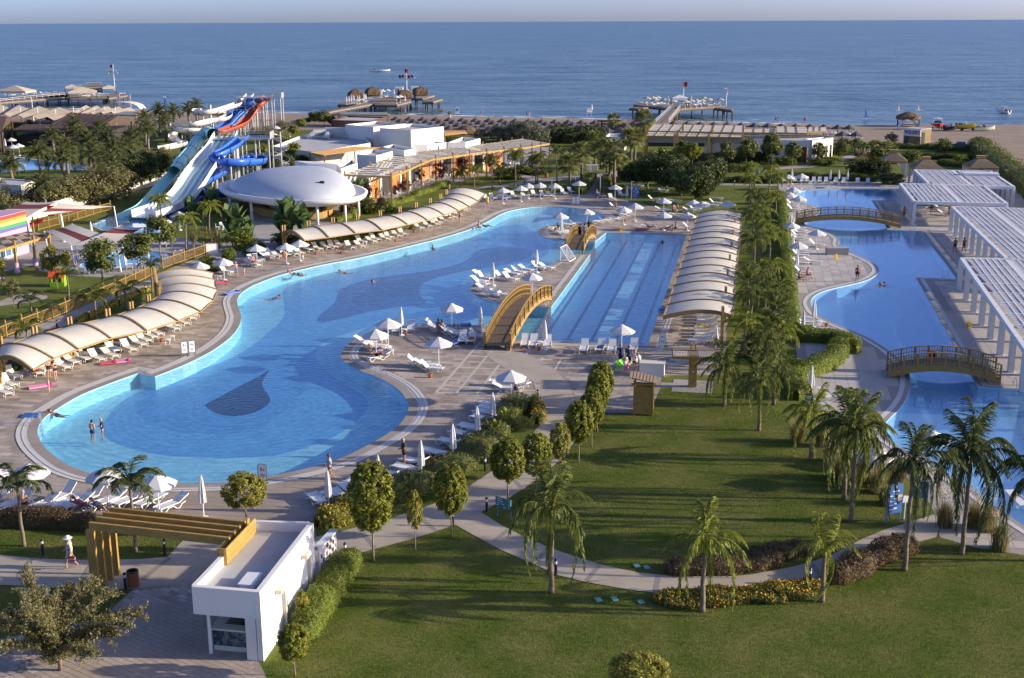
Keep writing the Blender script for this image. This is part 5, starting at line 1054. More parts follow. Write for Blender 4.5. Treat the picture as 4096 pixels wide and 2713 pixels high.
for i,(x0,x1,yb,lab)in enumerate(((1265,1420,660,'white cabin with a dark window between the thatched huts'),(1590,1725,650,'white cabin half hidden by the rightmost thatched hut'))):
    A,B=v2(G(*b_(x0,yb),2.4)),v2(G(*b_(x1,yb),2.4));w=np.linalg.norm(B-A);c=(A+B)/2;r=thing('cabin',lab,'cabin',(c[0],c[1],2.4));k=MB();k.box(0,1,1.35,w,2,2.7);ob('wall',k,m_wht,r);k=MB();k.box(-w*.1,-.03,1.6,w*.25,.1,1.1);ob('window',k,m_glass,r)
# children area
def railfence(label,pts,h=1.1,posth=1.45,step=2.3,m=None,nm='picket_fence',group=None):
    P=[np.array(G(*p)[:2])for p in pts];r=thing(nm,label,'fence',(P[0][0],P[0][1],0),group=group);O=P[0]
    Q=[np.array(p)for p in resample([tuple(p-O)for p in P],step)];pm=MB();pm.box(0,0,posth/2,.15,.15,posth);pm.lathe([(.09,posth),(.09,posth+.05),(.03,posth+.12)],4,ph=.785);me=pm.mesh('fence_post',m or m_wood)
    pk=MB();pk.box(0,0,h*.5+.05,.05,.05,h*.95);pme=pk.mesh('picket',m or m_wood);nown=0;st=MB()
    for i,p in enumerate(Q):
        link('fence_post',me,r,(p[0],p[1],0))
        if i+1<len(Q):
            q=Q[i+1];k=MB();k.beam((*p,h),(*q,h),.09,.06);ob('rail',k,m or m_wood,r);k=MB();k.beam((*p,.15),(*q,.15),.05,.06);ob('rail',k,m or m_wood,r)
            n=int(np.linalg.norm(q-p)/.19)
            for j in range(1,n):
                s=p+(q-p)*j/n
                if nown<300 and m is None and nm=='picket_fence':link('picket',pme,r,(s[0],s[1],0));nown+=1
                else:st.box(s[0],s[1],h*.5+.05,.05,.05,h*.95)
    if st.f:ob('picket_run',st,m or m_wood,r,kind='stuff')
railfence('yellow wooden picket fence between the garden path and the children lawn',[T(0,1,*p)for p in[(-60,1235),(0,1200),(440,1030),(740,905),(1000,800),(1290,665),(1330,640)]])
railfence('yellow wooden picket fence along the path beside the children pool',[T(0,1,*p)for p in[(1400,595),(1560,540),(1730,480),(1830,440),(1890,400)]])
railfence('wooden picket fence enclosing the corner by the banana plants',[T(0,1,*p)for p in[(1890,395),(1850,330),(1700,330),(1520,350)]])
railfence('pale wooden picket fence below the white garden wall and the slides',[T(0,1,*p)for p in[(330,265),(540,210),(700,165),(880,105),(960,90)]])
# white garden wall
P=[np.array(G(*T(0,0,*p))[:2])for p in[(-100,1560),(230,1470),(520,1400),(840,1290),(1200,1200),(1590,1090),(1750,1050)]];r=thing('garden_wall','long white garden wall running behind the slides','wall',(P[0][0],P[0][1],0));O=P[0]
for p,q in zip(P,P[1:]):k=MB();k.beam((*(p-O),.9),(*(q-O),.9),.25,1.8);ob('wall_section',k,m_crm,r)
g=G(*T(0,1,450,185));r=thing('red_cabinet','red steel cabinet on thin legs against the white garden wall','cabinet',(g[0],g[1],0));k=MB();k.box(0,0,1.5,.95,.5,1.4);ob('box',k,mat('cabinet_red',(.50,.025,.02),.4),r);k=MB();k.box(0,-.26,1.75,.4,.02,.12);ob('print',k,m_wmet,r)
for x in(-.4,.4):k=MB();k.box(x,0,.4,.06,.06,.8);ob('leg',k,m_metal,r)
# shade sails
m_sail=mat('sail_cream',(.70,.64,.54),.85,transl=.2);m_sailr=mat('sail_maroon',(.22,.055,.05),.85,transl=.15)
def sail(label,C4,bands,posts=()):
    Q=[np.array(G(*p))for p in C4];r=thing('shade_sail',label,'shade sail',(Q[0][0],Q[0][1],0),group='cream and maroon shade sails');O=np.array((Q[0][0],Q[0][1],0));n=12
    def S(u,v):
        p=(Q[0]*(1-u)+Q[1]*u)*(1-v)+(Q[3]*(1-u)+Q[2]*u)*v;pull=.10*(math.sin(math.pi*u)*(1 if True else 0));uu=.5+(u-.5)*(1-.12*math.sin(math.pi*v));vv=.5+(v-.5)*(1-.12*math.sin(math.pi*u))
        return(Q[0]*(1-uu)+Q[1]*uu)*(1-vv)+(Q[3]*(1-uu)+Q[2]*uu)*vv-O
    us=[0]+bands+[1]
    for i in range(len(us)-1):
        k=MB();k.grid([[S(u,v)for v in np.linspace(0,1,n)]for u in np.linspace(us[i],us[i+1],6)]);ob('sail_panel',k,m_sailr if i%2 else m_sail,r,smooth=True)
    for q in Q:k=MB();p=q-O;k.tube([(p[0]+.3,p[1],0),tuple(p)],.09,6);ob('sail_pole',k,m_wmet,r)
Ts=lambda x,y,z:(*T(0,1,x,y),z)
sail('shade sail with maroon bands nearest the rainbow wall',[Ts(-200,160,3.6),Ts(225,15,4.2),Ts(500,15,4.4),Ts(230,155,3.6)],[.55,.85])
sail('shade sail with a maroon band stretched towards the slides',[Ts(235,150,3.6),Ts(510,25,4.4),Ts(980,55,3.6),Ts(520,120,3.2)],[.35,.62])
sail('big shade sail with maroon bands over the children pool',[Ts(380,268,3.6),Ts(620,205,4.4),Ts(1040,330,3.2),Ts(610,395,3.0)],[.30,.60])
sail('shade sail with a maroon band above the trees by the children pool',[Ts(610,395,3.0),Ts(1040,215,4.4),Ts(1240,235,4.0),Ts(1000,390,3.0)],[.62,.85])
# play house with rainbow wall
m_pink=mat('lilac_render',(.50,.34,.44),.8)
a_,b2=v2(G(*T(0,1,235,270),2.6)),v2(G(*T(0,1,-120,370),2.6));r=thing('rainbow_house','lilac club house with a rainbow striped upper wall','building',(a_[0],a_[1],0));d_=b2-a_;n_=np.array((d_[1],-d_[0]))/np.linalg.norm(d_);n_=n_ if n_[1]<0 else-n_
k=MB();k.prism([(0,0),tuple(d_),tuple(d_-n_*9),tuple(-n_*9)],0,5.1);ob('wall',k,[m_pink,m_roofm],r)
zt_=[2.75,3.15,3.5,3.85,4.25,4.65,5.1];cols_=[('violet',(.12,.12,.35)),('green',(.06,.30,.10)),('yellow',(.72,.62,.16)),('orange',(.68,.27,.04)),('red',(.52,.05,.04))]
for i,c in enumerate(cols_):z0=3.2+i*.37;k=MB();k.beam((*(n_*.03),z0+.185),(*(d_+n_*.03),z0+.185),.05,.37);ob('rainbow_stripe',k,mat('stripe_'+c[0],c[1],.7),r)
k=MB();k.beam((*(d_*.30+n_*.05),1.2),(*(d_*.75+n_*.05),1.2),.1,1.9);w_=ob('window',k,m_wmet,r)
for i in range(3):
    for j in range(2):k=MB();s0,s1=.315+i*.145,.44+i*.145;k.beam((*(d_*s0+n_*.11),.80+j*.9),(*(d_*s1+n_*.11),.80+j*.9),.04,.78);ob('pane',k,mat('pane_blue',(.10,.20,.28),.1,spec=.8),w_)
rr_=thing('veranda_roof','wooden veranda roof with a checkerboard of brown and cream mats','pergola',(0,0,0));Pv=[np.array(TG(0,1,*p,3.2))for p in[(-150,440),(440,275),(230,265),(-150,380)]]
Pv=[np.array(TG(0,1,x,y,3.1))for x,y in((-120,460),(430,300),(240,268),(-120,352))];NI,NJ=7,3
for i in range(NI):
    for j in range(NJ):
        q=lambda s,t:(Pv[0]*(1-s)+Pv[1]*s)*(1-t)+(Pv[3]*(1-s)+Pv[2]*s)*t;k=MB();k.face([q((i+.02)/NI,(j+.02)/NJ),q((i+.98)/NI,(j+.02)/NJ),q((i+.98)/NI,(j+.98)/NJ),q((i+.02)/NI,(j+.98)/NJ)]);ob('mat_panel',k,mat('mat_cream',(.36,.31,.24),.9)if(i+j)%2 else mat('mat_brown',(.12,.085,.055),.9),rr_)
k=MB();k.beam(Pv[0]-(0,0,.15),Pv[1]-(0,0,.15),.2,.28);ob('beam',k,m_wood,rr_)
for s in(.12,.42,.72,.98):
    p=Pv[0]*(1-s)+Pv[1]*s;k=MB();k.box(p[0],p[1],2.3,.25,.25,2.6);pp=ob('post',k,m_wood,rr_);k=MB();k.lathe([(.32,0),(.24,1.1)],12,(p[0],p[1],0));ob('pedestal',k,m_pink,rr_)
# play house (toy), spiral toy slide
g=G(*T(0,1,505,740));r=thing('playhouse','small lime green plastic playhouse with an orange roof','playhouse',(g[0],g[1],0),.12);m_lime=mat('lime_plastic',(.27,.52,.03),.4);m_yel=mat('yellow_plastic',(.75,.52,.03),.4);m_orp=mat('orange_plastic',(.70,.10,.025),.4)
k=MB();k.box(0,0,.55,1.5,1.2,1.1);ob('wall',k,m_lime,r);k=MB();k.add([(-.75,-.6,1.1),(-.75,.6,1.1),(-.75,0,1.6),(.75,-.6,1.1),(.75,.6,1.1),(.75,0,1.6)],[(0,1,2),(3,5,4),(0,2,5,3),(1,4,5,2)]);ob('gable',k,m_lime,r)
for s in(-1,1):k=MB();k.add([(-.85,s*.72,1.04),(.85,s*.72,1.04),(.85,0,1.68),(-.85,0,1.68),(-.85,s*.72,1.10),(.85,s*.72,1.10),(.85,0,1.74),(-.85,0,1.74)],[(0,1,2,3),(4,5,6,7),(0,1,5,4),(3,2,6,7),(0,3,7,4),(1,2,6,5)]);ob('roof_half',k,m_orp,r)
for x in(-.28,.30):k=MB();k.box(x,-.61,.72,.30,.03,.36);ob('window',k,m_dark,r)
for x in(-.50,.55):k=MB();k.box(x,-.64,.72,.14,.05,.4);ob('shutter',k,m_yel,r)
for i in range(8):k=MB();k.box(-.66+i*.19,-.612,.25,.02,.02,.45);ob('groove',k,mat('lime_groove',(.17,.36,.02),.5),r)
g=G(*T(0,1,300,350));r=thing('toy_slide','red plastic spiral slide behind the veranda roof','slide',(g[0],g[1],0));k=MB();trough(k,[(1.0*math.cos(t),1.0*math.sin(t),3.0-.42*t)for t in np.linspace(0,6.5,30)],.38,-95,95,7);ob('trough',k,mat('toy_red',(.55,.02,.03),.35),r,smooth=True);k=MB();k.tube([(0,0,0),(0,0,3.3)],.1,8);ob('mast',k,m_wood,r)
# far left: palm garden roofs, beach awnings
m_brown=mat('brown_roof',(.085,.05,.035),.8,(.11,.065,.045),.5)
def roof(label,px,z,ridge,m,nm='roofed_bar',cat='building',nb=0):
    P=[np.array(G(*p,z))for p in px];r=thing(nm,label,cat,(P[0][0],P[0][1],0));O=np.array((P[0][0],P[0][1],0));P=[p-O for p in P];R0,R1=(P[0]+P[3])/2+(0,0,ridge),(P[1]+P[2])/2+(0,0,ridge)
    k=MB();k.face([P[0],P[1],R1,R0]);k.face([R0,R1,P[2],P[3]]);k.face([P[0]-(0,0,.3),P[1]-(0,0,.3),P[1],P[0]]);k.face([P[0],R0,P[3]]);k.face([P[1],P[2],R1]);ob('roof',k,m,r)
    for i in range(nb):t=(i+.5)/nb;k=MB();k.beam(P[0]*(1-t)+P[1]*t+(0,0,.05),R0*(1-t)+R1*t+(0,0,.05),.12,.1);ob('batten',k,m_woodd,r)
    for p in P:k=MB();k.box(p[0]*.97,p[1]*.97,z/2-.2,.35,.35,z-.4);ob('post',k,m_woodd,r)
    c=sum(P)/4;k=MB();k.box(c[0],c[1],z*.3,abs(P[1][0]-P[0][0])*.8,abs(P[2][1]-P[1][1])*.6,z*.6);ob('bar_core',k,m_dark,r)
roof('dark brown roofed pool bar with seamed roof among the date palms',TT(0,0,[(430,640),(870,665),(1150,600),(800,555)]),4.2,1.6,m_brown,nb=9)
roof('dark brown roofed building at the left edge behind the palms',TT(0,0,[(-300,700),(20,690),(110,600),(-250,590)]),5,1.8,m_brown)
roof('dark lower roof joined to the seamed pool bar',TT(0,0,[(100,690),(560,700),(640,640),(300,640)]),3.6,.6,m_brown)
m_awn=mat('beach_awning',(.40,.335,.25),.9,(.35,.295,.22),.2)
zs=3.2
r=thing('beach_awning','long taupe beach awning with small peaked vents behind the palm garden','awning',(0,0,0))
for(p00,p10,p11,p01,n)in(((-250,560),(600,620),(980,545),(-250,480),7),((560,580),(1000,560),(1170,525),(700,500),5)):
    A,B,C,D=[np.array(TG(0,0,*p,zs))for p in(p00,p10,p11,p01)]
    for i in range(n):
        t0,t1=i/n,(i+1)/n;q=lambda t,s:(A*(1-t)+B*t)*(1-s)+(D*(1-t)+C*t)*s;k=MB();k.face([q(t0,0),q((t0+t1)/2,0)+(0,0,.9),q((t0+t1)/2,1)+(0,0,.9),q(t0,1)]);k.face([q((t0+t1)/2,0)+(0,0,.9),q(t1,0),q(t1,1),q((t0+t1)/2,1)+(0,0,.9)]);ob('awning_bay',k,m_awn,r)
        k=MB();p=q(t0,0);k.box(p[0],p[1],zs/2,.12,.12,zs);ob('post',k,m_wmet,r);k=MB();p=q(t0,.5);k.tube([(p[0],p[1],0),(p[0],p[1],zs+1.6)],.08,5);ob('mast',k,m_wmet,r)
for lab,L_,z in(('grey green awning roof behind the seamed pool bar',[(595,575),(860,578),(890,552),(640,550)],3.4),('long grey green awning roof before the beach umbrella',[(800,555),(1170,560),(1170,528),(870,530)],3.6),('grey awning roof on the beach behind the brown walled building',[(1760,0),(2160,0),(2180,0),(1800,0)],0)):
    if z:slat_roof(lab,TT(0,0,L_),z,2,mat('green_grey_roof',(.24,.26,.25),.7),nm='awning_roof',wfrac=.97)
slat_roof('wide flat grey awning roof between the brown walled building and the shore',TT(1,0,[(770,555),(1190,560),(1180,536),(780,534)]),3.4,3,mat('green_grey_roof',(.24,.26,.25),.7),nm='awning_roof',wfrac=.98)
g=G(*T(0,0,1060,545));r=thing('arched_awning','cream arched beach awning beside two feather banners','awning',(g[0],g[1],0));k=MB();k.grid([[(x*6,y,1.2+2.2*math.sqrt(max(0,1-x*x)))for x in np.linspace(-1,1,14)]for y in(-2,4)]);ob('canvas',k,m_canv,r)
for i,x in enumerate((1037,1130)):
    g=G(*T(0,0,x,520));r=thing('feather_banner',('pale feather banner left of the arched awning','pale feather banner right of the arched awning')[i],'banner',(g[0],g[1],0));k=MB();k.tube([(0,0,0),(0,0,5)],.05,5);ob('pole',k,m_wmet,r);k=MB();k.grid([[(-.55-.3*math.sin(t*3),0,1+4*t),(.2,0,1+4*t)]for t in np.linspace(0,1,6)]);ob('flag',k,mat('banner_pale',(.72,.55,.50),.8),r)
g=G(*T(0,0,140,1160),2.6);block('low flat cream roof half hidden among trees at the left edge',TT(0,0,[(-60,1150),(180,1165),(300,1125),(0,1100)]),2.8,m_crm,.2,nm='low_building')
for i,(x,y,lab)in enumerate(((-20,840,'wood railing beside the garden pool parasols'),)):
    railfence('dark wooden railing beside the palm garden pool',[T(0,0,*p)for p in[(-60,895),(30,885),(180,850)]],1,1.1,2.0,m_woodd,'pool_railing')
# furniture
m_pl_w=mat('white_plastic',(.78,.77,.74),.45,objrand=.05)
m_cush=mat('cream_plastic',(.74,.70,.62),.5,objrand=.06)
m_fab=mat('parasol_cloth',(.78,.78,.77),.8,transl=.25,objrand=.03)
m_fabc=mat('cream_parasol_cloth',(.66,.60,.46),.8,transl=.25,objrand=.05)
def make_lounger(nm,back,m):
    r=thing(nm,'x','x');W_=.66
    k=MB();xs=[0,.35,.7,1.05,1.3];zs=[.34,.345,.35,.345,.33]
    for i in range(4):
        k.add([(xs[i]+.01,-W_/2+.03,zs[i]),(xs[i+1]-.01,-W_/2+.03,zs[i+1]),(xs[i+1]-.01,W_/2-.03,zs[i+1]),(xs[i]+.01,W_/2-.03,zs[i]),(xs[i]+.01,-W_/2+.03,zs[i]-.05),(xs[i+1]-.01,-W_/2+.03,zs[i+1]-.05),(xs[i+1]-.01,W_/2-.03,zs[i+1]-.05),(xs[i]+.01,W_/2-.03,zs[i]-.05)],[(0,1,2,3),(7,6,5,4),(0,4,5,1),(2,6,7,3),(1,5,6,2),(3,7,4,0)])
    ob('seat',k,m,r)
    k=MB();c,s=math.cos(back),math.sin(back);pr=[(0,0),(.35,.03),(.68,.02),(.76,.05)]
    rows=[[(-(x*c)+z*s*-1*0-0*s,y,.35+x*s+z*c)for y in(-W_/2+.02,W_/2-.02)]for x,z in pr];rows2=[[(-(x*c),y,.30+x*s)for y in(W_/2-.02,-W_/2+.02)]for x,z in pr]
    k.grid([a_+b2_ for a_,b2_ in zip(rows,rows2)],closed=True);k.face(rows[-1]+rows2[-1]);ob('backrest',k,m,r)
    for sd in(-1,1):
        k=MB();y=sd*W_/2;P=[(1.34,.34),(1.22,.06),(1.05,.03),(.80,.25),(.45,.27),(.22,.04),(.02,.03),(-.15,.22),(-.42,.30)]
        for a_,b2_ in zip(P,P[1:]):k.beam((a_[0],y,a_[1]),(b2_[0],y,b2_[1]),.05,.055)
        k.beam((1.34,y,.35),(-.05,y,.35),.05,.06);ob('side_frame',k,m,r)
    return proto(r)
LN={'up':make_lounger('sun_lounger',math.radians(42),m_pl_w),'mid':make_lounger('sun_lounger',math.radians(24),m_pl_w),'flat':make_lounger('sun_lounger',math.radians(3),m_pl_w),'cup':make_lounger('sun_lounger',math.radians(42),m_cush),'cmid':make_lounger('sun_lounger',math.radians(24),m_cush)}
LPOS=[]
def loungers(c,r,pts,dpx,label,group,kinds=('up',),off=0):
    for i,p in enumerate(pts):
        a,b=np.array(G(*T(c,r,*p[:2]))),np.array(G(*T(c,r,p[0]+dpx[0],p[1]+dpx[1])));d=b-a
        if len(p)>2 and isinstance(p[2],tuple):d=np.array(G(*T(c,r,p[0]+p[2][0],p[1]+p[2][1])))-a
        ang=math.atan2(d[1],d[0])+RNG.uniform(-.06,.06);kd=p[-1]if isinstance(p[-1],str)else kinds[i%len(kinds)]
        loc=(a[0]-.4*math.cos(ang),a[1]-.4*math.sin(ang)+.25,.016);LPOS.append((*loc[:2],ang))
        place(LN[kd],loc,ang,label.replace('#',ORD[i+off]),'sun lounger',group)
gw,gn,ge,gb,gl,gq=('loungers in the row under the west canvas shade','loungers along the far west edge of the pool','loungers at the far end of the pool','loungers on the near pool deck','loungers around the swimming lanes','loungers beside the quiet pool')
loungers(0,1,[(20,1690),(30,1650),(70,1615),(105,1545),(290,1515),(370,1490),(530,1465),(610,1420),(715,1392),(830,1395),(945,1365),(965,1318),(1105,1308),(1190,1265),(1235,1232),(1290,1200),(1340,1172),(1480,1130),(1490,1100),(1575,1082),(1620,1036),(1645,1012)],(190,68),'cream sun lounger, # from the near end under the west canvas shade',gw,('cup','cmid','cup'))
loungers(0,1,[(1950,640),(2165,572),(2190,545),(2300,515),(2340,490)],(150,25),'white sun lounger, # between the west canvas shade and the banana plants',gn,('up','mid'))
loungers(1,1,[(40,575),(70,528),(170,505),(235,502),(300,488),(370,482),(420,472),(495,445),(578,438),(652,424),(712,420),(772,410),(862,425),(945,412),(955,378),(1045,372),(1078,357),(1160,350),(1195,336),(1262,322),(1312,306),(1455,255),(1528,238),(1592,222),(1615,207),(1668,192),(1702,168),(1742,160),(1782,140),(1835,102),(1855,87)],(110,30),'cream sun lounger, # from the near end along the far west edge',gn,('cup','cmid'))
loungers(2,0,[(-110,1300),(-60,1290),(20,1290),(60,1285),(120,1270),(215,1278),(300,1262),(375,1268),(430,1265),(550,1248),(612,1236),(880,1272),(965,1294),(1050,1265)],(70,22),'white sun lounger, # from the west at the far end of the pool',ge,('up','up','mid'))
loungers(2,0,[(1130,1200),(1190,1185),(1330,1305),(1420,1340),(1510,1315),(1000,1372),(1400,1392),(1480,1398),(1550,1396),(1640,1398),(1870,1295),(1860,1335),(1830,1355),(1530,1435),(1680,1385),(1400,1225)],(95,5),'white sun lounger, # from the west on the lawn behind the swimming lanes',ge,('mid','flat','up'))
loungers(2,1,[(985,178),(1060,142),(1100,128),(905,195),(830,205),(650,222),(590,230),(450,258),(480,272),(540,292),(550,305)],(90,-5),'white sun lounger, # from the east on the small deck at the far bridge',ge,('mid','up'))
loungers(2,1,[(1290,248),(1500,262),(1640,255,'up')],(90,4),'white sun lounger, # from the west at the far edge of the swimming lanes',gl,('flat',))
loungers(2,1,[(20,690),(110,658),(165,642),(230,622),(340,606),(405,604),(95,702),(-165,670),(-130,695),(-175,720),(-165,742),(-130,790),(-60,835),(30,840)],(120,20),'white sun lounger, # on the strip between the pools',gl,('up','mid'))
loungers(1,1,[(1255,1145,(-15,60)),(1385,1135,(-15,60)),(1600,1115),(1630,1140),(1725,1165),(1790,1185),(1830,1232,(-30,80)),(1905,1232,(-30,80)),(1985,1205),(1000,1250),(1090,1285),(1085,1305),(1110,1335),(1100,1385,(-120,20)),(1450,1435),(1525,1455),(1570,1485)],(120,10),'white sun lounger, # on the round deck before the arched bridge',gb,('up','mid'))
loungers(2,1,[(215,1265),(285,1268),(410,1275),(725,1312),(865,1308),(965,1315),(1150,1305)],(-20,60),'white sun lounger, # from the bridge at the near end of the lanes',gl,('up',))
loungers(2,1,[(1770,1018),(1780,1042),(1785,1070),(1785,1095),(1765,1135),(1765,1165),(1775,1190),(1760,1220),(1715,1245)],(-110,-4),'white sun lounger, # from the far end under the shade by the lanes',gl,('mid','up'))
loungers(1,2,[(570,1330,(-75,-60)),(745,1290,(-75,-60)),(835,1240,(-75,-60)),(930,1200),(1050,1150),(1165,1115),(1330,1065),(1400,1005),(1570,925),(1720,835),(1820,765),(1890,705),(1935,725),(2000,630),(2030,580),(2050,545),(2060,505),(2215,368,(90,5)),(2190,318,(90,5)),(2300,345)],(-110,-25),'white sun lounger, # from the kiosk along the planting bed',gb,('flat','mid'))
loungers(0,2,[(-60,1350),(150,1360),(60,1390),(340,1390),(520,1310),(540,1365),(650,1370),(760,1325),(840,1380),(930,1350),(1090,1345),(1280,1350),(1460,1385)],(-110,45),'white sun lounger, # from the west behind the dry hedge',gb,('mid','up','flat'))
loungers(3,1,[(360,66),(372,50),(375,82),(385,100),(420,262),(432,282),(440,302),(425,328),(432,352),(440,462),(442,482),(442,502),(415,528),(440,568),(550,556),(585,408),(440,606),(465,648),(452,690),(470,1048),(500,1088),(530,1150)],(110,8),'white sun lounger, # from the far end of the row along the tall hedge',gq,('mid','up'))
loungers(3,0,[(298,1145),(392,1145),(452,1146),(497,1146),(555,1148),(605,1148),(660,1150),(742,1152),(812,1152),(932,1158),(1020,1160)],(6,34),'white sun lounger, # from the west facing the far end of the quiet pool',gq,('up',))
loungers(3,0,[(1480,1375),(1470,1425),(1470,1480),(1640,1350),(1650,1380),(1670,1400),(1690,1430)],(110,10),'white sun lounger, # on the wooden floor under the white pergola',gq,('mid','flat'))
loungers(3,2,[(665,420),(500,330),(640,520),(1190,1010),(1110,1000),(1510,1030),(2330,1350)],(60,60),'white sun lounger, # from the hedge corner among the palms',gq,('flat','mid'))
loungers(0,1,[(420,575),(440,600),(480,560),(600,500),(690,640),(785,640),(910,632),(1005,618),(1110,605),(1190,590),(1240,575),(1400,410),(1450,405),(1560,470),(1520,490)],(-40,-80),'white sun lounger, # around the children pool','loungers around the children pool',('up','mid'))
loungers(3,0,[(770,735),(790,755),(830,765),(880,725),(890,745),(910,760),(940,770),(700,735),(680,720),(640,745)],(40,2),'beach lounger, # on the sand beyond the white corner pavilion','loungers on the beach',('mid','flat'))
loungers(2,0,[(640,700),(700,705),(760,700),(830,700),(1090,690),(600,690),(1110,700),(1125,685)],(40,2),'beach lounger, # on the sand between the grey thatched parasols','loungers on the beach',('mid','flat'))
# ---- parasols
def make_parasol(m,r_=1.12,nm='parasol',h=2.45):
    r=thing(nm,'x','x');k=MB();k.tube([(0,0,.05),(0,0,h-.05)],.035,6);ob('pole',k,m_wmet,r);k=MB();k.lathe([(.28,0),(.28,.06),(.20,.12),(.06,.15)],12);ob('base',k,m_wmet,r)
    k=MB();n=8;ph=.39;k.lathe([(r_*1.0,h-.66),(r_*1.015,h-.52),(r_*.66,h-.30),(.16,h-.04)],n,ph=ph);k.lathe([(r_*1.0,h-.655),(r_*.66,h-.32),(.1,h-.06)],n,ph=ph);ob('cloth',k,m,r)
    k=MB();k.lathe([(.26,h-.10),(.20,h-.01),(.03,h+.05)],n,ph=ph);ob('vent_cap',k,m,r)
    k=MB()
    for i in range(8):t=ph+2*math.pi*i/8;k.beam((r_*math.cos(t)*.98,r_*math.sin(t)*.98,h-.57),(.1*math.cos(t),.1*math.sin(t),h-.13),.02,.02)
    ob('rib',k,m_wmet,r,kind='stuff')
    return proto(r)
def make_closed(m,nm='closed_parasol',h=2.55):
    r=thing(nm,'x','x');k=MB();k.tube([(0,0,.05),(0,0,h-.05)],.035,6);ob('pole',k,m_wmet,r);k=MB();k.lathe([(.28,0),(.28,.06),(.20,.12),(.06,.15)],12);ob('base',k,m_wmet,r)
    k=MB();n=14;rows=[]
    for rr,z in((.20,.95),(.24,1.0),(.21,1.5),(.14,2.1),(.07,2.45),(.02,2.58)):rows.append([(rr*(1 if i%2 else.72)*math.cos(2*math.pi*i/n),rr*(1 if i%2 else.72)*math.sin(2*math.pi*i/n),z)for i in range(n)])
    k.grid(rows,closed=True);ob('folded_cloth',k,m,r);k=MB();k.lathe([(.185,1.55),(.185,1.62)],10);ob('tie_strap',k,m,r)
    return proto(r)
PO,PC=make_parasol(m_fab),make_closed(m_fab)
def para(items,group,closed=False,p=None,za=None,z0=0.0,sc=1.0):
    P=p or(PC if closed else PO)
    for c,r,x,y,lab in items:
        g=G(*T(c,r,x,y),(za or((2.55 if closed else 2.48)*sc))+z0);place(P,(g[0],g[1],z0),RNG.uniform(0,.7),lab,'parasol',group,sc*RNG.uniform(.97,1.03))
GO,GC='open white parasols around the pools','closed white parasols around the pools'
para([(0,1,1715,530,'open white parasol behind the upper end of the west canvas shade'),(0,1,1920,498,'open white parasol beside the walking man and child'),(0,1,2205,383,'open white parasol near the green bushes below the bar'),(1,1,307,368,'open white parasol in front of the first post of the far canvas shade'),(1,1,425,345,'open white parasol tucked under the corner of the far canvas shade'),
 (1,1,1185,1025,'open white parasol nearest the water on the round tongue of deck'),(1,1,1080,1117,'open white parasol over the two sunbathers on the round deck'),(1,1,1735,888,'open white parasol beside the couple on the round deck'),(1,1,1622,1183,'open white parasol standing alone in the middle of the round deck'),(1,2,2247,183,'open white parasol shading a person beside the planting bed'),
 (2,1,1050,1070,'open white parasol at the near end of the swimming lanes'),(2,1,275,622,'half folded white parasol on the strip between the pools'),(2,1,520,115,'open white parasol at the tip of the small tongue of deck'),(2,1,750,78,'open white parasol at the inner curve of the small tongue of deck'),(2,1,1068,60,'open white parasol between the round pool end and the lanes'),(2,1,1165,32,'open white parasol on a tall pole in the open deck corner'),
 (2,1,1413,103,'open white parasol with a folded red one below it'),(2,1,1617,105,'open white parasol at the far corner of the swimming lanes'),(2,1,1668,0,'open white parasol on the lawn, left of its near twin'),(2,1,1745,15,'open white parasol on the lawn, right of its near twin'),(2,1,1965,10,'open white parasol alone on the lawn above the long shade'),(2,1,1413,-20,'open white parasol in front of the dark trees'),
 (2,0,25,1185,'open white parasol, first from the west in the row at the far end'),(2,0,180,1168,'open white parasol, second from the west in the row at the far end'),(2,0,245,1147,'open white parasol, third from the west in the row at the far end'),(2,0,347,1145,'open white parasol, fourth from the west in the row at the far end'),(2,0,473,1147,'open white parasol, fifth from the west in the row at the far end'),(2,0,682,1128,'open white parasol just left of the boardwalk'),(2,0,992,1157,'open white parasol just right of the boardwalk'),
 (0,2,-60,1010,'open white parasol cut off by the left edge'),(0,2,245,985,'open white parasol behind the small palm at the left'),(0,2,905,1015,'open white parasol at the pool edge behind the second small palm'),(0,2,1345,1070,'open white parasol between the second small palm and a closed one'),
 (3,0,330,1077,'open white parasol, left of two at the far corner of the quiet pool'),(3,0,447,1072,'open white parasol, right of two at the far corner of the quiet pool'),(3,0,380,1190,'open white parasol nearest the curved far edge of the quiet pool'),(3,0,345,1230,'open white parasol against the hedge near the far bridge'),(3,0,425,1260,'open white parasol at the water just before the far bridge'),(3,1,362,190,'open white parasol beside two closed ones by the hedge'),(3,1,582,252,'open white parasol over a single lounger beside the grey box'),(3,1,420,360,'open white parasol beside a closed one in the hedge row'),(3,2,1580,695,'open white parasol standing at the water among the big palms'),(3,2,1080,845,'open white parasol half hidden behind a big palm')],GO)
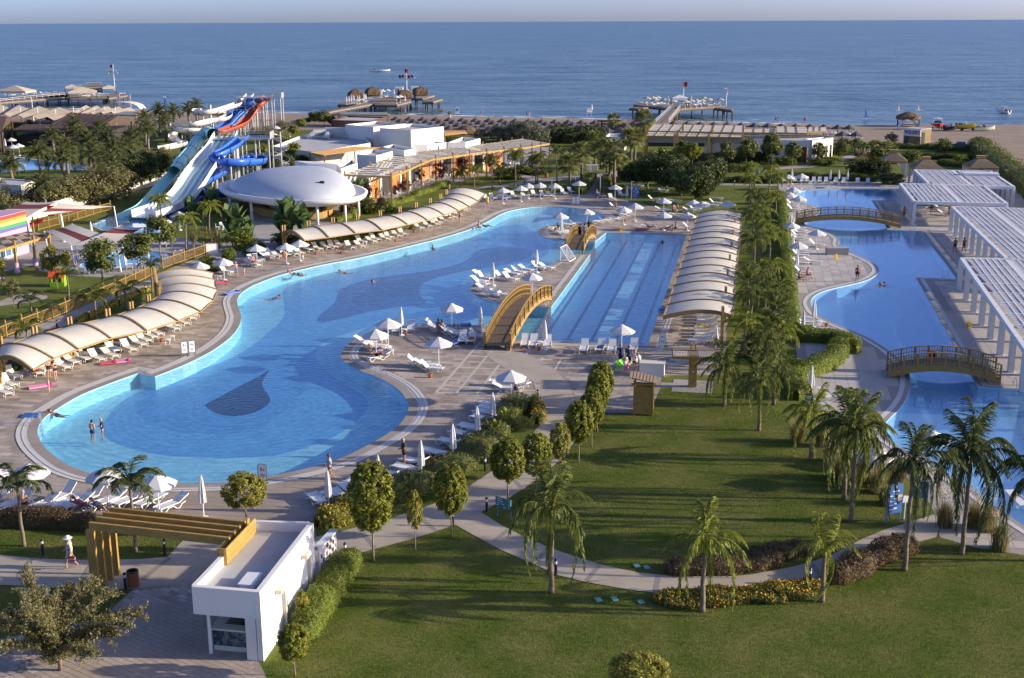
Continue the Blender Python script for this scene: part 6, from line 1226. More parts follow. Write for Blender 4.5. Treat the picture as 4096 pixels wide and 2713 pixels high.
para([(1,1,2095,535,'closed white parasol at the left tip of the strip between the pools'),(1,1,1300,928,'closed white parasol between two loungers on the round deck'),(1,1,1988,930,'closed white parasol beside the foot of the arched bridge'),(2,1,318,433,'closed white parasol beside the white water polo goal'),(2,1,388,1040,'closed white parasol at the near left corner of the lanes'),(2,1,530,160,'closed white parasol below the open one on the small tongue'),(2,1,1865,1080,'closed white parasol at the near post of the long shade'),
 (1,2,2090,362,'closed white parasol, farthest in the row along the planting bed'),(1,2,1955,493,'closed white parasol, second farthest in the row along the planting bed'),(1,2,1745,645,'closed white parasol, third farthest in the row along the planting bed'),(1,2,1470,783,'closed white parasol just behind the standing man in black'),(1,2,1100,912,'closed white parasol between the walking woman and the man in black'),(1,2,665,1035,'closed white parasol in front of the walking woman'),(0,2,1730,1085,'closed white parasol behind the timber pergola beams'),
 (3,0,365,1030,'closed white parasol behind two open ones at the hedge corner'),(3,0,698,1035,'closed white parasol, first of three at the far end of the quiet pool'),(3,0,773,1035,'closed white parasol, second of three at the far end of the quiet pool'),(3,0,848,1038,'closed white parasol, third of three at the far end of the quiet pool'),(3,1,360,108,'closed white parasol at the hedge, farthest of a close pair'),(3,1,378,142,'closed white parasol at the hedge, nearest of a close pair'),(3,1,375,290,'closed white parasol behind an open one in the hedge row'),(3,1,410,440,'tall closed white parasol behind the girl in pink'),(3,1,560,865,'closed white parasol at the narrow neck of the quiet pool'),(3,1,470,955,'closed white parasol above the clipped hedge ring'),(3,2,540,132,'closed white parasol in the gap beside the hedge ring'),(2,0,1095,1165,'closed white parasol beside the tall blue board'),(0,0,40,765,'closed white parasol beside the palm garden pool'),(0,1,778,183,'closed white parasol beside the slide pool'),(0,1,535,190,'closed white parasol before the pale picket fence')],GC,True)
para([(0,0,95,755,'open white parasol tallest in the palm garden'),(0,0,110,815,'open white parasol lowest in the palm garden'),(0,0,158,808,'open white parasol farthest right in the palm garden'),(0,0,1540,1395,'open white parasol beside the slide pool, left of the bushes'),(0,0,1400,1450,'open white parasol at the foot of the white slide lanes'),(1,0,340,658,'open white parasol in the garden right of the tall slide tower'),(1,0,222,655,'open white parasol half hidden under the tall slide tower')],'open white parasols beyond the children pool')
PCR,PCRC=make_parasol(m_fabc,1.35,'cream_parasol'),make_closed(m_fabc,'closed_cream_parasol')
kk=4.933
def cp(x,y,n,closed=False,z0=2.4,f=None,lab='cream parasol, # from the left on the crowded right pier',grp='cream parasols on the right pier'):
    for i,(a1,b1)in enumerate(zip(x,y)):
        q=(f or c_)(a1,b1);g=G(*q,z0+(2.55 if closed else 2.48));place(PCRC if closed else PCR,(g[0],g[1],z0),.3*i,lab.replace('#',ORD[i+n]),'parasol',grp)
cp([535,650,730,880,960,1050,700,1290,1400,1515,1610,1660,1755,1980],[425,420,410,462,480,482,458,490,478,475,470,428,450,448],0)
cp([953,1248,1410,1850],[402,385,395,445],0,True,lab='closed cream parasol, # from the left on the crowded right pier')
def cpw(P,pts,closed,lab,grp):
    for i,(a1,b1)in enumerate(pts):
        g=G(*b_(a1,b1),2.4+(2.55 if closed else 2.48));place(P,(g[0],g[1],2.4),.4*i,lab.replace('#',ORD[i]),'parasol',grp)
cpw(PC,[(280,680),(330,672),(372,655),(400,652),(425,652),(503,670),(543,662),(625,640),(648,636),(672,632),(1238,530),(1530,535),(1460,665),(960,550),(985,548),(1025,530)],True,'closed white parasol, # from the left on the middle pier','closed parasols on the middle pier')
cpw(PO,[(1110,535),(1360,655),(1290,668),(1000,545)],False,'open white parasol, # on the middle pier','open parasols on the middle pier')
# loungers on the piers
def plo(f,pts,lab,grp,z0=2.4):
    for i,(x,y)in enumerate(pts):g=G(*f(x,y),z0);place(LN['mid'],(g[0],g[1],z0),.2+i*.9,lab.replace('#',ORD[i]),'sun lounger',grp)
plo(c_,[(400,560),(500,565),(600,585),(700,565),(780,575),(830,590),(900,600),(1230,620),(1300,610),(1380,600),(1450,625),(1520,600),(1600,610),(1680,595),(1740,610),(1830,590),(1920,600),(1980,595),(700,590),(1550,575)],'white lounger, # from the left on the crowded right pier','loungers on the right pier')
plo(b_,[(300,790),(360,795),(420,790),(480,795),(540,780),(600,770),(640,790),(720,740),(1050,700),(1100,690)],'white lounger, # from the left on the middle pier','loungers on the middle pier')
plo(a,[(120,355),(200,350),(280,345),(360,340),(440,335),(600,325),(700,320),(800,315),(900,305),(1250,345),(1350,350),(1450,360),(1500,370),(1600,350),(1700,330),(2030,330),(2100,330)],'cream lounger, # from the left on the left pier','loungers on the left pier',2.2)
# grey thatched beach parasols
def make_thatchp():
    r=thing('thatched_parasol','x','x');k=MB();k.tube([(0,0,0),(0,0,2.5)],.08,6);ob('pole',k,m_woodd,r);k=MB();n=8;rows=[]
    for rr,z in((1.72,1.72),(1.75,1.80),(.9,2.25),(.12,2.72),(.02,2.85)):rows.append([(rr*(1+random.uniform(-.03,.03))*math.cos(2*math.pi*(i+.5)/n),rr*math.sin(2*math.pi*(i+.5)/n),z+random.uniform(-.03,.03))for i in range(n)])
    k.grid(rows,closed=True);ob('thatch',k,m_thg,r);return proto(r)
TP=make_thatchp();RWN=['nearest the sea','second from the sea','third from the sea','fourth from the sea']
for rw in range(4):
    i=0
    for px in np.arange(1585+(rw%2)*26-rw*8,2580,53):
        py=(465,474,485,497)[rw]+(px-1585)*.0195;g=G(px,py,2.8)
        if rw<3 or px>1700:place(TP,(g[0],g[1],.05),.3,'grey thatched beach parasol, %s from the left in the row %s'%(ORD[i],RWN[rw]),'beach parasol','grey thatched parasols on the beach');i+=1
for i,px in enumerate([2695,2750,2802,2856,2910,2966,3018,3072,3126,3183,3241,3296,3352,3398,3370,3425]):
    py=484+(px-2695)*.022+(26 if i>13 else 0);g=G(px,py,2.8);place(TP,(g[0],g[1],.05),.2,'grey thatched beach parasol, %s from the walkway behind the beach bar'%ORD[i],'beach parasol','grey thatched parasols on the beach')
for i,(x,y)in enumerate(((1870,655),(445,655),(710,650))):
    g=G(*T(1 if i==0 else 2,0,x,y),3.2);r=thing('palm_thatch_hut',('broad brown thatched shade at the left end of the beach rows','broad brown thatched shade with a wooden post on the beach','tall brown thatched cone shade beside the beach walkway')[i],'beach shade',(g[0],g[1],0));k=MB();thatch(k,(0,0),2.9,1.9,1.5,20,.2);ob('thatch',k,m_tha,r);k=MB();k.tube([(0,0,0),(0,0,3)],.14,6);ob('pole',k,m_woodd,r)
# ---- small tables, pots, bollards, bins, ladders, mats
def make_table():
    r=thing('side_table','x','x');k=MB();k.lathe([(.24,.42),(.27,.44),(.27,.47),(.0,.47)],12);ob('table_top',k,m_pl_w,r)
    for x in(-.17,.17):
        for y in(-.17,.17):k=MB();k.beam((x*1.1,y*1.1,0),(x*.9,y*.9,.43),.05,.05);ob('leg',k,m_pl_w,r)
    return proto(r)
ST=make_table()
for c,r,x,y,lab in((0,1,1445,1245,'white stool table on the open deck beside the west loungers'),(0,1,1485,1215,'white stool table just behind its twin beside the west loungers'),(0,1,525,1440,'white stool table behind the standing couple'),(0,1,1060,1265,'white stool table between loungers under the west shade'),(0,1,1890,690,'white stool table at the pole of the parasol by the walking man'),(1,1,1215,1335,'white stool table beside the two sunbathers'),(1,1,1155,1230,'white stool table with a towel under the parasol'),(1,1,1330,1155,'white stool table between the two loungers at the water'),(1,1,1790,1105,'white stool table beside the couple on the round deck'),(1,1,1853,1160,'white stool table beside the arched bridge'),(2,1,345,1265,'white stool table with a clay pot at the lanes'),(1,2,640,1290,'white stool table by the loungers nearest the kiosk'),(3,1,600,1090,'white stool table beside the clay pot near the hedge ring'),(3,0,520,1158,'white stool table between loungers at the far end of the quiet pool'),(3,0,700,1162,'white stool table under the first of three closed parasols'),(3,0,980,1165,'white stool table between the last two loungers'),(2,0,240,1270,'white stool table at the third parasol of the far row'),(1,1,990,390,'white stool table in the far west row of loungers')):
    g=TG(c,r,x,y);place(ST,(g[0],g[1],.016),.3,lab,'side table','white stool tables between the loungers')
m_clay=mat('clay',(.42,.13,.06),.8)
def make_pot():
    k=MB();k.lathe([(.11,0),(.16,.2),(.19,.27),(.19,.31),(.15,.31),(.13,.2),(.0,.1)],12);return k.mesh('clay_pot',m_clay,True)
pm_=make_pot()
for c,r,x,y,lab in((1,2,1550,240,'clay pot at the foot of a lounger on the round deck'),(3,1,660,1095,'clay pot alone on the grey deck near the hedge ring'),(2,1,335,1300,'clay pot under the table at the swimming lanes'),(0,1,1392,1225,'clay pot beside the west loungers'),(1,1,568,470,'clay pot in the far west row, near the parasols'),(1,1,1253,362,'clay pot in the far west row, past the middle'),(1,1,1412,280,'clay pot in the far west row, by the fourth shade post'),(1,1,1333,1165,'clay pot under the table between two loungers'),(2,1,1075,185,'clay pot at the parasol between the round pool end and the lanes'),(1,2,1355,1035,'clay pot at the edge of the planting bed'),(3,3,487,680,'clay pot on a stand beside the yellow flowers')):
    g=TG(c,r,x,y);o_=link('clay_pot',pm_,None,(g[0],g[1],.016));tagit(o_,lab,'plant pot','clay pots by the loungers')
def make_bollard():
    r=thing('bollard_lamp','x','x');k=MB();k.tube([(0,0,0),(0,0,.62)],.075,10);ob('post',k,m_black,r);k=MB();k.tube([(0,0,.62),(0,0,.78)],.07,10);ob('lens',k,m_wmet,r);k=MB();k.lathe([(.09,.78),(.09,.82),(.05,.89),(.0,.91)],10);ob('cap',k,m_black,r);return proto(r)
BL=make_bollard()
for c,r,x,y,lab in((0,3,372,445,'black bollard lamp on the grass beside the woman in the white hat'),(0,3,1082,740,'black bollard lamp beside the litter bin and timber pergola'),(0,3,1420,445,'black bollard lamp under the timber pergola beams'),(1,3,822,475,'black bollard lamp behind the photo board and hedge'),(1,2,2025,1040,'black bollard lamp in the planting bed between two oval trees'),(1,2,2038,1395,'black bollard lamp at the fork of the footpath'),(1,3,1748,200,'black bollard lamp behind an oval tree at the path apex'),(2,3,480,620,'black bollard lamp beside the tall drooping palm'),(2,3,1545,790,'black bollard lamp at the left end of the yellow flowers'),(3,3,515,705,'black bollard lamp at the right end of the yellow flowers'),(3,3,1225,390,'black bollard lamp in the brown shrubs by the curved path'),(2,2,325,440,'black bollard lamp behind the orange flowers'),(2,2,545,975,'black bollard lamp between oval trees on the path edge'),(0,1,770,1025,'black bollard lamp on the garden path, nearest of four'),(0,1,1030,910,'black bollard lamp on the garden path, second of four'),(0,1,1258,805,'black bollard lamp on the garden path, farthest of four'),(0,1,493,1115,'black bollard lamp on the garden path beside the canvas shade'),(2,0,212,1148,'black bollard lamp on the cross path at the far lawn'),(2,0,277,1105,'black bollard lamp at the branch of the cross path'),(2,0,2018,1165,'black bollard lamp on the far lawn path')):
    g=TG(c,r,x,y);place(BL,(g[0],g[1],0),0,lab,'bollard lamp','black bollard lamps along the paths')
m_binw=mat('bin_slats',(.30,.12,.045),.6,island=.2)
def bin_(c,r,x,y,lab,h=.85):
    g=TG(c,r,x,y);t_=thing('litter_bin',lab,'litter bin',(g[0],g[1],0),group='slatted litter bins');pm=MB();pm.box(.27,0,h/2,.04,.105,h*.9);me=pm.mesh('slat',m_binw)
    for i in range(15):link('slat',me,t_,(0,0,0),2*math.pi*i/15)
    k=MB();k.lathe([(.24,.03),(.24,h*.9),(.29,h*.92),(.29,h),(.22,h),(.2,h*.8),(0,h*.8)],16);ob('liner',k,m_black,t_)
bin_(0,3,1150,715,'round brown slatted litter bin beside the timber pergola');bin_(2,0,400,1098,'orange brown litter bin on the far lawn path');bin_(2,0,820,1108,'orange brown litter bin at the head of the boardwalk',.95);bin_(2,0,880,1268,'brown litter bin at the foot of the boardwalk')
def ladder(c,r,x,y,lab,rz):
    g=TG(c,r,x,y);t_=thing('pool_ladder',lab,'pool ladder',(g[0],g[1],0),rz,'steel pool ladders');m_ch=mat('chrome',(.6,.6,.6),.2,metal=.9)
    for s in(-.28,.28):k=MB();k.tube([(s,-.55,.02),(s,-.5,.55),(s,-.3,.78),(s,-.02,.72),(s,.08,.4),(s,.1,-.9)],.03,6);ob('handrail',k,m_ch,t_)
    for z in(-.2,-.5,-.8):k=MB();k.box(0,.1,z,.56,.08,.03);ob('rung',k,m_ch,t_)
ladder(1,2,1110,235,'steel pool ladder on the round deck curve',2.5);ladder(0,2,345,640,'steel pool ladder at the west tip of the big pool',-1.3);ladder(1,1,345,610,'steel pool ladder beside two swimmers on the far west edge',3.0+.3);ladder(2,1,240,60,'steel pool ladder at the far rounded end',3.14);ladder(3,1,1700,680,'steel pool ladder at the inner corner of the quiet pool',3.14);ladder(3,1,1405,262,'steel pool ladder under the far white pergola corner',3.14);ladder(3,2,2330,335,'steel pool ladder right of the broad footbridge',3.14)
m_mats={}
def lilo(c,r,x,y,lab,rz,col,z=.03,tilt=0,cat='air mat',L_=1.75):
    g=TG(c,r,x,y);mm=mat('vinyl_'+col[0],col[1],.35);mm2=mat('vinyl_b_'+col[0],col[2],.35);t_=thing('air_mat',lab,cat,(g[0],g[1],z),rz);t_.rotation_euler=(tilt,0,rz)
    for i in range(5):k=MB();k.tube([(-L_/2,(i-2)*.14,.09),(L_/2*.72,(i-2)*.14,.09)],.075,6);ob('air_tube',k,mm if i%2 else mm2,t_)
    k=MB();k.tube([(L_/2*.86,-.34,.12),(L_/2*.86,.34,.12)],.12,8);ob('pillow',k,mm,t_)
PK,GRN,BLU_,ORG=('pink',(.65,.05,.30),(.72,.35,.50)),('lime',(.25,.75,.04),(.35,.85,.10)),('blue',(.05,.12,.50),(.15,.25,.60)),('red',(.60,.03,.05),(.68,.10,.12))
lilo(0,2,350,325,'pink patterned air mat lying beside the small child',.55,PK);lilo(0,1,1025,1405,'pink air mat on the deck below the west loungers',.35,PK);lilo(0,1,935,1415,'red swimming ring mat beside the pink air mat',.3,ORG,L_=1.2);lilo(0,1,2000,810,'blue and pink air mat at the curve of the west coping',.9,BLU_);lilo(2,1,1225,262,'red air mat lying before the sunbathers at the lanes',0,ORG);lilo(1,1,1775,1240,'blue surf mat leaning against a lounger on the round deck',1.0,BLU_,.1);lilo(1,1,1820,1085,'blue and green air mat beside the couple',.1,BLU_);lilo(0,1,1890,722,'striped red air mat under the west canvas end',.5,ORG)
for c,r,x,y,lab in((0,2,270,570,'blue plastic tray step at the west ladder'),(2,1,575,45,'blue plastic tray at the far rounded end of the pool'),(2,1,1415,950,'blue plastic tray beside the swimming lanes'),(3,0,612,1195,'blue plastic tray at the far edge of the quiet pool')):
    g=TG(c,r,x,y);t_=thing('foot_bath',lab,'foot bath',(g[0],g[1],.02),.1,'blue foot bath trays');k=MB();k.box(0,0,.05,1.1,.85,.1);ob('tray',k,mat('tray_blue',(.04,.17,.50),.35),t_);k=MB();k.box(0,0,.105,.95,.7,.01);ob('mat',k,mat('tray_blue_dark',(.03,.12,.40),.5),t_)
# goal, box, wet floor signs, lids, bench
g=TG(2,1,545,515);t_=thing('water_polo_goal','white water polo goal with a net at the edge of the strip','goal',(g[0],g[1],0),math.radians(68));k=MB()
for a_,b2_ in(((-1.1,0,.05),(-1.1,0,1.6)),((1.1,0,.05),(1.1,0,1.6)),((-1.1,0,1.6),(1.1,0,1.6)),((-1.1,0,1.6),(-1.1,-1.1,.05)),((1.1,0,1.6),(1.1,-1.1,.05)),((-1.1,-1.1,.05),(1.1,-1.1,.05)),((-1.1,0,.05),(-1.1,-1.1,.05)),((1.1,0,.05),(1.1,-1.1,.05))):k.beam(a_,b2_,.08,.08)
ob('frame',k,m_wmet,t_);k=MB()
for i in range(12):x=-1.1+i*.2;k.beam((x,0,1.6),(x,-1.1,.05),.012,.012)
for i in range(8):f=i/8;k.beam((-1.1,-1.1*f,1.6-1.55*f),(1.1,-1.1*f,1.6-1.55*f),.012,.012)
ob('net',k,m_wmet,t_,kind='stuff')
g=TG(3,1,765,480);t_=thing('grey_box','plain grey concrete box on the deck behind a yellow floor sign','box',(g[0],g[1]+.8,0),-.05);k=MB();k.box(0,0,.38,2.5,1.1,.76);ob('body',k,m_greyp,t_);k=MB();k.box(0,0,.79,2.56,1.16,.06);ob('lid',k,m_greyp,t_)
for c,r,x,y,lab in((3,1,745,515,'yellow folding floor sign before the grey box'),(3,1,1890,1105,'yellow folding floor sign beside the white pergola columns'),(2,1,1038,270,'yellow folding floor sign at the far bridge')):
    g=TG(c,r,x,y);t_=thing('floor_sign',lab,'floor sign',(g[0],g[1],.016),.2,'yellow folding floor signs');my=mat('sign_yellow',(.72,.45,.02),.45)
    for s in(-1,1):k=MB();k.add([(-.16,s*.18,0),(.16,s*.18,0),(.12,s*.02,.62),(-.12,s*.02,.62),(-.16,s*.21,0),(.16,s*.21,0),(.12,s*.05,.62),(-.12,s*.05,.62)],[(0,1,2,3),(7,6,5,4),(0,4,5,1),(1,5,6,2),(2,6,7,3),(3,7,4,0)]);ob('leaf_board',k,my,t_)
for c,r,x,y,lab in((2,3,848,835,'green drain lid in the near lawn, leftmost of three'),(2,3,985,825,'green drain lid in the near lawn, middle of three'),(2,3,1215,853,'green drain lid in the near lawn, rightmost of three'),(2,3,1178,542,'green drain lid beyond the curved path, left of a pair'),(2,3,1262,555,'green drain lid beyond the curved path, right of a pair')):
    g=TG(c,r,x,y);k=MB();k.box(0,0,.02,.28,.38,.05);o_=ob('drain_lid',k,mat('lid_green',(.16,.42,.33),.6));o_.location=(g[0],g[1],0);o_.rotation_euler=(0,0,.3);tagit(o_,lab,'drain lid','green drain lids in the lawn')
# terrace tables and chairs
def make_chair():
    r=thing('dining_chair','x','x');k=MB();k.box(0,0,.44,.46,.46,.04);ob('seat',k,m_pl_w,r);k=MB();k.box(0,.22,.70,.46,.04,.36);ob('backrest',k,m_pl_w,r);k=MB()
    for x in(-.2,.2):
        for y in(-.2,.2):k.box(x,y,.22,.04,.04,.44)
    ob('leg_frame',k,m_pl_w,r);return proto(r)
def make_dtable():
    r=thing('dining_table','x','x');k=MB();k.box(0,0,.73,.85,.85,.04);ob('table_top',k,m_pl_w,r);k=MB();k.tube([(0,0,.02),(0,0,.72)],.05,6);k.box(0,0,.02,.5,.5,.04);ob('pedestal',k,m_metal,r);return proto(r)
DCH,DTB=make_chair(),make_dtable();tc=0
tspots=[(1,0,1110,1275),(1,0,1150,1225),(1,0,1245,1255),(1,0,1350,1215),(1,0,1455,1185),(1,0,1560,1150),(1,0,1600,1115),(1,0,1680,1110),(1,0,1330,1165),(1,0,1440,1140),(1,0,2040,1010),(1,0,2110,980),(1,0,2200,1045),(1,0,2280,1010),(1,0,2250,975),(2,0,50,1000),(2,0,120,990),(2,0,200,970),(0,1,1920,255),(0,1,1980,235)]
for i,(c,r,x,y)in enumerate(tspots):
    g=TG(c,r,x,y);place(DTB,(g[0],g[1],.006),.2*i,'white square dining table, %s from the bar end of the terrace'%ORD[i],'table','white tables on the restaurant terrace')
    for q in range(4):
        an=.2*i+q*math.pi/2;place(DCH,(g[0]+.75*math.sin(an),g[1]-.75*math.cos(an),.006),an+math.pi,'white terrace chair, %s side of the %s table from the bar end'%(('near','east','far','west')[q],ORD[i]),'chair','white chairs on the restaurant terrace')
# beach things: boats, cars, lifeguard chair, kayak sails
def boat(label,c,r,x,y,rz,L_,hull,deck,z=-.5,trailer=False,top=None):
    g=TG(c,r,x,y,z);t_=thing('motor_boat',label,'boat',(g[0],g[1],z+(.6 if trailer else 0)),rz);k=MB();rows=[]
    for u in np.linspace(0,1,9):
        w=L_*.19*(1-max(0,(u-.45)/.55)**2.2)+.02;h=.9+.35*u**2;rows.append([(u*L_-L_/2,-w,h),(u*L_-L_/2,-w*.85,.25+.3*u**3),(u*L_-L_/2,0,-.1+.5*u**3),(u*L_-L_/2,w*.85,.25+.3*u**3),(u*L_-L_/2,w,h)])
    k.grid(rows);k.face(rows[0]);ob('hull',k,mat('hull_'+hull[0],hull[1],.35),t_);k=MB();k.grid([[q[0],(q[0][0],0,q[0][2]+.08),q[4]]for q in rows]);ob('deck',k,mat('boat_'+deck[0],deck[1],.4),t_)
    k=MB();k.grid([[(L_*.02,-L_*.14,1.0),(L_*.02,L_*.14,1.0)],[(-L_*.04,-L_*.12,1.65),(-L_*.04,L_*.12,1.65)]]);ob('windscreen',k,m_glass,t_);k=MB();k.box(-L_*.30,0,1.1,L_*.2,L_*.26,.3);ob('seat',k,mat('boat_seat',(.1,.1,.12),.6),t_);k=MB();k.box(-L_*.52,0,.8,.35,.4,1.0);ob('outboard',k,m_black,t_)
    if top:
        k=MB();k.grid([[(x_,y_,2.2-.12*abs(y_))for y_ in np.linspace(-L_*.16,L_*.16,5)]for x_ in(-L_*.38,L_*.02)]);ob('sun_top',k,mat('boat_top_'+top[0],top[1],.7),t_)
        for s in(-1,1):k=MB();k.tube([(-L_*.2,s*L_*.16,1.0),(-L_*.2,s*L_*.15,2.1)],.03,5);ob('top_frame',k,m_wmet,t_)
    if trailer:
        k=MB();k.box(0,0,-.1,L_*.9,.2,.12);k.box(-L_*.2,0,-.15,.15,L_*.3,.1);ob('trailer',k,m_black,t_)
        for s in(-1,1):k=MB();k.tube([(-L_*.2,s*L_*.17-.1,-.25),(-L_*.2,s*L_*.17+.1,-.25)],.33,12);ob('wheel',k,m_black,t_)
boat('long white speedboat with a blue top far out on the sea',1,0,1122,188,0,11,('white',(.8,.8,.78)),('white',(.78,.78,.76)),-.5,False,('blue',(.03,.05,.4)))
boat('white and red motorboat moored off the beach at the right',3,0,2183,548,2.2,4.6,('white',(.75,.75,.77)),('red',(.45,.03,.05)),-.5,False,('white',(.7,.7,.72)))
boat('white motorboat with a red hull on a trailer at the waterline',3,0,1622,690,-1.75,6.5,('red',(.40,.02,.02)),('white',(.75,.74,.72)),.1,True,('white',(.72,.7,.68)))
boat('yellow inflatable boat on a trailer at the waterline',3,0,1865,700,-.5,4.5,('yellow',(.62,.45,.02)),('yellow',(.68,.52,.05)),.1,True)
boat('low dark dinghy on the sand between the red and the yellow boat',3,0,1735,695,.1,3.6,('dark',(.05,.05,.06)),('grey',(.3,.3,.3)),.05,False)
boat('pale green dinghy lying at the water east of the yellow boat',3,0,2020,702,.05,5.5,('mint',(.45,.5,.4)),('grey',(.3,.3,.3)),.0,False)
def car(label,c,r,x,y,rz,col,L_=4.2):
    g=TG(c,r,x,y);t_=thing('parked_car',label,'car',(g[0],g[1],.05),rz);mc=mat('car_'+col[0],col[1],.3,spec=.6);k=MB();W_=1.65
    pr=[(-2.1,.35),(-2.1,.82),(-1.2,.92),(-.75,1.38),(.75,1.40),(1.15,.95),(2.05,.80),(2.1,.35)];k.add([(x_,-W_/2*(1 if z_<1 else.84),z_)for x_,z_ in pr]+[(x_,W_/2*(1 if z_<1 else.84),z_)for x_,z_ in pr],[tuple(range(7,-1,-1)),tuple(range(8,16))]+[(i,(i+1)%8,(i+1)%8+8,i+8)for i in range(8)]);ob('body',k,mc,t_)
    for s in(-1,1):
        k=MB();y_=s*(W_/2*.92+.03);k.face([(-1.05,s*W_/2*1.005,.96),(-.72,s*W_/2*.87,1.32),(-.05,s*W_/2*.87,1.33),(-.05,s*W_/2*1.005,.96)]);ob('window',k,m_glass,t_);k=MB();k.face([(.03,s*W_/2*1.005,.96),(.03,s*W_/2*.87,1.33),(.70,s*W_/2*.87,1.33),(1.02,s*W_/2*1.005,.97)]);ob('window',k,m_glass,t_)
        for x_ in(-1.3,1.3):k=MB();k.tube([(x_,s*W_/2-.1*s,.32),(x_,s*W_/2+.03*s,.32)],.32,14);wh=ob('wheel',k,m_black,t_);k=MB();k.tube([(x_,s*W_/2+.03*s,.32),(x_,s*W_/2+.045*s,.32)],.18,10);ob('hubcap',k,m_metal,wh)
        k=MB();k.box(-2.11,s*.62,.72,.03,.28,.14);ob('tail_light',k,mat('tail_red',(.4,.02,.02),.3),t_);k=MB();k.box(2.09,s*.6,.68,.03,.3,.14);ob('headlight',k,m_wmet,t_)
    k=MB();k.face([(-1.17,-.66,.96),(-.78,-.60,1.36),(-.78,.60,1.36),(-1.17,.66,.96)]);ob('rear_window',k,m_glass,t_);k=MB();k.box(-2.115,0,.6,.02,.5,.12);ob('number_plate',k,m_wmet,t_)
car('dark green hatchback parked on the sand behind the hedge',3,0,1830,850,2.5,('green',(.04,.11,.11)));car('dark red hatchback parked on the sand lot at the right',3,0,2085,872,2.45,('red',(.24,.02,.035)))
g=TG(2,0,768,622,.05);t_=thing('lifeguard_chair','tall white lifeguard chair with a closed parasol on the beach','lifeguard chair',(g[0],g[1],.05));h_=2.7
for x in(-.8,.8):
    for y in(-.6,.6):k=MB();k.beam((x,y,0),(x*.6,y*.6,h_),.1,.1);ob('leg',k,m_wmet,t_)
k=MB();k.box(0,0,h_,1.3,1.0,.1);ob('seat',k,m_wmet,t_);k=MB();k.box(0,.5,h_+.5,1.3,.08,1.0);ob('backrest',k,m_wmet,t_);k=MB();k.tube([(.7,0,h_),(.7,0,h_+2.0)],.05,5);k.lathe([(.25,h_+.7),(.12,h_+1.9),(.02,h_+2.1)],8,(.7,0,0));ob('parasol',k,m_fab,t_)
g=TG(1,0,1785,580);t_=thing('beach_sign','white beach notice on a post at the shore','sign',(g[0],g[1],.05));k=MB();k.box(0,0,1.9,1.1,.1,1.8);ob('panel',k,m_wmet,t_);k=MB();k.box(0,-.06,2.1,.8,.03,.8);ob('print',k,m_teals,t_)
for x in(-.4,.4):k=MB();k.box(x,.05,.6,.1,.1,1.3);ob('post',k,m_wmet,t_)
for(x,y,lab,colr)in((1280,530,'small white sail buoy with an orange tip, left of the pair',(.75,.5,.4)),(1450,528,'small white sail buoy with an orange tip, right of the pair',(.75,.5,.4)),(988,600,'narrow blue windsurf sail at the shore',(.06,.16,.5))):
    g=TG(3,0,x,y,-.5);t_=thing('sail_board',lab,'sail board',(g[0],g[1],-.5));h_=3.6 if x==988 else 1.9;k=MB();k.face([(0,0,.3),(h_*.28,.1,.5),(.05,0,h_)]);k.face([(0,.03,.3),(.05,.03,h_),(h_*.28,.13,.5)]);ob('sail',k,mat('sail_%d'%int(colr[0]*100),colr,.7),t_);k=MB();k.box(.3,0,.1,2.4,.6,.15);ob('board',k,m_wmet,t_)
for(c,r,x,y,lab)in((2,0,1215,1095,'small blue sign post on the far lawn'),):
    g=TG(2,0,2215,1100);t_=thing('blue_post_sign',lab,'sign',(g[0],g[1],0));k=MB();k.box(0,0,.9,.5,.08,1.0);ob('panel',k,mat('sign_blue',(.06,.17,.45),.45),t_);k=MB();k.box(0,.06,.3,.08,.06,.6);ob('post',k,m_metal,t_)
for(x,yb,yt,c,r,lab)in((445,1240,1100,2,0,'slim grey lamp post beside the parasols of the far row'),(862,1265,1080,2,0,'slim grey lamp post at the right side of the boardwalk'),(648,1195,1078,2,0,'slim lamp post with an arm left of the boardwalk'),(1130,1300,1135,2,0,'slim grey lamp post beside the tall blue board'),(780,1075,960,2,0,'slim dark post beside the white planter')):
    p_=T(c,r,x,yb);g=G(*p_);h_=zat(*p_,T(c,r,0,yt)[1]);t_=thing('lamp_post',lab,'lamp post',(g[0],g[1],0),group='slim lamp posts at the far end');k=MB();k.tube([(0,0,0),(0,0,h_)],.06,6);ob('pole',k,m_metal,t_);k=MB();k.box(.15,0,h_,.5,.16,.1);ob('lamp_head',k,m_metal,t_)
g=TG(2,0,792,1040);t_=thing('white_planter','white slatted planter box at the end of the cross path','planter',(g[0],g[1],0));k=MB();k.box(0,0,.55,2.2,.9,1.1);ob('box',k,m_crm,t_)
for i in range(6):k=MB();k.box(-.95+i*.38,-.47,.55,.06,.04,1.0);ob('slat',k,m_wht,t_)
g=TG(0,1,1825,455);t_=thing('white_bin_unit','white recycling unit standing on the path beside the picket fence','recycling bin',(g[0],g[1],0),.4);k=MB();k.box(0,0,.55,1.4,.6,1.1);ob('body',k,m_wmet,t_)
for x in(-.45,0,.45):k=MB();k.box(x,0,1.13,.3,.4,.06);ob('lid',k,m_metal,t_)
g=TG(1,0,625,1258);p_=T(1,0,625,1258);t_=thing('loudspeaker','black loudspeaker on a pole above the rim of the shell roof','loudspeaker',(*G(*p_,3.4)[:2],3.4));k=MB();k.tube([(0,0,0),(0,0,1.2)],.05,6);ob('pole',k,m_metal,t_);k=MB();k.box(0,0,1.6,.6,.5,.95);ob('cabinet',k,m_black,t_)
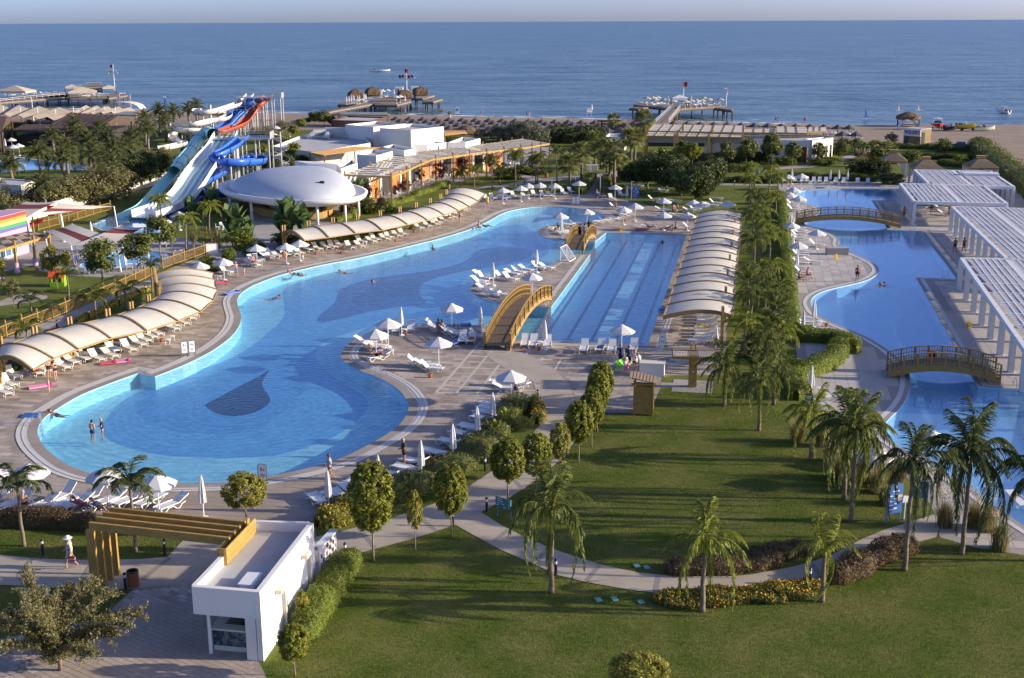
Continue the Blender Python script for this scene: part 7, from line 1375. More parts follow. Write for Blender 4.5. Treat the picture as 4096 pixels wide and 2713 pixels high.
# vegetation
def fol(name,c,k2=1.35,isl=.35,tr=.30,rough=.55):return mat(name,c,rough,tuple(min(1,x*k2)for x in c),0.9,island=isl,transl=tr,spec=.25,detail=2)
m_fic=fol('leaf_bright',(.205,.215,.030),1.3);m_dk=fol('leaf_dark',(.068,.088,.024));m_mid=fol('leaf_mid',(.130,.148,.038));m_oli=fol('leaf_olive',(.172,.160,.062));m_grey=fol('leaf_grey_green',(.165,.172,.105));m_yel_l=fol('leaf_yellow_green',(.26,.245,.042));m_palm=fol('palm_leaf',(.148,.172,.040),1.4);m_palmd=fol('palm_leaf_dark',(.095,.120,.042),1.35);m_palmy=fol('palm_leaf_light',(.245,.272,.045),1.3);m_fan=fol('fan_leaf',(.168,.182,.058),1.35);m_hedge=fol('hedge_leaf',(.158,.195,.030),1.3);m_red=fol('purple_leaf',(.085,.034,.040),1.4);m_brush=fol('brown_shrub',(.135,.095,.045),1.4);m_pamp=fol('pampas_blade',(.215,.185,.075),1.4);m_plume=mat('pampas_plume',(.62,.51,.34),.9,island=.2,transl=.3);m_can=fol('canna_leaf',(.20,.22,.045),1.35);m_cyp=fol('cypress_leaf',(.050,.075,.025))
m_bark=mat('bark',(.20,.155,.11),.9,(.28,.23,.17),2.0,bump=.6,bscale=12,spec=.1);m_palmb=mat('palm_bark',(.27,.215,.155),.9,(.17,.13,.095),3.0,bump=.6,bscale=9,spec=.1,stretch=(1,1,4));m_flo=mat('yellow_flower',(.72,.42,.01),.6,island=.15);m_flr=mat('red_flower',(.55,.05,.02),.6,island=.2);m_bou=mat('bougainvillea',(.40,.03,.22),.6,island=.2)
def np_mesh(name,V,F,mats,MI=None):
    "V (n,3), F list of int arrays with equal side count"
    me=bpy.data.meshes.new(name);V=np.asarray(V,np.float32);F=np.asarray(F,np.int32);nf,k=F.shape
    me.vertices.add(len(V));me.vertices.foreach_set('co',V.ravel());me.loops.add(nf*k);me.loops.foreach_set('vertex_index',F.ravel());me.polygons.add(nf);me.polygons.foreach_set('loop_start',np.arange(0,nf*k,k,dtype=np.int32));me.polygons.foreach_set('loop_total',np.full(nf,k,np.int32))
    for m in(mats if isinstance(mats,(list,tuple))else[mats]):me.materials.append(m)
    if MI is not None:me.polygons.foreach_set('material_index',np.asarray(MI,np.int32))
    me.update(calc_edges=True);return me
def leaf_quads(C,size,aspect=.55,up=.3,out=None,jit=.35):
    "diamond leaves at points C, facing mostly along out (n,3) mixed with up and random"
    n=len(C);N=RNG.normal(size=(n,3));N/=np.linalg.norm(N,axis=1)[:,None];N[:,2]+=up
    if out is not None:N+=out*.9
    N/=np.linalg.norm(N,axis=1)[:,None];A=np.cross(N,RNG.normal(size=(n,3)));A/=np.linalg.norm(A,axis=1)[:,None];B=np.cross(N,A);s=(size*(1+RNG.uniform(-jit,jit,n)))[:,None]
    V=np.stack([C-A*s,C-B*s*aspect+N*s*.12,C+A*s,C+B*s*aspect+N*s*.12],1).reshape(-1,3);return V,np.arange(4*n).reshape(n,4)
def crown_pts(n,shape,clumps=40,cs=.3,shell=.55,flat=0):
    "points gathered in clumps inside an ellipsoid of half-axes shape"
    d=RNG.normal(size=(clumps,3));d/=np.linalg.norm(d,axis=1)[:,None];r=shell+(1-shell)*RNG.random(clumps)**.6;cc=d*r[:,None]*.86
    idx=RNG.integers(0,clumps,n);e=RNG.normal(size=(n,3));e/=np.maximum(np.linalg.norm(e,axis=1)[:,None],1e-6);P=cc[idx]+e*(RNG.random(n)**.45*cs)[:,None]
    L=np.linalg.norm(P,axis=1);P*=np.minimum(1,1.08/np.maximum(L,1e-6))[:,None];O=P/np.maximum(np.linalg.norm(P,axis=1)[:,None],1e-6)
    return P*np.array(shape),O
def crown_mesh(nm,m,n,shape,size,clumps=40,cs=.3,shell=.55,up=.3,aspect=.55):
    P,O=crown_pts(n,shape,clumps,cs,shell);V,F=leaf_quads(P,size,aspect,up,O);return np_mesh(nm,V,F,m)
def trunk_mesh(h,r0,r1,limbs=0,spread=1.0,top=1.0,m=None,lean=.05,n=7):
    k=MB();k.tube([(random.uniform(-lean,lean)*i,random.uniform(-lean,lean)*i,h*i/4)for i in range(5)],[r0*1.25,r0,r0*.9,(r0+r1)/2,r1],n)
    for i in range(limbs):a_=2*math.pi*i/limbs+random.random();k.tube([(0,0,h*.85),(spread*.4*math.cos(a_),spread*.4*math.sin(a_),h+top*.35),(spread*math.cos(a_),spread*math.sin(a_),h+top*random.uniform(.5,.9))],[r1*.8,r1*.55,r1*.2],5)
    return k.mesh('trunk',m or m_bark,True)
TREES={}
def tree_kind(key,nm,crowns,trunks):TREES[key]=(nm,crowns,trunks)
def tree(key,base,label,H=None,ytop=None,group=None,W=None,cat='tree',rz=None,z=0.0,v=None):
    "crowns are built for height 1 (unit ground to top) and scaled to H; W is the crown width"
    nm,crowns,trunks=TREES[key];g=G(*base,z)
    if H is None:H=zat(*base,ytop)
    i=RNG.integers(0,len(crowns))if v is None else v;r=thing(nm,label,cat,(g[0],g[1],z-.02),RNG.uniform(0,6.28)if rz is None else rz,group,(W or H,W or H,H))
    link('crown',crowns[i],r);
    if trunks:link('trunk',trunks[i%len(trunks)],r)
    return r
def unit_tree(m,n,size,clumps,cs,shell,c0,rx,rz_,t_h,r0,up=.3,limbs=5,tm=None,aspect=.55):
    out=[]
    for _ in range(2):
        P,O=crown_pts(n,(rx,rx,rz_),clumps,cs,shell);P[:,2]+=c0;V,F=leaf_quads(P,size,aspect,up,O);out.append(np_mesh('crown',V,F,m))
    return out,[trunk_mesh(t_h,r0,r0*.6,limbs,rx*.6,rz_*1.2,tm,.004)]
tree_kind('oval','clipped_tree',*unit_tree(m_fic,10500,.0165,230,.13,.74,.64,.235,.365,.36,.011,.6))
tree_kind('oval_yellow','clipped_tree',*unit_tree(m_yel_l,4200,.019,110,.16,.66,.66,.22,.34,.42,.012,.6))
tree_kind('ball','ball_tree',*unit_tree(m_yel_l,8500,.016,150,.16,.80,.68,.31,.31,.45,.014,.35))
tree_kind('loose','broadleaf_tree',*unit_tree(m_mid,2600,.030,34,.30,.45,.66,.36,.32,.50,.014,.35))
tree_kind('light','young_tree',*unit_tree(m_yel_l,1600,.032,26,.26,.4,.66,.34,.30,.55,.010,.3))
tree_kind('thin','feathery_tree',*unit_tree(m_oli,2400,.018,26,.24,.3,.62,.27,.33,.6,.010,.3))
tree_kind('dark','dark_tree',*unit_tree(m_dk,5000,.030,60,.27,.5,.56,.44,.42,.40,.02,.35))
tree_kind('far','broadleaf_tree',*unit_tree(m_mid,1500,.045,36,.30,.55,.60,.38,.38,.45,.018,.35))
tree_kind('olive','olive_tree',*unit_tree(m_oli,2600,.028,50,.26,.5,.50,.52,.48,.35,.02,.4))
tree_kind('grey','tamarisk_tree',*unit_tree(m_grey,1900,.034,44,.26,.5,.50,.46,.48,.3,.02,.4))
tree_kind('bush','bush',unit_tree(m_mid,1500,.055,40,.30,.5,.45,.55,.50,.2,.01,.3)[0],None)
tree_kind('gbush','bush',unit_tree(m_hedge,1700,.05,50,.26,.65,.45,.55,.52,.2,.01,.3)[0],None)
tree_kind('dbush','bush',unit_tree(m_dk,1500,.055,40,.30,.5,.45,.55,.50,.2,.01,.3)[0],None)
tree_kind('cypress','cypress',*unit_tree(m_cyp,1400,.03,50,.22,.6,.52,.13,.48,.15,.012,.5))
tree_kind('plum','purple_plum_tree',*unit_tree(m_red,900,.036,24,.30,.4,.64,.30,.34,.55,.012,.3))
tree_kind('bright','rounded_tree',*unit_tree(m_fic,2200,.036,44,.28,.5,.64,.38,.34,.5,.014,.35))
# ---- near clipped oval trees along the footpath
GOV='clipped oval trees along the footpath'
for(c,r,xb,yb,yt,W_,lab,kd)in((1,3,1062,500,-385,1.0,'clipped oval tree nearest the photo board','oval'),(1,3,1425,408,-130,.62,'thin pale clipped tree between two fuller ones on the lawn edge','oval_yellow'),(1,3,1735,300,-360,1.0,'clipped oval tree at the apex of the lawn between the paths','oval'),(1,2,2222,1305,735,1.2,'largest clipped oval tree, behind the teal board','oval'),(2,2,315,1255,690,1.1,'clipped oval tree just right of the largest one','oval'),(2,2,515,1115,600,.85,'small yellowish clipped tree with a bollard behind it','oval_yellow'),(2,2,675,970,415,1.0,'broad clipped oval tree on the lawn edge, fourth from the cabin','oval'),(2,2,787,835,305,.9,'slim clipped oval tree, third from the cabin','oval'),(2,2,838,705,155,.85,'tall clipped oval tree, second from the cabin','oval'),(2,2,865,570,75,1.0,'clipped oval tree closest to the wooden changing cabin','oval')):
    b=T(c,r,xb,yb);H=zat(*b,T(c,r,0,yt)[1]);tree(kd,b,lab,H,group=GOV,W=H*W_)
b=T(0,2,2125,1560);H=zat(*b,T(0,2,0,1040)[1]);tree('ball',b,'round ball shaped bright green tree behind the kiosk roof',H,W=H*1.18)
# ---- children lawn trees
for(c,r,xb,yb,yt,W_,lab,kd)in((0,1,495,770,345,.95,'young light green tree in front of the toy playhouse','light'),(0,1,890,800,320,.95,'leafy tree with two pale trunks by the picket fence','loose'),(0,1,1195,640,250,1.15,'broad leafy tree over the children pool','loose'),(0,1,1390,540,120,1.0,'tall leafy tree right of the big shade sail','loose'),(0,1,122,930,650,1.0,'feathery young tree on the children lawn near the left edge','thin'),(0,1,-30,800,470,1.0,'leafy tree cut off by the left edge on the children lawn','light'),(0,1,1675,460,250,.7,'small thin young tree inside the corner fence','thin')):
    b=T(c,r,xb,yb);H=zat(*b,T(c,r,0,yt)[1]);tree(kd,b,lab,H,W=H*W_)
# ---- shade trees in the middle distance
for i,(x,y,yt,W_,k_)in enumerate(((1130,1180,960,1.3,'dark'),(1270,1195,890,1.3,'dark'),(1430,1215,880,1.35,'dark'),(1560,1260,950,1.3,'dark'),(1680,1330,960,1.15,'dark'),(1780,1250,900,1.15,'dark'),(1500,1130,860,1.2,'dark'),(1350,1110,830,1.2,'far'),(1840,1170,900,1.0,'dark'))):
    b=T(2,0,x,y);H=zat(*b,T(2,0,0,yt)[1]);tree(k_,b,'dark spreading shade tree, %s from the west in the grove behind the lanes'%ORD[i],H,group='dark trees in the grove',W=H*W_)
for i,(c,x,y,yt)in enumerate(((2,1565,1000,765),(2,1655,1010,790),(2,1955,1000,775),(2,2118,990,750),(3,0,960,760),(3,190,975,700),(3,365,1005,790),(3,590,985,795),(2,2330,980,720),(3,790,970,790),(3,925,880,755))):
    b=T(c,0,x,y);H=zat(*b,T(c,0,0,yt)[1]);tree('far' if i!=1 else 'bright',b,'round headed tree, %s from the west along the beach bar'%ORD[i],H,group='round headed trees along the beach bar',W=H*.95)
for i,(c,x,y,yt,k_,W_)in enumerate(((2,-20,790,640,'grey',1.5),(2,60,800,630,'grey',1.3),(2,170,800,600,'grey',1.3),(2,260,810,590,'grey',1.3),(2,350,820,640,'grey',1.2),(2,500,800,640,'grey',.9),(1,1980,790,665,'grey',1.2),(1,2180,790,630,'grey',1.3),(1,2300,780,600,'grey',1.2),(2,620,830,700,'dark',1.4),(2,740,830,690,'dark',1.4),(2,830,850,730,'far',1.2))):
    b=T(c,0,x,y);H=zat(*b,T(c,0,0,yt)[1]);tree(k_,b,'soft grey green tree, %s in the belt before the beach parasols'%ORD[i],H,group='tree belt before the beach',W=H*W_)
for i,(x,y,yt,k_,W_)in enumerate(((1110,830,735,'far',1.2),(1230,830,760,'far',1.3),(1450,800,725,'far',1.3),(1695,790,720,'bright',1.3))):
    b=T(1,0,x,y);H=zat(*b,T(1,0,0,yt)[1]);tree(k_,b,'bushy tree rising between white roofs, %s from the shell roof'%ORD[i],H,W=H*W_,group='bushy trees between the white roofs')
for i,(x,y,yt)in enumerate(((570,870,735),(678,860,750),(1310,830,740),(1340,820,710),(1508,800,735),(1592,800,645),(205,1060,820))):
    b=T(1,0,x,y);H=zat(*b,T(1,0,0,yt)[1]);tree('cypress',b,'dark slim cypress, %s from the slides among the white roofs'%ORD[i],H,group='slim cypresses among the roofs')
for i,(x,y,yt)in enumerate(((1005,1330,1150),(1335,1270,1110),(1470,1160,1020),(1635,1180,960),(1835,1080,900),(2060,1060,885),(830,1470,1290),(1250,1290,1160),(1140,1410,1260))):
    b=T(1,0,x,y);H=zat(*b,T(1,0,0,yt)[1]);tree('plum',b,'small purple leaved tree, %s before the restaurant terrace'%ORD[i],H,group='purple trees before the terrace',W=H*1.1)
# ---- thicket left: tamarisk and olive masses
for i,(x,y,yt,k_,W_)in enumerate(((60,1420,1160,'olive',1.4),(230,1400,1180,'olive',1.3),(420,1380,1080,'olive',1.3),(560,1360,1050,'olive',1.35),(690,1340,1060,'olive',1.25),(860,1320,960,'olive',1.2),(980,1290,970,'olive',1.15),(1090,1270,1000,'olive',1.0),(1200,1190,880,'dark',1.3),(1330,1150,850,'dark',1.3),(1450,1120,870,'dark',1.3),(1560,1080,870,'olive',1.2),(1650,1010,800,'dark',1.1),(1150,1050,830,'dark',1.2),(1260,1000,830,'olive',1.2),(1400,950,820,'olive',1.3),(-30,1300,1100,'olive',1.3),(60,720,610,'far',1.2),(440,640,545,'far',1.4),(250,650,590,'olive',1.4),(640,870,770,'dark',1.4),(350,900,780,'dark',1.3),(100,1090,920,'far',1.2))):
    b=T(0,0,x,y);H=zat(*b,T(0,0,0,yt)[1]);tree(k_,b,'dense rounded tree, %s in the thicket beyond the garden wall'%ORD[i],H,W=H*W_,group='thicket trees beyond the garden wall')
for i,(c,x,y,yt,k_,W_)in enumerate(((1,180,800,660,'olive',1.4),(1,60,790,650,'olive',1.2),(1,290,720,590,'olive',1.3),(1,440,690,590,'bright',1.4),(1,560,640,520,'dark',1.3),(1,640,660,520,'far',1.3),(1,700,650,560,'dark',1.2),(1,500,640,580,'far',1.3),(1,380,760,640,'bright',1.2),(1,150,1040,790,'bright',.9),(1,240,1060,850,'far',1.0),(1,380,1030,790,'bright',.9),(1,110,1120,960,'dark',1.2),(1,300,1100,880,'dark',1.2),(1,430,1060,880,'dark',1.2),(1,590,1010,890,'dark',1.4),(1,500,1050,910,'far',1.3),(1,210,1130,930,'dark',1.2),(1,470,930,840,'olive',1.3),(0,2300,760,640,'olive',1.3))):
    b=T(c,0,x,y);H=zat(*b,T(c,0,0,yt)[1]);tree(k_,b,'bushy tree, %s in the belt between the slide towers and the roofs'%ORD[i],H,W=H*W_,group='belt of trees behind the slide towers')
# ---- foreground feathery tree at the left bottom
def feather_tree(base,ytop,label):
    g=G(*base);H=zat(*base,ytop);r=thing('feathery_tree',label,'tree',(g[0],g[1],0));k=MB();pts=[]
    k.tube([(0,0,0),(.05,0,H*.2),(.0,.05,H*.42)],[.10,.08,.06],7)
    for i in range(20):
        a_=2*math.pi*i/20+random.random()*.4;e=random.uniform(.15,1.2);L_=H*random.uniform(.55,.78);p0=Vector((0,0,H*random.uniform(.06,.42)));d=Vector((math.cos(a_)*math.cos(e),math.sin(a_)*math.cos(e),math.sin(e)));P=[p0]
        for q in range(5):d=(d+Vector((random.uniform(-.25,.25),random.uniform(-.25,.25),.05-.12*q*.5))).normalized();P.append(P[-1]+d*L_/5)
        k.tube(P,[.045,.035,.027,.02,.014,.008],5)
        for q in range(1,6):
            for _ in range(15):
                d2=(d+Vector((random.uniform(-1,1),random.uniform(-1,1),random.uniform(-.5,.9)))).normalized();l2=random.uniform(.25,.8);a0=P[q-1]+(P[q]-P[q-1])*random.random();b0=a0+d2*l2
                k.tube([a0,b0],[.010,.004],3,cap=False)
                for s in np.linspace(.1,1,26):pts.append(np.array(a0+(b0-a0)*s)+RNG.normal(size=3)*.07)
    ob('trunk',k,m_bark,r,smooth=True);C=np.array(pts);V,F=leaf_quads(C,.052,.6,.6);link('crown',np_mesh('crown',V,F,m_oli),r)
    return r
feather_tree(T(0,3,520,1440),T(0,3,0,560)[1],'loose feathery olive green tree with thin dark limbs beside the plaza')
b=T(2,3,1190,1790);H=zat(*b,T(2,3,0,1290)[1]);tree('ball',b,'dark glossy bush top at the bottom edge of the near lawn',H,W=H*1.7)
# ---- hedges, shrub beds
def bed(nm,label,pts,w,h,m,n,size,cat='hedge',extra=None,lump=.18,up=.35,aspect=.55,closed=False,group=None,square=.5):
    P=[np.array(G(*p)[:2])for p in pts];r=thing(nm,label,cat,(P[0][0],P[0][1],0),group=group);O=P[0];Q=np.array(resample([tuple(p-O)for p in P],.25));L_=len(Q)
    tg=np.gradient(Q,axis=0);tg/=np.maximum(np.linalg.norm(tg,axis=1)[:,None],1e-6);nn=np.stack([-tg[:,1],tg[:,0]],1)
    ph=RNG.uniform(0,6.28,6);s=np.arange(L_)*.25;bump=1+lump*(np.sin(s*1.7+ph[0])*.5+np.sin(s*3.1+ph[1])*.35+np.sin(s*.7+ph[2])*.6);wv=1+lump*(np.sin(s*1.3+ph[3])*.5+np.sin(s*2.7+ph[4])*.4);en=np.minimum(1,np.minimum(s,s[-1]-s)/(w*.45)+.12)**.5;wv=wv*en;bump=bump*(.55+.45*en)
    idx=RNG.integers(0,L_,n);u=RNG.uniform(-1,1,n);side=RNG.random(n)<.42;th=np.where(side,RNG.uniform(0,1,n),1.0);uu=np.where(side,np.sign(u)*(1-.12*RNG.random(n)),u)
    hh=h*bump[idx]*th*(1-square*.30*np.abs(uu)**3)+RNG.normal(0,h*.035+.02,n);hh=np.maximum(hh,.02);lat=uu*w/2*wv[idx]+RNG.normal(0,.05,n);C=np.zeros((n,3));C[:,:2]=Q[idx]+nn[idx]*lat[:,None]+tg[idx]*RNG.uniform(-.13,.13,n)[:,None];C[:,2]=hh
    out=np.zeros((n,3));out[:,:2]=nn[idx]*uu[:,None];out[:,2]=np.where(side,.2,1)
    V,F=leaf_quads(C,size,aspect,up,out);link('foliage',np_mesh('foliage',V,F,m),r)
    k=MB();st=max(1,L_//60);rows=[]
    for i in list(range(0,L_,st))+[L_-1]:
        p,n2,b0,w0=Q[i],nn[i],h*bump[i]*.86,w/2*wv[i]*.84;rows.append([(*(p+n2*x*w0),z*b0)for x,z in((-1,0),(-1,.7),(-.6,.96),(.6,.96),(1,.7),(1,0))])
    k.grid(rows);ob('inner_core',k,m,r)  # solid core added inside the leaf shell to block the view through
    if extra:
        me_,cnt,sz,zo_=extra;i2=RNG.integers(0,n,cnt);C2=C[i2].copy();C2[:,2]=np.maximum(C2[:,2]+zo_,.05);V,F=leaf_quads(C2,sz,.9,.8);link('flowers' if False else 'blossom',np_mesh('blossom',V,F,me_),r)
    return r
def tp(c,r,L):return[T(c,r,*p)for p in L]
bed('hedge','bright green clipped hedge along the east wall of the kiosk',tp(1,3,[(890,520),(770,690),(640,900),(520,1090),(440,1210)]),1.25,1.15,m_hedge,14000,.045,lump=.10)
tree('oval',T(1,3,390,1490),'dense bushy shrub at the near end of the clipped hedge',2.5,W=3.3,cat='shrub');tree('oval_yellow',T(1,3,455,1080),'olive shrub behind the clipped hedge against the kiosk wall',2.0,W=1.7,cat='shrub')
bed('hedge','dry dark hedge behind the loungers at the left',tp(0,3,[(-60,190),(150,190),(400,200),(650,215),(850,225)]),.9,.95,m_brush,7000,.05)
bed('flower_bed','long bed of yellow flowers along the near edge of the curved path',tp(2,3,[(1340,835),(1600,840),(1900,830),(2150,815),(2368,800)])+tp(3,3,[(150,790),(350,770),(560,735),(640,720)]),1.5,.42,m_mid,12000,.05,'flower bed',(m_flo,4200,.038,.03),.30,square=1.5)
bed('shrub_bed','row of brown green shrubs on the near side of the curved path',tp(3,3,[(690,690),(820,640),(950,580),(1080,510),(1200,450),(1320,420),(1420,380)]),1.3,.85,m_brush,9000,.045,'shrubs',None,.28,square=1)
bed('shrub_bed','dark brown shrubs between the lawn and the inner curve of the path',tp(2,3,[(1430,580),(1650,585),(1900,575),(2150,540),(2368,500)])+tp(3,3,[(150,480),(350,430),(520,390)]),1.5,.65,m_brush,10000,.045,'shrubs',None,.2,square=1)
bed('planting_bed','mixed shrub bed with canna leaves along the footpath by the loungers',[(1310,2070),(1420,2035),(1540,2000),(1640,1965),(1760,1905),(1860,1850),(1940,1780),(2020,1690),(2080,1610)],2.3,.85,m_mid,13000,.06,'planting bed',(m_flr,160,.05,.12),.3,square=1)
bed('planting_bed','yellowish shrubs at the corner between the kiosk and the footpath',[(1275,2105),(1340,2085),(1400,2060),(1470,2040)],2.0,.8,m_yel_l,4500,.06,'planting bed',(m_flo,300,.05,.08),.25,square=1)
bed('flower_bed','orange and red flower clump beside the black bollard lamp',[(2135,1615),(2160,1660),(2150,1700)],.9,.8,m_mid,1800,.05,'flower bed',(m_flo,500,.05,.06),.2,square=1)
bed('hedge','tall bright hedge along the west side of the quiet pool deck',tp(3,1,[(270,20),(285,200),(300,400),(325,640),(345,860),(365,1080),(375,1150)]),1.3,1.3,m_hedge,24000,.065,lump=.22,square=.9)
bed('hedge','hedge arm leading from the tall hedge to the clipped ring',tp(3,1,[(380,1210),(520,1220),(640,1225),(760,1235),(860,1290),(900,1340)]),1.7,1.1,m_hedge,9000,.06,lump=.12)
bed('hedge','curved clipped hedge sweeping round the small lawn',tp(3,1,[(770,1290),(760,1360),(690,1440),(560,1500),(430,1535)])+tp(3,2,[(380,200),(400,330),(395,440)]),1.6,1.15,m_hedge,12000,.06,lump=.12)
bed('hedge','long dark hedge between the garden and the sand lot',[(3905,600),(3960,640),(4020,690),(4080,735),(4160,800),(4300,920)],4.5,2.6,m_mid,9000,.16,lump=.15)
bed('hedge','low hedge in front of the brown hut and the beach',tp(3,0,[(1090,840),(1300,850),(1500,855),(1700,865),(1900,880)]),2.6,1.0,m_mid,5000,.13)
bed('hedge','second low hedge below the grass terrace near the gazebos',tp(3,0,[(1330,930),(1500,935),(1700,945),(1930,955)]),2.6,.9,m_dk,5000,.13)
bed('hedge','hedge along the villa path beside the middle gazebo',tp(3,0,[(1640,985),(1760,1005),(1900,1020)]),2.2,.9,m_mid,2500,.13)
bed('hedge','low dark hedge behind the loungers at the far end of the quiet pool',tp(3,0,[(130,1130),(400,1120),(700,1125),(1000,1135),(1130,1140)]),1.5,1.1,m_dk,5000,.10)
bed('hedge','dark hedge at the foot of the beach bar wall',tp(2,0,[(1430,960),(1700,970),(2000,970),(2300,965)]),2.5,1.6,m_dk,5000,.14);bed('hedge','clipped hedge on the lawn before the beach bar',tp(2,0,[(1900,1050),(2050,1050),(2200,1045)]),2.2,1.2,m_mid,2500,.13);bed('hedge','long low hedge along the far lawn path',tp(2,0,[(1850,1140),(2000,1140),(2200,1140),(2368,1150)]),1.6,.9,m_dk,3500,.12)
bed('hedge','dark hedge along the far lawn under the soft trees',tp(2,0,[(430,780),(600,800),(760,800),(900,790)]),5,3.2,m_dk,5000,.20)
bed('hedge','hedge left of the boardwalk',tp(2,0,[(690,1245),(740,1170),(785,1100)]),1.8,1.1,m_hedge,2500,.10);bed('hedge','hedge right of the boardwalk',tp(2,0,[(870,1245),(900,1180),(925,1110)]),1.8,1.1,m_mid,2500,.10)
bed('hedge','low hedge behind the far row of loungers',tp(2,0,[(-200,1270),(20,1245),(250,1240),(500,1225),(670,1215)]),1.3,.8,m_mid,4500,.09)
bed('shrub_bed','grassy green shrubs behind the cream loungers of the far west shade',tp(1,1,[(500,410),(620,385),(760,360),(900,335),(1080,300),(1250,262),(1400,235)]),1.6,.9,m_mid,6500,.075,'shrubs',None,.25,square=1)
bed('shrub_bed','flower edged hedge between the terrace and the far canvas shade',tp(1,0,[(740,1480),(900,1420),(1080,1370),(1250,1330),(1400,1290)]),1.6,.9,m_hedge,4500,.08,'shrubs',(m_flr,150,.09,.05),.25,square=1)
bed('shrub_bed','hedge patches on the lawn below the terrace',tp(1,0,[(1410,1260),(1550,1215),(1700,1150)]),1.6,.7,m_hedge,2500,.08,'shrubs',None,.25,square=1)
bed('shrub_bed','dark shrubs in the shade behind the west canvas',tp(0,1,[(-60,1500),(150,1430),(420,1350),(700,1260),(950,1190)]),2.2,.55,m_dk,4500,.07,'shrubs',None,.3,square=1)
bed('flower_bed','strip of yellow flowering shrubs along the garden path',tp(0,1,[(660,1060),(780,1000),(950,920),(1130,840),(1300,770)]),.7,.45,m_yel_l,3500,.06,'flower bed',(m_flo,700,.05,.04),.2,square=1)
for i,(c,r,x,y,H,k_,W_,lab)in enumerate(((0,1,2085,430,2.6,'gbush',4.0,'round green bush at the foot of the banana plants'),(0,1,1785,560,1.3,'gbush',2.0,'dark clipped dome bush behind the first parasol'),(0,1,1975,515,1.6,'gbush',1.8,'clipped ball bush beside the second parasol'),(0,1,1830,610,.6,'bush',3.2,'low flowering bush between the two parasols'),(0,1,2200,470,1.2,'bush',3.0,'grassy bush behind the third parasol'),(1,1,340,395,2.0,'dbush',4.5,'dark shrubs below the banana clump at the far shade'),(1,0,900,1400,2.0,'bush',4,'rounded bush beside the shell roof columns'),(1,0,1070,1400,2.4,'bush',4.5,'wide bush under the purple trees'),(1,0,1200,1390,1.2,'gbush',2.5,'low bush at the terrace corner post'),(1,0,2220,1110,2.0,'bush',4,'low bush on the lawn at the end of the terrace'),(1,0,2350,1065,2.0,'gbush',3,'small round bush by the cross path'),(2,0,70,1110,1.4,'gbush',5,'broad bush on the lawn beside the branch path'),(2,0,200,1060,1.6,'bush',5,'bush row end by the terrace posts'),(2,0,330,1065,1.2,'bush',6,'low bush on the lawn before the last terrace post'),(3,0,800,905,2.2,'gbush',5,'round bush at the corner of the bar path'),(3,0,850,855,2.5,'bush',6,'bush behind the bar path corner'),(3,0,640,990,1.6,'gbush',6.5,'clipped bush before the white corner pavilion'),(3,0,280,990,1.8,'gbush',2.6,'round bush left of the pavilion doorway'),(3,0,350,995,1.6,'gbush',2.6,'round bush near the pavilion doorway'),(3,0,70,970,2.2,'dbush',4.5,'dark bush at the west end of the white bar wall'),(3,0,1060,950,4.2,'bush',7.5,'big leafy shrub before the first gazebo'),(3,0,1150,900,3.2,'bush',6,'flowering shrub behind the first gazebo'),(3,0,960,1090,3.4,'dbush',6,'dark shrub below the pampas grass'),(3,0,1100,1110,3.6,'dbush',5,'dark shrub before the white curtains'),(3,0,1390,980,3.0,'bush',3.5,'shrub between the first two gazebos'),(3,0,1210,1160,2.0,'dbush',5,'potted shrubs before the first gazebo'),(3,0,1660,880,3.2,'bush',3.5,'pale round shrub in the low hedge by the hut'),(3,0,1220,820,3.0,'grey',3.6,'grey thin shrub left of the brown hut'),(3,0,1980,880,3.6,'bush',4.5,'tall bush at the corner of the dark hedge'),(3,1,80,1250,1.4,'bush',3.0,'reddish shrub among the palms by the hedge'),(2,1,2230,1250,1.2,'bush',2.6,'rusty shrub between the palm trunks'),(2,2,2200,90,1.0,'bush',2.6,'low grassy shrub behind the palm with the white trunk'),(2,1,2180,1340,1.3,'bush',3.0,'flowering shrub at the foot of the hedge palms'))):
    rt=tree(k_,T(c,r,x,y),lab,H,W=W_,cat='bush')
# ---- palms
def pinnate(L_,n,droop,leaf,hang,rise=.5,w=.036,curl=1.0):
    "one feather frond along +x, arching; hang = how strongly leaflets hang down"
    V,F=[],[];pts=[]
    for i in range(n+1):
        t=i/n;x=L_*(t-.18*curl*t**3);z=L_*(rise*t*1.2-droop*t**2.2);pts.append(np.array((x,0,z)))
    def quad(a_,b2_,ww,side):
        o=len(V);d=b2_-a_;s=np.cross(d,side);s=s/max(np.linalg.norm(s),1e-6)*ww;V.extend([a_-s,a_+s,b2_+s*.25,b2_-s*.25]);F.append((o,o+1,o+2,o+3))
    for a_,b2_ in zip(pts,pts[1:]):quad(a_,b2_,.022,np.array((0,1,.0)));quad(a_,b2_,.022,np.array((0,0,1.0)))
    for i in range(4,n*4):
        t=i/(n*4.0);k_=t*n;j=min(int(k_),n-1);p=pts[j]+(pts[j+1]-pts[j])*(k_-j);tang=pts[j+1]-pts[j];tang/=np.linalg.norm(tang);ll=leaf*(math.sin(math.pi*(.12+.83*t)))**.7*RNG.uniform(.85,1.15)
        for sd in(-1,1):
            d=np.array((0,sd*1.0,0))*(1-.55*hang)+tang*.55+np.array((0,0,-1.0))*hang*RNG.uniform(.7,1.2)+RNG.normal(size=3)*.10;d/=np.linalg.norm(d);m_=p+d*ll*.55;d2=d+np.array((0,0,-.55*hang-.12));d2/=np.linalg.norm(d2)
            quad(p,m_,w,tang+RNG.normal(size=3)*.4);quad(m_,m_+d2*ll*.5,w*.75,tang+RNG.normal(size=3)*.4)
    return np.array(V),np.array(F)
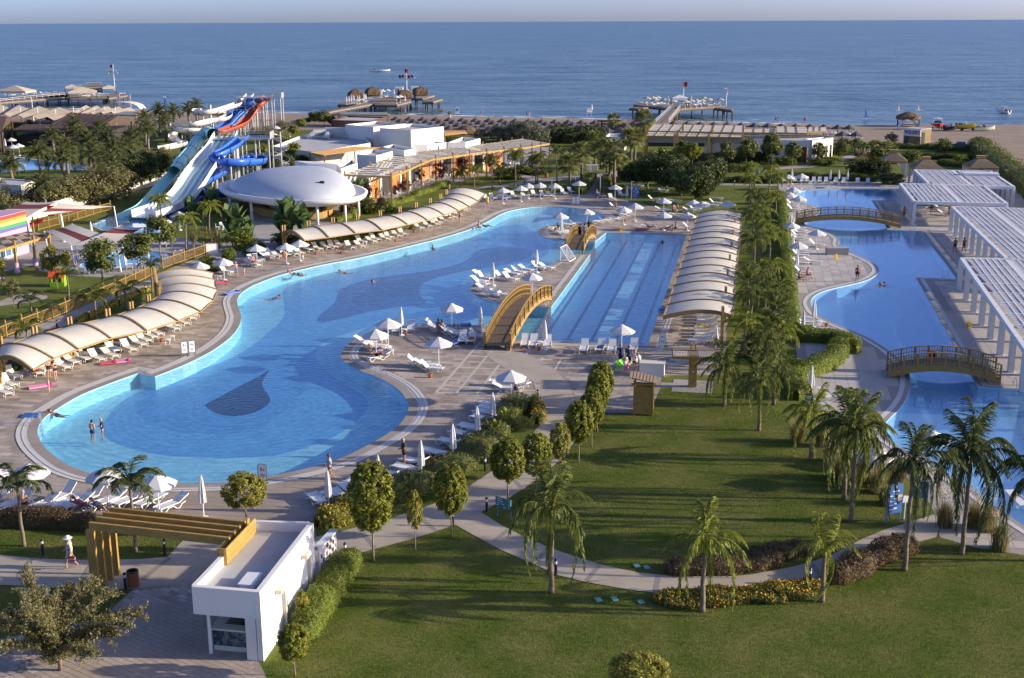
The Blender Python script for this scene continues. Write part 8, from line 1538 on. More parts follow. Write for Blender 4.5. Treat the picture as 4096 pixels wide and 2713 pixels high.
def fan(L_,r_,seg,droop):
    V,F=[],[];p0=np.array((0,0,0));p1=np.array((L_,0,L_*.25));s=np.array((0,.025,0));V.extend([p0-s,p0+s,p1+s,p1-s]);F.append((0,1,2,3))
    for i in range(seg):
        a_=math.radians(-125+250*i/(seg-1));a2=math.radians(250/(seg-1)*.46);o=len(V);V.append(p1)
        for q,rr in((a_-a2,.72),(a_,1.0),(a_+a2,.72)):V.append(p1+np.array((math.cos(q)*r_*rr,math.sin(q)*r_*rr,-droop*rr**2*r_*(1+abs(math.sin(q)))+.06*r_*(i%2))))
        F.append((o,o+1,o+2,o+3))
    return np.array(V),np.array(F)
def rot(V,yaw,pitch):
    c,s=math.cos(pitch),math.sin(pitch);X=V.copy();X[:,0]=V[:,0]*c-V[:,2]*s;X[:,2]=V[:,0]*s+V[:,2]*c;c,s=math.cos(yaw),math.sin(yaw);Y=X.copy();Y[:,0]=X[:,0]*c-X[:,1]*s;Y[:,1]=X[:,0]*s+X[:,1]*c;return Y
def ptrunk(h,r0,r1,rings=True,m=None,swell=1.3,n=10):
    k=MB();N=max(6,int(h/.22));k.tube([(.02*math.sin(i*.7),.02*math.cos(i*.5),h*i/N)for i in range(N+1)],[(r0*swell if i==0 else r0+(r1-r0)*i/N)*(1+(.07 if rings and i%2 else 0))for i in range(N+1)],n);return k.mesh('trunk',m or m_palmb,True)
FR={'q_up':[pinnate(2.3,12,.55,.55,.55,.85)for _ in range(2)],'q_mid':[pinnate(2.5,13,1.15,.62,.9,.75)for _ in range(2)],'q_low':[pinnate(2.3,12,1.7,.60,1.0,.55,curl=1.6)for _ in range(2)],'a':[pinnate(1.9,12,.95,.50,.45,.75,.034)for _ in range(2)],'d':[pinnate(2.6,12,.75,.42,.30,.62,.04)for _ in range(2)]}
FME={}
def frond_mesh(kd,i,m):
    key=(kd,i,m.name)
    if key not in FME:V,F=FR[kd][i];FME[key]=np_mesh('frond',V,F,m)
    return FME[key]
def queen(base,label,zc,n=15,m=m_palm,own=True,group=None,wide=1.0,lean=(0,0),spread=1.0,trunk_r=.13):
    g=G(*base);r=thing('queen_palm',label,'palm',(g[0],g[1],-.02),0,group);link('trunk',ptrunk(zc,trunk_r,trunk_r*.68),r);k=MB();k.tube([(0,0,zc-.1),(0,0,zc+.35)],[trunk_r*.75,trunk_r*.4],8);ob('crownshaft',k,m,r);allV,allF=[],[];o=0
    for i in range(n):
        t=i/n;kd='q_up' if t<.3 else('q_mid' if t<.72 else 'q_low');pit=(.75,.25,-.25)[0 if t<.3 else(1 if t<.72 else 2)]+RNG.uniform(-.15,.15);yaw=i*2.39996+RNG.uniform(-.2,.2);sc_=wide*RNG.uniform(.85,1.1)
        if own:f=link('frond',frond_mesh(kd,i%2,m),r,(0,0,zc+.12));f.rotation_euler=(RNG.uniform(-.2,.2),-pit*spread,yaw);f.scale=(sc_,sc_,sc_)
        else:V,F=FR[kd][i%2];allV.append(rot(V*sc_,yaw,pit*spread)+(0,0,zc+.12));allF.append(F+o);o+=len(V)
    if not own:link('crown',np_mesh('crown',np.concatenate(allV),np.concatenate(allF),m),r)
    return r
def crown_only(kd,n,m,wide,lo,hi,name='crown'):
    allV,allF=[],[];o=0
    for i in range(n):
        t=(i+.5)/n;pit=hi+(lo-hi)*t+RNG.uniform(-.12,.12);V,F=(FR[kd][i%2]if kd in FR else fan(1.0,.62,15,.25));V=rot(V*wide*RNG.uniform(.85,1.1),i*2.39996,pit);allV.append(V);allF.append(F+o);o+=len(V)
    return np_mesh(name,np.concatenate(allV),np.concatenate(allF),m)
# near palms, each frond by itself
def zc_of(b,c,r,yc):return zat(*b,T(c,r,0,yc)[1])
for(c,r,xb,yb,c2,r2,yc,lab,n,m,wide,sp)in((2,3,440,770,2,3,120,'tall queen palm with long drooping fronds on the lawn side of the path',18,m_palm,1.25,1.0),(2,3,1740,930,2,3,400,'bright queen palm with a fountain of fronds in the yellow flowers',15,m_palmy,1.05,1.0),(3,3,620,850,3,3,430,'narrow young queen palm at the right end of the yellow flowers',12,m_palmy,.9,1.6),(3,3,1335,580,3,3,-280,'dark queen palm before the blue board on the curved path',19,m_palmd,1.1,1.0),(3,3,1830,440,3,3,-340,'huge dark queen palm with a wide crown over the quiet pool edge',24,m_palmd,1.45,.9),(3,2,870,1480,3,2,760,'leaning trunk queen palm with a thick dark crown, nearest of a pair',24,m_palm,1.2,1.0),(3,2,810,1290,3,2,700,'queen palm with a dark crown, farthest of a pair',22,m_palm,1.2,1.0),(3,2,520,955,3,2,590,'bright queen palm before the white loungers in the hedge gap',18,m_palmy,1.0,1.0),(3,2,75,695,3,2,320,'queen palm with a banded trunk on the dark lawn',18,m_palm,1.0,1.0),(2,2,1930,480,2,2,190,'queen palm with a dried hanging spray beside the shower tower',18,m_palm,1.1,1.0),(3,2,205,470,3,2,200,'queen palm close to the clipped hedge ring',16,m_palm,.95,1.0),(3,3,2460,500,3,2,1180,'dark queen palm cut off by the right edge',20,m_palmd,1.2,1.0)):
    b=T(c,r,xb,yb);queen(b,lab,zc_of(b,c2,r2,yc),n,m,True,'queen palms around the big lawn',wide,spread=sp)
QC=[crown_only('q_mid',16,m_palm,.92,-.5,.95),crown_only('q_mid',15,m_palmy,.88,-.4,1.0),crown_only('q_up',14,m_palm,.85,-.3,.9)]
QT=[ptrunk(1,.032,.022,False,swell=1.4)]
def qsimple(b,zc,lab,grp,v=0,sc_=1.0):
    g=G(*b);r=thing('queen_palm',lab,'palm',(g[0],g[1],-.02),RNG.uniform(0,6),grp);link('crown',QC[v],r,(0,0,zc),0,sc_);t_=link('trunk',QT[0],r);t_.scale=(3.6,3.6,zc+.1);return r
i=0
for(x,y,z_,v)in((2998,762,3.6,1),(3003,815,3.4,1),(3078,770,3.4,1),(3110,800,3.2,1),(3020,880,3.2,0),(3100,880,3.0,1),(3014,1082,3.3,0),(3053,1018,3.2,1),(3075,1064,3.2,1),(3080,1168,2.4,1),(3012,960,3.0,0),(3045,940,3.0,1),(3005,1305,2.8,0),(2976,1442,3.0,1),(3062,1255,2.2,0),(3085,1400,2.6,0),(3030,1190,2.6,0),(3100,1330,2.4,2),(3118,1450,2.2,1),(3060,1480,2.4,0),(2990,1220,2.4,2),(3112,1240,2.0,0)):
    qsimple((x,y),z_,'small queen palm, %s from the far end in the strip along the tall hedge'%ORD[i],'queen palms in the strip along the tall hedge',v);i+=1
for j,(c,r,xb,yb,yc)in enumerate(((1,0,1810,1195,1070),(1,0,1935,1205,1040),(1,0,2085,1200,990),(1,0,2155,1160,1030),(1,0,2285,1168,910),(2,0,130,1170,960),(2,0,305,1143,960),(2,0,325,1143,930),(2,0,487,1135,900),(0,1,1610,450,190),(0,1,1810,290,80),(0,1,1392,200,20),(3,0,1810,980,950))):
    b=T(c,r,xb,yb);qsimple(b,zc_of(b,c,r,yc),'slender feather palm, %s from the west along the terrace lawns'%ORD[j],'slender palms along the terrace lawns',j%3 if j<9 else 1,1.05)
AC=[crown_only('a',8,m_palm,1.0,-.2,.95),crown_only('a',8,m_palmd,1.0,-.2,.9)]
for j,(c,r,xb,yb,yc,v,sc_,lab)in enumerate(((0,2,205,1690,1190,1,1.15,'king palm at the left edge with a grey trunk'),(0,2,1170,1735,1180,1,1.25,'king palm under the timber pergola, its crown over the pool edge'),(0,1,598,880,650,0,1.0,'young king palm beside the toy playhouse'),(0,1,275,1000,870,1,1.0,'young king palm with dark fronds on the children lawn'),(0,1,830,1030,850,0,1.2,'king palm with one bright frond on the garden path'),(0,1,1090,940,790,1,1.0,'dark king palm beside the garden path'),(0,1,1315,800,570,1,.9,'king palm at the corner post of the picket fence'),(0,1,892,800,545,1,1.0,'king palm in front of the leafy tree at the fence'),(0,1,240,1230,1120,0,1.0,'king palm behind the first canvas shade post'))):
    b=T(c,r,xb,yb);g=G(*b);zc=zc_of(b,c,r,yc);rr_=thing('king_palm',lab,'palm',(g[0],g[1],-.02),j*1.3,'king palms on the west lawns')
    for q in range(9):f=link('frond',frond_mesh('a',q%2,m_palmd if v else m_palm),rr_,(0,0,zc));f.rotation_euler=(0,-(.75-.12*q),q*2.39996);f.scale=(sc_,sc_,sc_)
    t_=link('trunk',ptrunk(zc+.05,.10,.07,True,m_palmb),rr_);k=MB();k.tube([(0,0,zc-.4),(0,0,zc+.15)],[.075,.05],8);ob('crownshaft',k,m_palmy,rr_)
FC=[crown_only('fan',34,m_fan,1.25,-.9,1.3),crown_only('fan',30,m_fan,1.25,-.8,1.3)]
FT=[ptrunk(1,.075,.055,False,m_palmb,1.2)]
for j,(c,r,xb,yb,yc,sc_)in enumerate(((2,0,598,1195,990,1.0),(2,0,702,1112,900,1.1),(2,0,942,1145,960,1.0),(2,0,985,1160,880,1.05),(2,0,1020,1140,960,.95),(2,0,815,985,800,1.1),(2,0,1125,970,770,1.15),(2,0,1160,955,770,1.15),(2,0,1235,760,610,1.3),(2,0,975,740,610,.9),(2,0,870,1020,870,1.0),(2,0,920,1060,850,1.0))):
    b=T(c,r,xb,yb);g=G(*b);zc=zc_of(b,c,r,yc);rr_=thing('fan_palm','fan palm, %s in the group around the boardwalk and beach bar'%ORD[j],'palm',(g[0],g[1],0),j,'fan palms around the boardwalk');link('crown',FC[j%2],rr_,(0,0,zc),0,sc_*1.15);t_=link('trunk',FT[0],rr_);t_.scale=(3.4,3.4,zc)
DC=[crown_only('d',34,fol('date_leaf',(.135,.150,.055),1.4),1.3,-.75,1.25),crown_only('d',30,MATS['date_leaf'],1.3,-.7,1.25)]
for j,(x,y,z_)in enumerate(((330,900,4.2),(450,760,4.6),(690,770,5.0),(570,860,4.4),(640,660,4.4),(920,770,5.0),(980,880,4.6),(1140,790,4.6),(800,920,4.2),(1245,610,5.6),(1370,540,5.4),(1490,545,5.4),(1690,500,4.8),(1620,530,4.4),(90,1000,4.4),(370,1190,3.6),(960,1010,4.2),(1270,700,4.6),(760,800,4.6),(1080,860,4.2),(540,960,4.0),(860,700,4.6),(1420,620,4.6))):
    g=G(*T(0,0,x,y),z_);rr_=thing('date_palm','date palm with a full arching crown, %s in the palm garden beyond the slides'%ORD[j],'palm',(g[0],g[1],0),j*.9,'date palms in the palm garden');link('crown',DC[j%2],rr_,(0,0,z_),0,1.0);t_=link('trunk',FT[0],rr_);t_.scale=(4.2,4.2,z_)
for j,(x,y,yt)in enumerate(((415,1060,870),(530,1040,920),(635,1040,910))):
    b=T(0,0,x,y);tree('cypress',b,'slim light cypress, %s beside the palm garden pool'%ORD[j],zat(*b,T(0,0,0,yt)[1]),group='slim cypresses beside the palm garden pool')
# ---- banana plants, pampas, cannas
def paddle(L_,w,bend):
    V,F=[],[];n=6
    for i in range(n+1):t=i/n;ww=w*math.sin(math.pi*(.08+.9*t))**.6;x=L_*t*(1-.3*bend*t);z=L_*(t*.9-bend*t*t);V+=[(x,-ww,z+.12*ww),(x,0,z),(x,ww,z+.12*ww)]
    for i in range(n):o=i*3;F+=[(o,o+1,o+4,o+3),(o+1,o+2,o+5,o+4)]
    return np.array(V),np.array(F)
def paddle_plant(nm,base,label,H,n,m,wide=.26,spread=.5,stem=True,cat='plant',ring=.3,bend=.5):
    g=G(*base);r=thing(nm,label,cat,(g[0],g[1],0));pm=[np_mesh('leaf',*paddle(H*.40,H*.40*wide,b_),m)for b_ in(bend,bend*.5,bend*1.5)]
    for i in range(n):
        a_=i*2.39996;z=H*.62*RNG.uniform(.25,1.1);f=link('leaf',pm[i%3],r,(ring*math.cos(a_)*RNG.uniform(.2,1),ring*math.sin(a_)*RNG.uniform(.2,1),z));f.rotation_euler=(RNG.uniform(-.3,.3),-RNG.uniform(.05,spread*1.6)-.0,a_+RNG.uniform(-.4,.4));f.rotation_euler.y=-RNG.uniform(.2,1.2)
    if stem:
        for i in range(4):k=MB();a_=i*1.6;k.tube([(ring*.5*math.cos(a_),ring*.5*math.sin(a_),0),(ring*.2*math.cos(a_),ring*.2*math.sin(a_),H*.6)],[.10,.05],6);ob('stem',k,m_mid,r)
m_ban=fol('banana_leaf',(.10,.155,.05),1.3,.3)
for(c,r,x,y,yt,n,lab,rg)in((0,1,2030,400,60,26,'tall banana plants above the round green bush',.8),(0,1,2140,400,150,16,'lower banana leaves right of the tall clump',.6),(1,1,330,350,-20,30,'big dark banana clump before the shell roof bar',1.0),(1,1,460,350,60,22,'banana plants at the second post of the far shade',.8),(0,0,1640,1430,1240,16,'banana plants beside the blue slide end',.9),(0,0,1830,1400,1200,16,'banana plants between the slides and the shell roof',.9),(1,0,950,1330,1110,20,'banana plants beside the terrace corner',1.0),(1,0,1060,1290,1120,12,'banana leaves behind the purple trees',.8),(3,0,1060,950,830,16,'banana plants left of the first gazebo',1.2)):
    b=T(c,r,x,y);paddle_plant('banana_plant',b,lab,max(2.2,zat(*b,T(c,r,0,yt)[1])),int(n*1.6),m_ban,.26,ring=rg)
for j,(x,y,n)in enumerate(((1530,2030,22),(1590,2005,22),(1650,1985,20),(1380,2050,18),(1440,2045,18),(1980,1750,22),(2040,1700,24),(2080,1660,22),(2110,1720,20))):
    paddle_plant('canna_plant',(x,y),'broad leaved canna clump, %s from the kiosk along the planting bed'%ORD[j],1.35,n,m_can,.20,ring=.55,stem=False)
def tuft(nm,base,label,H,n,m,plumes=0,R_=.9,bw=.022):
    g=G(*base);r=thing(nm,label,'ornamental grass',(g[0],g[1],0));V,F=[],[]
    for i in range(n):
        a_=RNG.uniform(0,6.28);L_=H*RNG.uniform(.75,1.25);lean=RNG.uniform(.1,1.0);p=np.array((RNG.normal(0,R_*.16),RNG.normal(0,R_*.16),0));d=np.array((math.cos(a_),math.sin(a_),0));s=np.array((-d[1],d[0],0))*bw;prev=p;o=len(V);V+=[p-s,p+s]
        for q in range(1,5):t=q/4;pt=p+d*R_*lean*t**1.6+np.array((0,0,L_*(t-.45*lean*t*t)));ww=s*(1-t*.9);V+=[pt-ww,pt+ww];F.append((o+2*q-2,o+2*q-1,o+2*q+1,o+2*q))
    link('blades',np_mesh('blade',np.array(V),np.array(F),m),r).name='blade_tuft'
    if plumes:
        C,O=[],[]
        for i in range(plumes):
            a_=RNG.uniform(0,6.28);d=np.array((math.cos(a_),math.sin(a_),0));q=np.linspace(0,1,26)[:,None];c0=d*R_*RNG.uniform(.1,.75)+np.array((0,0,H*RNG.uniform(.95,1.2)));C.append(c0+q*(d*.22+np.array((0,0,.62)))*H*.55+RNG.normal(size=(26,3))*.06*(1.1-q))
        C=np.concatenate(C);V,F=leaf_quads(C,.075,.3,1.2);link('plume',np_mesh('plume',V,F,m_plume),r)
for j,(c,r,x,y,H,pl,lab)in enumerate(((3,2,410,790,1.7,0,'tall dry grass clump under the bright queen palm'),(3,2,740,1100,1.7,6,'tall dry grass clump left of the leaning palm trunks'),(3,2,620,830,1.5,4,'dry grass clump behind the bright queen palm'),(3,2,860,1180,1.6,6,'dry grass clump between the paired palm trunks'),(3,2,1090,1230,1.6,16,'pampas grass with thick cream plumes before the half hidden parasol'),(3,2,980,1130,1.5,10,'pampas grass with cream plumes right of the leaning trunk'),(3,2,1270,1150,1.4,6,'brown pampas grass behind the blue board palm'),(3,3,1680,200,1.5,12,'pampas grass at the end of the curved path'),(3,3,1930,210,1.6,10,'pampas grass beside the huge palm trunk'),(3,3,2150,400,1.7,12,'pampas grass clump farthest right at the lawn edge'),(3,3,2050,240,1.5,6,'low pampas clump behind the right lawn edge'),(3,0,980,1010,2.4,26,'big pampas grass with pale plumes left of the first gazebo'),(2,2,150,560,1.2,8,'feathery grass clump at the head of the planting bed'),(3,2,700,960,1.5,3,'dark grass clump behind the dark palm pair'),(3,2,1180,1330,1.3,0,'dark grass clump beside the blue board'),(0,1,2250,420,1.1,0,'spiky grass beside the third parasol'))):
    tuft('pampas_grass',T(c,r,x,y),lab,H,420,m_pamp if j not in(13,14,15)else m_oli,pl,1.0 if j!=11 else 2.0)
# short grass blades over the nearest lawn give it a real nap
m_blade=mat('grass_blade',(.100,.142,.020),.8,(.182,.186,.048),.35,island=.4,transl=.25,spec=.1,detail=8)
def nap(n,poly,excl,lo,hi,sz):
    P=np.array([p[:2]for p in poly]);X=RNG.uniform(P[:,0].min(),P[:,0].max(),n*3);Y=RNG.uniform(P[:,1].min(),P[:,1].max(),n*3);ok=inpoly(X,Y,poly)&(np.abs(X)<.56*Y)
    for e in excl:ok&=~inpoly(X,Y,e)
    X,Y=X[ok][:n],Y[ok][:n];n=len(X);a_=RNG.uniform(0,6.28,n);h=RNG.uniform(lo,hi,n);s=np.stack([np.cos(a_),np.sin(a_),np.zeros(n)],1)*sz;b0=np.stack([X,Y,np.full(n,-.015)],1);ln=RNG.normal(size=(n,3))*.03;ln[:,2]=h
    V=np.stack([b0-s,b0+s,b0+ln+s*.15,b0+ln-s*.15],1).reshape(-1,3);return np_mesh('grass',V,np.arange(4*n).reshape(n,4),m_blade)
NEARL=Gs([(-200,2900),(4400,2900),(4400,2200),(3800,2150),(3600,2000),(3200,1700),(2900,1510),(2640,1560),(2400,1655),(2200,1750),(1500,2080),(1200,2240),(600,2100),(-200,2080)])
o_=link('grass',nap(300000,NEARL,[WALK,PLAZA,CONC,DECK,RDECK,[tuple(at(KP(-.3,-1))[:2]),tuple(at(KP(KLU+.5,-1))[:2]),tuple(at(KP(KLU+.5,KLV+1))[:2]),tuple(at(KP(-.3,KLV+1))[:2])]],.035,.085,.010),None);o_['kind']='stuff'
# people
SKIN=[mat('skin_tan',(.42,.20,.11),.6),mat('skin_fair',(.55,.31,.21),.6),mat('skin_brown',(.27,.12,.065),.6)]
HAIR=[mat('hair_dark',(.02,.014,.01),.6),mat('hair_brown',(.10,.05,.02),.6),mat('hair_grey',(.35,.33,.30),.6),mat('hair_blond',(.42,.26,.10),.6)]
CL={k:mat('cloth_'+k,c,.8)for k,c in dict(black=(.012,.012,.014),navy=(.02,.035,.11),white=(.75,.74,.72),red=(.45,.03,.05),pink=(.60,.10,.25),blue=(.06,.18,.48),grey=(.30,.32,.38),olive=(.045,.048,.03),yellow=(.60,.45,.04),floral=(.52,.33,.31),orange=(.60,.16,.03),teal=(.05,.30,.35)).items()}
m_spot=mat('cloth_spots',(.72,.70,.66),.8,(.02,.02,.03),7.0,detail=0,ramp=(.55,.57));m_flow=mat('cloth_flowers',(.62,.52,.48),.8,(.40,.06,.09),9.0,detail=0,ramp=(.58,.60));m_eye=mat('eye_dark',(.01,.01,.01),.3)
def build_pose(J):
    "J: joint name -> (x, y, z), facing +x; one continuous body of tapered limbs, remeshed"
    v={k:np.array(p,float)for k,p in J.items()};prim=[]
    def cap(a_,b2_,r0,r1,tag,n=10):prim.append((a_,b2_,r0,r1,tag,n))
    up=v['neck']-v['hip'];up/=np.linalg.norm(up)
    cap(v['hip'],v['waist'],.135,.125,'pelvis');cap(v['waist'],v['chest'],.125,.15,'torso');cap(v['chest'],v['neck'],.15,.06,'torso');cap(v['neck'],v['head'],.055,.06,'neck');cap(v['head']-up*.03,v['head']+up*.07,.085,.095,'head')
    f=v.get('face',np.array((1.0,0,0)));cap(v['head']+f*.06,v['head']+f*.105-up*.015,.03,.016,'head')
    for s in 'lr':
        sg=1 if s=='l' else-1;cap(v['sh'+s],v['chest'],.07,.12,'torso');cap(v['hp'+s],v['hip'],.105,.12,'pelvis')
        cap(v['sh'+s],v['el'+s],.055,.042,'uarm');cap(v['el'+s],v['wr'+s],.042,.028,'farm');d=v['wr'+s]-v['el'+s];d/=np.linalg.norm(d);cap(v['wr'+s],v['wr'+s]+d*.09,.032,.036,'hand')
        cap(v['hp'+s],v['kn'+s],.095,.058,'thigh');cap(v['kn'+s],v['an'+s],.056,.036,'calf');tf=v.get('to'+s,v['an'+s]+np.array((.16,0,-.05)));cap(v['an'+s]-(tf-v['an'+s])*.2,tf,.04,.03,'foot')
    k=MB()
    for a_,b2_,r0,r1,tag,n in prim:
        d=b2_-a_;L_=np.linalg.norm(d);d/=L_;pts,rs=[],[]
        for q in(-1,-.75,-.4):pts.append(a_+d*r0*q);rs.append(r0*math.sqrt(max(.01,1-q*q)))
        pts.append(a_);rs.append(r0);pts.append(b2_);rs.append(r1)
        for q in(.4,.75,1):pts.append(b2_+d*r1*q);rs.append(r1*math.sqrt(max(.01,1-q*q)))
        k.tube(pts,rs,n)
    me=k.mesh('body',SKIN[0]);o=bpy.data.objects.new('body',me);COL.objects.link(o);md=o.modifiers.new('r','REMESH');md.mode='VOXEL';md.voxel_size=.024;sm=o.modifiers.new('s','SMOOTH');sm.iterations=3;sm.factor=.5
    bpy.context.view_layer.update();body=bpy.data.meshes.new_from_object(o.evaluated_get(bpy.context.evaluated_depsgraph_get()));bpy.data.objects.remove(o);body.name='body'
    n=len(body.vertices);V=np.empty(n*3,np.float32);body.vertices.foreach_get('co',V);V=V.reshape(-1,3);N=np.array([p.normal[:]for p in body.vertices]);F=[list(p.vertices)for p in body.polygons];body.polygons.foreach_set('use_smooth',[True]*len(F))
    best=np.full(n,1e9);tag=np.zeros(n,int);T_=np.zeros(n);tags=[p[4]for p in prim]
    for i,(a_,b2_,r0,r1,tg,_)in enumerate(prim):
        d=b2_-a_;t=np.clip(((V-a_)@d)/(d@d),0,1);dist=np.linalg.norm(V-a_-t[:,None]*d,axis=1)-(r0+(r1-r0)*t);m_=dist<best;best[m_]=dist[m_];tag[m_]=i;T_[m_]=t[m_]
    TGn=np.array([tags[i]for i in tag])
    def shell(nm,mask,off):
        fs=[f_ for f_ in F if all(mask[i]for i in f_)];ids=sorted({i for f_ in fs for i in f_});mp_={i:q for q,i in enumerate(ids)};m2=bpy.data.meshes.new(nm);m2.from_pydata([tuple(V[i]+N[i]*off)for i in ids],[],[[mp_[i]for i in f_]for f_ in fs]);m2.materials.append(CL['black']);m2.polygons.foreach_set('use_smooth',[True]*len(fs));return m2
    hd=v['head'];rel=(V-hd)@up;fw=(V-hd)@f
    R_={'body':body,'shorts':shell('shorts',(TGn=='pelvis')|((TGn=='thigh')&(T_<.38)),.012),'brief':shell('brief',(TGn=='pelvis')&(((V-v['waist'])@up)<-.02)|((TGn=='thigh')&(T_<.06)),.010),'shirt':shell('shirt',(TGn=='torso')|((TGn=='uarm')&(T_<.55))|((TGn=='pelvis')&(((V-v['hip'])@up)>0)),.016),'bra':shell('bikini_top',(TGn=='torso')&(np.abs((V-v['chest'])@up+.02)<.07),.010),'dress':shell('dress',(TGn=='torso')|(TGn=='pelvis')|((TGn=='thigh')&(T_<.85)),.03),'hair':shell('hair',(TGn=='head')&((rel>.055)|((fw<.01)&(rel>-.06))),.014)}
    k=MB();sd=np.cross(up,f)
    for s in(-1,1):c_0=hd+f*.082+sd*.035*s+up*.03;k.lathe([(.001,-.012),(.011,0),(.001,.012)],6,tuple(c_0))
    R_['eyes']=k.mesh('eye',m_eye)
    k=MB()
    for s in 'lr':
        d=v['wr'+s]-v['el'+s];d/=np.linalg.norm(d);b0=v['wr'+s]+d*.10;q=np.cross(d,(0,0,1.0))if abs(d[2])<.9 else np.array((1.0,0,0));q=q/np.linalg.norm(q)
        for j,(o2,l2)in enumerate(((-.027,.065),(-.009,.08),(.009,.075),(.027,.06))):k.tube([b0+q*o2,b0+q*o2+d*l2*.5,b0+q*o2*1.1+d*l2+np.array((.015,0,0))],[.010,.009,.006],5)
        k.tube([b0-d*.05-q*.03,b0-q*.06,b0+d*.03-q*.062],[.011,.010,.007],5)
    R_['fingers']=k.mesh('fingers',SKIN[0],True)
    return R_
ST_=dict(hip=(0,0,.92),waist=(0,0,1.08),chest=(.01,0,1.30),neck=(0,0,1.47),head=(.03,0,1.60),shl=(0,.18,1.40),shr=(0,-.18,1.40),ell=(-.02,.25,1.12),elr=(-.02,-.25,1.12),wrl=(.06,.25,.88),wrr=(.06,-.25,.88),hpl=(0,.09,.90),hpr=(0,-.09,.90),knl=(.02,.10,.50),knr=(.01,-.11,.50),anl=(-.01,.11,.07),anr=(-.02,-.12,.07))
WK_=dict(ST_,knl=(.16,.09,.52),anl=(.20,.09,.08),knr=(-.04,-.09,.49),anr=(-.32,-.09,.14),tor=(-.20,-.09,.03),ell=(-.12,.24,1.14),wrl=(-.16,.24,.90),elr=(.08,-.24,1.13),wrr=(.24,-.22,.97))
HD_=dict(ST_,ell=(.02,.24,1.12),wrl=(.22,.10,1.12),elr=(.02,-.24,1.12),wrr=(.22,-.06,1.10),head=(.05,0,1.59))
SI_=dict(hip=(0,0,.12),waist=(-.02,0,.28),chest=(0,0,.50),neck=(.02,0,.67),head=(.06,0,.80),shl=(0,.18,.60),shr=(0,-.18,.60),ell=(.10,.24,.36),elr=(.06,-.25,.34),wrl=(.30,.14,.28),wrr=(.26,-.14,.26),hpl=(.02,.09,.11),hpr=(.02,-.09,.11),knl=(.42,.12,.16),knr=(.42,-.12,.18),anl=(.46,.12,-.26),anr=(.50,-.12,-.25))
LY_=dict(hip=(.10,0,.13),waist=(-.04,0,.17),chest=(-.24,0,.27),neck=(-.37,0,.38),head=(-.47,0,.47),shl=(-.30,.18,.31),shr=(-.30,-.18,.31),ell=(-.08,.27,.18),elr=(-.36,-.34,.34),wrl=(.14,.24,.16),wrr=(-.50,-.18,.52),hpl=(.12,.09,.12),hpr=(.12,-.09,.12),knl=(.52,.10,.15),knr=(.48,-.12,.36),anl=(.95,.11,.09),anr=(.78,-.12,.09),tol=(1.0,.12,.2),tor=(.92,-.12,.12),face=(.7,0,.7))
SW_=dict(hip=(-.20,0,-.12),waist=(-.06,0,-.08),chest=(.15,0,-.02),neck=(.30,0,.07),head=(.40,0,.18),shl=(.22,.18,.0),shr=(.22,-.18,.0),ell=(.40,.32,-.06),elr=(.38,-.32,-.08),wrl=(.60,.22,-.05),wrr=(.56,-.24,-.06),hpl=(-.22,.09,-.13),hpr=(-.22,-.09,-.13),knl=(-.60,.14,-.18),knr=(-.58,-.16,-.20),anl=(-1.0,.16,-.16),anr=(-.98,-.2,-.14),tol=(-1.15,.16,-.15),tor=(-1.12,-.2,-.12))
POSE={k:build_pose(J)for k,J in(('stand',ST_),('walk',WK_),('hold',HD_),('sit',SI_),('lie',LY_),('swim',SW_))}
PPL=[]
def person(c,r,x,y,pose,label,head_deg,skin=0,hair=0,wear=(),z=.02,sc=1.0):
    g=G(*T(c,r,x,y),max(z,0));R_=POSE[pose];t_=thing('person',label,'person',(g[0],g[1],z),math.radians(head_deg),None,sc)
    def add(nm,m_):
        o=link(nm,R_[nm],t_);o.name={'eyes':'face_eyes','bra':'bikini_top'}.get(nm,nm);o.material_slots[0].link='OBJECT';o.material_slots[0].material=m_;return o
    add('body',SKIN[skin]);add('hair',HAIR[hair]);add('eyes',m_eye);add('fingers',SKIN[skin])
    for w in wear:nm,cl=w;add(nm,cl if not isinstance(cl,str)else CL[cl])
    return t_
sh_=lambda c:(('shorts',c),)
bk=lambda c:(('brief',c),('bra',c))
person(1,2,1330,1003,'hold','man in a black shirt and black shorts looking down at his hands by the pool',200,0,2,(('shirt','olive'),('shorts','black')),sc=1.08)
person(1,2,690,1128,'walk','woman in a dark swimsuit and sunglasses walking along the pool edge',185,0,1,(('brief','black'),('shirt','grey')))
hw=person(0,3,612,558,'walk','woman in a white sun hat and flowered dress walking on the entrance path',190,1,3,(('dress',m_flow),))
k=MB();k.lathe([(.24,1.64),(.25,1.655),(.13,1.68),(.12,1.76),(.05,1.80),(0,1.80)],16,(.03,0,0));ob('sun_hat',k,CL['white'],hw);k=MB();k.tube([(-.06,.20,1.46),(-.12,.22,1.2),(-.1,.2,.95)],[.06,.1,.07],8);ob('shoulder_towel',k,mat('towel_cream',(.7,.62,.45),.9),hw)
g=hw.location;k=MB();k.box(0,0,.14,.34,.16,.24);k.tube([(-.12,0,.26),(0,0,.44),(.12,0,.26)],.012,5);o_=ob('handbag',k,mat('bag_stripes',(.45,.38,.34),.8,(.22,.03,.06),9,ramp=(.49,.51),detail=0,stretch=(.1,.1,3)));o_.location=(g.x+.18,g.y-.25,.50);tagit(o_,'striped handbag held by the woman in the white sun hat','handbag')
person(0,2,425,246,'hold','shirtless man in dark trunks standing with a woman by the west loungers',-20,1,1,sh_('black'));person(0,2,482,266,'stand','woman in a black bikini standing beside a shirtless man',165,1,3,bk('black'));person(0,2,425,366,'stand','small child in swim briefs standing on the deck by a pink air mat',190,1,3,(('brief','pink'),),sc=.62)
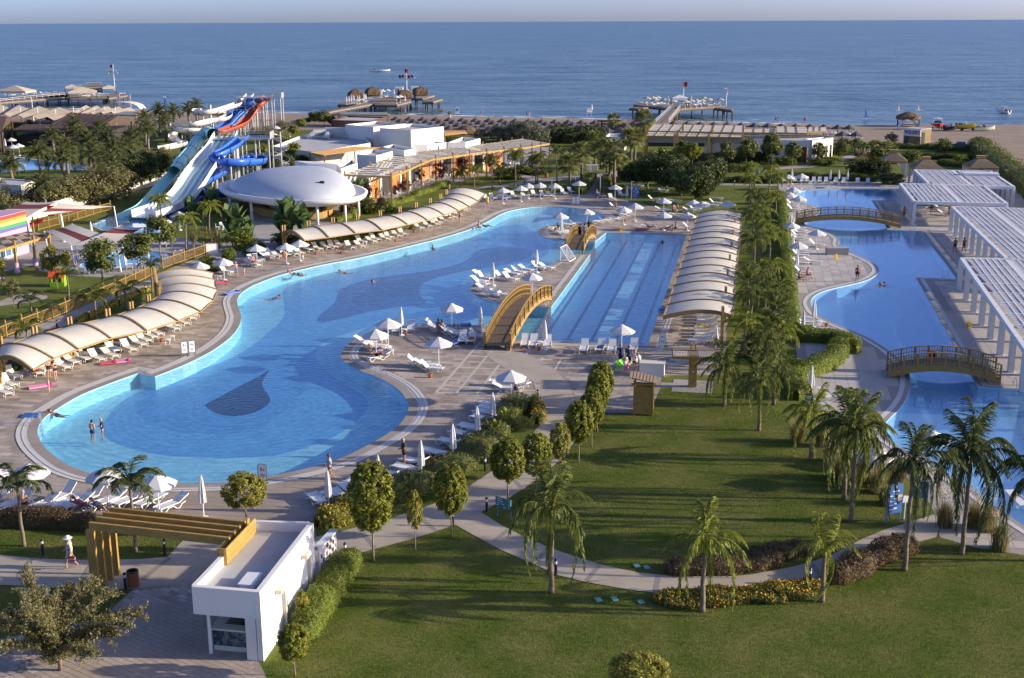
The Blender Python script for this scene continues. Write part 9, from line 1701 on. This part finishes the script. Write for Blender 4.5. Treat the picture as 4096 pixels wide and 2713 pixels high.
person(0,1,2035,666,'walk','shirtless man in blue patterned shorts walking with a child',-60,1,2,sh_('blue'));person(0,1,2102,666,'walk','little girl in a red swimsuit walking beside a man',-70,1,1,(('shirt','floral'),('brief','red')),sc=.62)
person(1,1,455,556,'walk','boy in a white shirt and red cap at the far west pool edge',10,1,0,(('shirt','white'),('shorts','teal'),('hair','red')),sc=.72)
person(1,1,1806,196,'hold','woman in a dark bikini standing at the end of the far shade',200,1,1,bk('black'));person(1,1,1740,166,'stand','child in navy standing under the far shade',200,1,1,(('shirt','navy'),),sc=.66);person(1,0,2045,1352,'walk','woman in a yellow skirt at the far end of the pool',-60,1,1,(('dress','yellow'),));person(2,0,832,1300,'stand','man in a grey shirt standing at the foot of the boardwalk',90,0,2,(('shirt','grey'),('shorts','black')))
person(2,1,688,334,'stand','woman in a long black dress on the far arched bridge',-80,2,0,(('dress','black'),),z=.9);person(2,1,728,326,'stand','person in a pale blue top and white trousers on the far arched bridge',90,1,0,(('shirt','grey'),('dress','grey')),z=.9);person(2,1,766,290,'stand','person in black behind the two others on the far arched bridge',-90,2,0,(('shirt','black'),('shorts','black')),z=.9)
person(2,1,1040,1425,'stand','woman in a black top and blue wrap, leftmost of three with air mats',-90,1,3,(('bra','black'),('dress','navy')));person(2,1,1108,1440,'stand','woman in a dark patterned tunic, middle of three with air mats',-90,1,0,(('shirt','navy'),('dress','navy')));person(2,1,1160,1470,'walk','woman in a white dress with black spots carrying a white bag',-95,1,3,(('dress',m_spot),));person(2,1,1076,1492,'walk','small child in a white shirt carrying a pink swimming ring',-95,1,1,(('shirt','white'),),sc=.68)
lilo(2,1,1030,1465,'lime green air mat carried by the woman in the blue wrap',1.0,GRN,.45,.9,L_=1.3);lilo(2,1,1100,1440,'lime green air mat carried by the woman in the tunic',1.2,GRN,.55,1.2,L_=1.1)
g=TG(2,1,1082,1480);k=MB();k.lathe([(.22,-.07),(.34,0),(.22,.07),(.14,0),(.22,-.07)],16);o_=ob('swim_ring',k,mat('ring_pink',(.72,.08,.45),.4));o_.location=(g[0]+.1,g[1]-.2,.65);o_.rotation_euler=(math.pi/2,0,1.2);o_.scale=(1,1.6,1);tagit(o_,'pink swimming ring carried by the small child','swim ring')
g=TG(2,1,1180,1440);k=MB();k.lathe([(.02,0),(.17,.1),(.20,.3),(.10,.5),(.03,.55)],10);o_=ob('beach_bag',k,CL['white']);o_.location=(g[0]+.1,g[1]-.2,.55);tagit(o_,'white bag carried by the woman in the spotted dress','bag')
person(3,1,925,706,'stand','tanned man in black trunks standing alone at the quiet pool edge',-85,2,2,sh_('black'),sc=1.06);person(3,1,1768,456,'walk','bare backed man walking beside the white columns, left of two',95,2,2,sh_('black'),sc=1.04);person(3,1,1846,456,'walk','bare backed man in blue briefs beside the white columns, right of two',95,2,0,(('brief','navy'),),sc=1.04);person(3,1,1330,166,'walk','man in an orange shirt at the end of the long flat bridge',95,0,0,(('shirt','orange'),('shorts','navy')));person(3,0,1565,1415,'stand','man in dark shorts standing on the wooden floor under the pergola',90,0,0,(('shirt','olive'),('shorts','black')),z=.03)
person(0,1,35,748,'stand','woman in a white bikini at the left edge of the children lawn',100,0,3,(('brief','white'),('bra','black')))
for i,(c,x,y,col,hd)in enumerate(((2,230,577,'red',20),(2,252,577,'white',200),(1,1325,552,'red',10),(1,1338,554,'grey',10),(1,1640,556,'black',90),(1,1656,556,'navy',90),(1,1990,568,'red',190),(3,220,630,'black',30),(3,238,630,'white',30),(3,468,639,'pink',200),(3,482,639,'grey',200),(2,1522,611,'orange',90))):
    person(c,0,x,y,'walk' if i%2 else 'stand','%s beach walker at the shoreline from the west in %s'%(ORD[i],col),hd,i%3,i%4,(('shorts',col),)+((('shirt',col),)if i%3==0 else()),z=.0)
for(c,r,x,y,lab,hd,sk,hr,we,z)in((0,1,2180,540,'woman sitting on a lounger beside the third parasol',-20,1,0,bk('red'),.38),(1,1,290,492,'woman sitting under the parasol at the far shade',-80,0,0,bk('orange'),.38),(1,1,1968,242,'man sitting on the pool edge with his legs in the water',-60,0,0,sh_('black'),.0),(2,1,498,258,'person in black sitting at the tip of the small deck',180,2,0,(('shirt','black'),('shorts','black')),.38),(2,0,995,1352,'shirtless man sitting among loungers at the far round end',200,0,0,sh_('navy'),.38),(2,0,1488,1385,'woman sitting on the lawn loungers, left of a pair',0,0,1,bk('black'),.38),(2,0,1528,1370,'man sitting on the lawn loungers, right of a pair',200,0,0,sh_('black'),.38),(2,1,1515,250,'shirtless man sitting at the far edge of the swimming lanes',180,0,1,sh_('navy'),.38),(1,1,1622,1112,'person sitting upright with dark braids on the round deck',80,2,0,(('brief','blue'),),.40),(1,1,1660,1118,'person in blue shorts reclining beside the one with braids',170,0,0,sh_('blue'),.36),(1,2,2290,345,'person with a bare brown back under the parasol by the planting bed',90,2,0,sh_('navy'),.38),(3,1,495,655,'girl in a pink shirt sitting sideways on a lounger',-20,0,0,(('shirt','pink'),),.38),(3,1,425,680,'woman lying back beside the girl in pink',-10,0,0,bk('black'),.38),(0,1,665,530,'man in a blue shirt sitting at the children pool',-70,1,2,(('shirt','blue'),('shorts','red')),.4),(0,2,205,1345,'man with a bare red back sitting behind the small palm',90,1,2,sh_('black'),.38),(3,0,325,1185,'woman in magenta sitting at the far hedge corner',-20,0,0,(('shirt','pink'),),.38),(3,0,1720,1425,'shirtless man sitting under the white pergola',180,0,0,sh_('navy'),.38)):
    person(c,r,x,y,'sit',lab,hd,sk,hr,we,z)
for(c,r,x,y,lab,hd,sk,hr,we,z)in((1,1,1080,1295,'sunbather in blue trunks lying on the round deck, farther of two',-8,0,3,sh_('blue'),.36),(1,1,1085,1345,'sunbather in dark trunks lying on the round deck, nearer of two',-8,2,0,sh_('black'),.36),(1,1,775,462,'sunbather lying on a mat on the deck at the far west edge',10,0,1,bk('navy'),.02),(2,1,1285,240,'sunbather with raised knees left of a pair at the lanes',0,1,0,bk('blue'),.36),(2,1,1450,250,'sunbather with raised knees right of a pair at the lanes',180,1,1,bk('pink'),.36),(0,2,690,1350,'sunbather with raised knees behind the dry hedge',-30,2,0,bk('pink'),.36),(0,2,850,1370,'sunbather in blue lying behind the timber pergola',-30,1,3,bk('blue'),.36),(1,1,2025,232,'person lying on a dark air mat in the water at the far edge',0,2,0,bk('navy'),-.06),(3,0,340,1305,'sunbather beside the hedge near the far bridge',0,0,0,bk('red'),.36)):
    person(c,r,x,y,'lie',lab,hd,sk,hr,we,z)
person(0,2,793,700,'hold','boy with arm bands standing chest deep in the pool, left of two',70,1,0,sh_('navy'),z=-.85,sc=.95);person(0,2,880,680,'hold','blond child in navy standing chest deep in the pool, right of two',190,1,3,(('shirt','navy'),),z=-.80,sc=.9);person(0,2,470,540,'swim','swimmer in dark trunks holding the pool edge near the blue tray',165,0,0,sh_('black'),z=-.06)
for i,(c,r,x,y,hd,lab)in enumerate(((1,1,215,838,20,'swimmer in the wide middle of the pool near the west curve'),(1,1,365,622,200,'swimmer at the steel ladder of the far west edge'),(1,1,432,640,250,'swimmer beside the one at the ladder'),(1,1,803,618,180,'swimmer alone off the far west edge'),(1,1,1058,695,270,'swimmer over the dark fish shape'),(1,1,1576,412,100,'swimmer near the far end of the pool'),(3,1,1126,728,10,'dark haired swimmer in the quiet pool, left of two'),(3,1,1160,732,170,'dark haired swimmer in the quiet pool, right of two'),(2,1,1400,360,260,'swimmer splashing in the fourth swimming lane'))):
    person(c,r,x,y,'swim',lab,hd,i%3,(0,0,0,0,1,1,0,0,0)[i],sh_('navy'),z=-.05)
# bags and towels left on the loungers
for i,(x_,y_,an)in enumerate(LPOS[4:150:7]):
    cc_=['red','blue','white','orange','teal','navy','yellow'][i%7];k=MB();k.grid([[(u*1.1-.15,w*.25+.03*math.sin(u*9+i),.38+.015*math.sin(u*14+w*3))for w in(-1,-.3,.4,1)]for u in np.linspace(0,1,8)]);o_=ob('beach_towel',k,CL[cc_],smooth=True);o_.location=(x_,y_,.016);o_.rotation_euler=(0,0,an);tagit(o_,'%s beach towel spread on a sun lounger, %s of its kind from the west rows'%(cc_,ORD[i]),'towel','towels on the loungers')
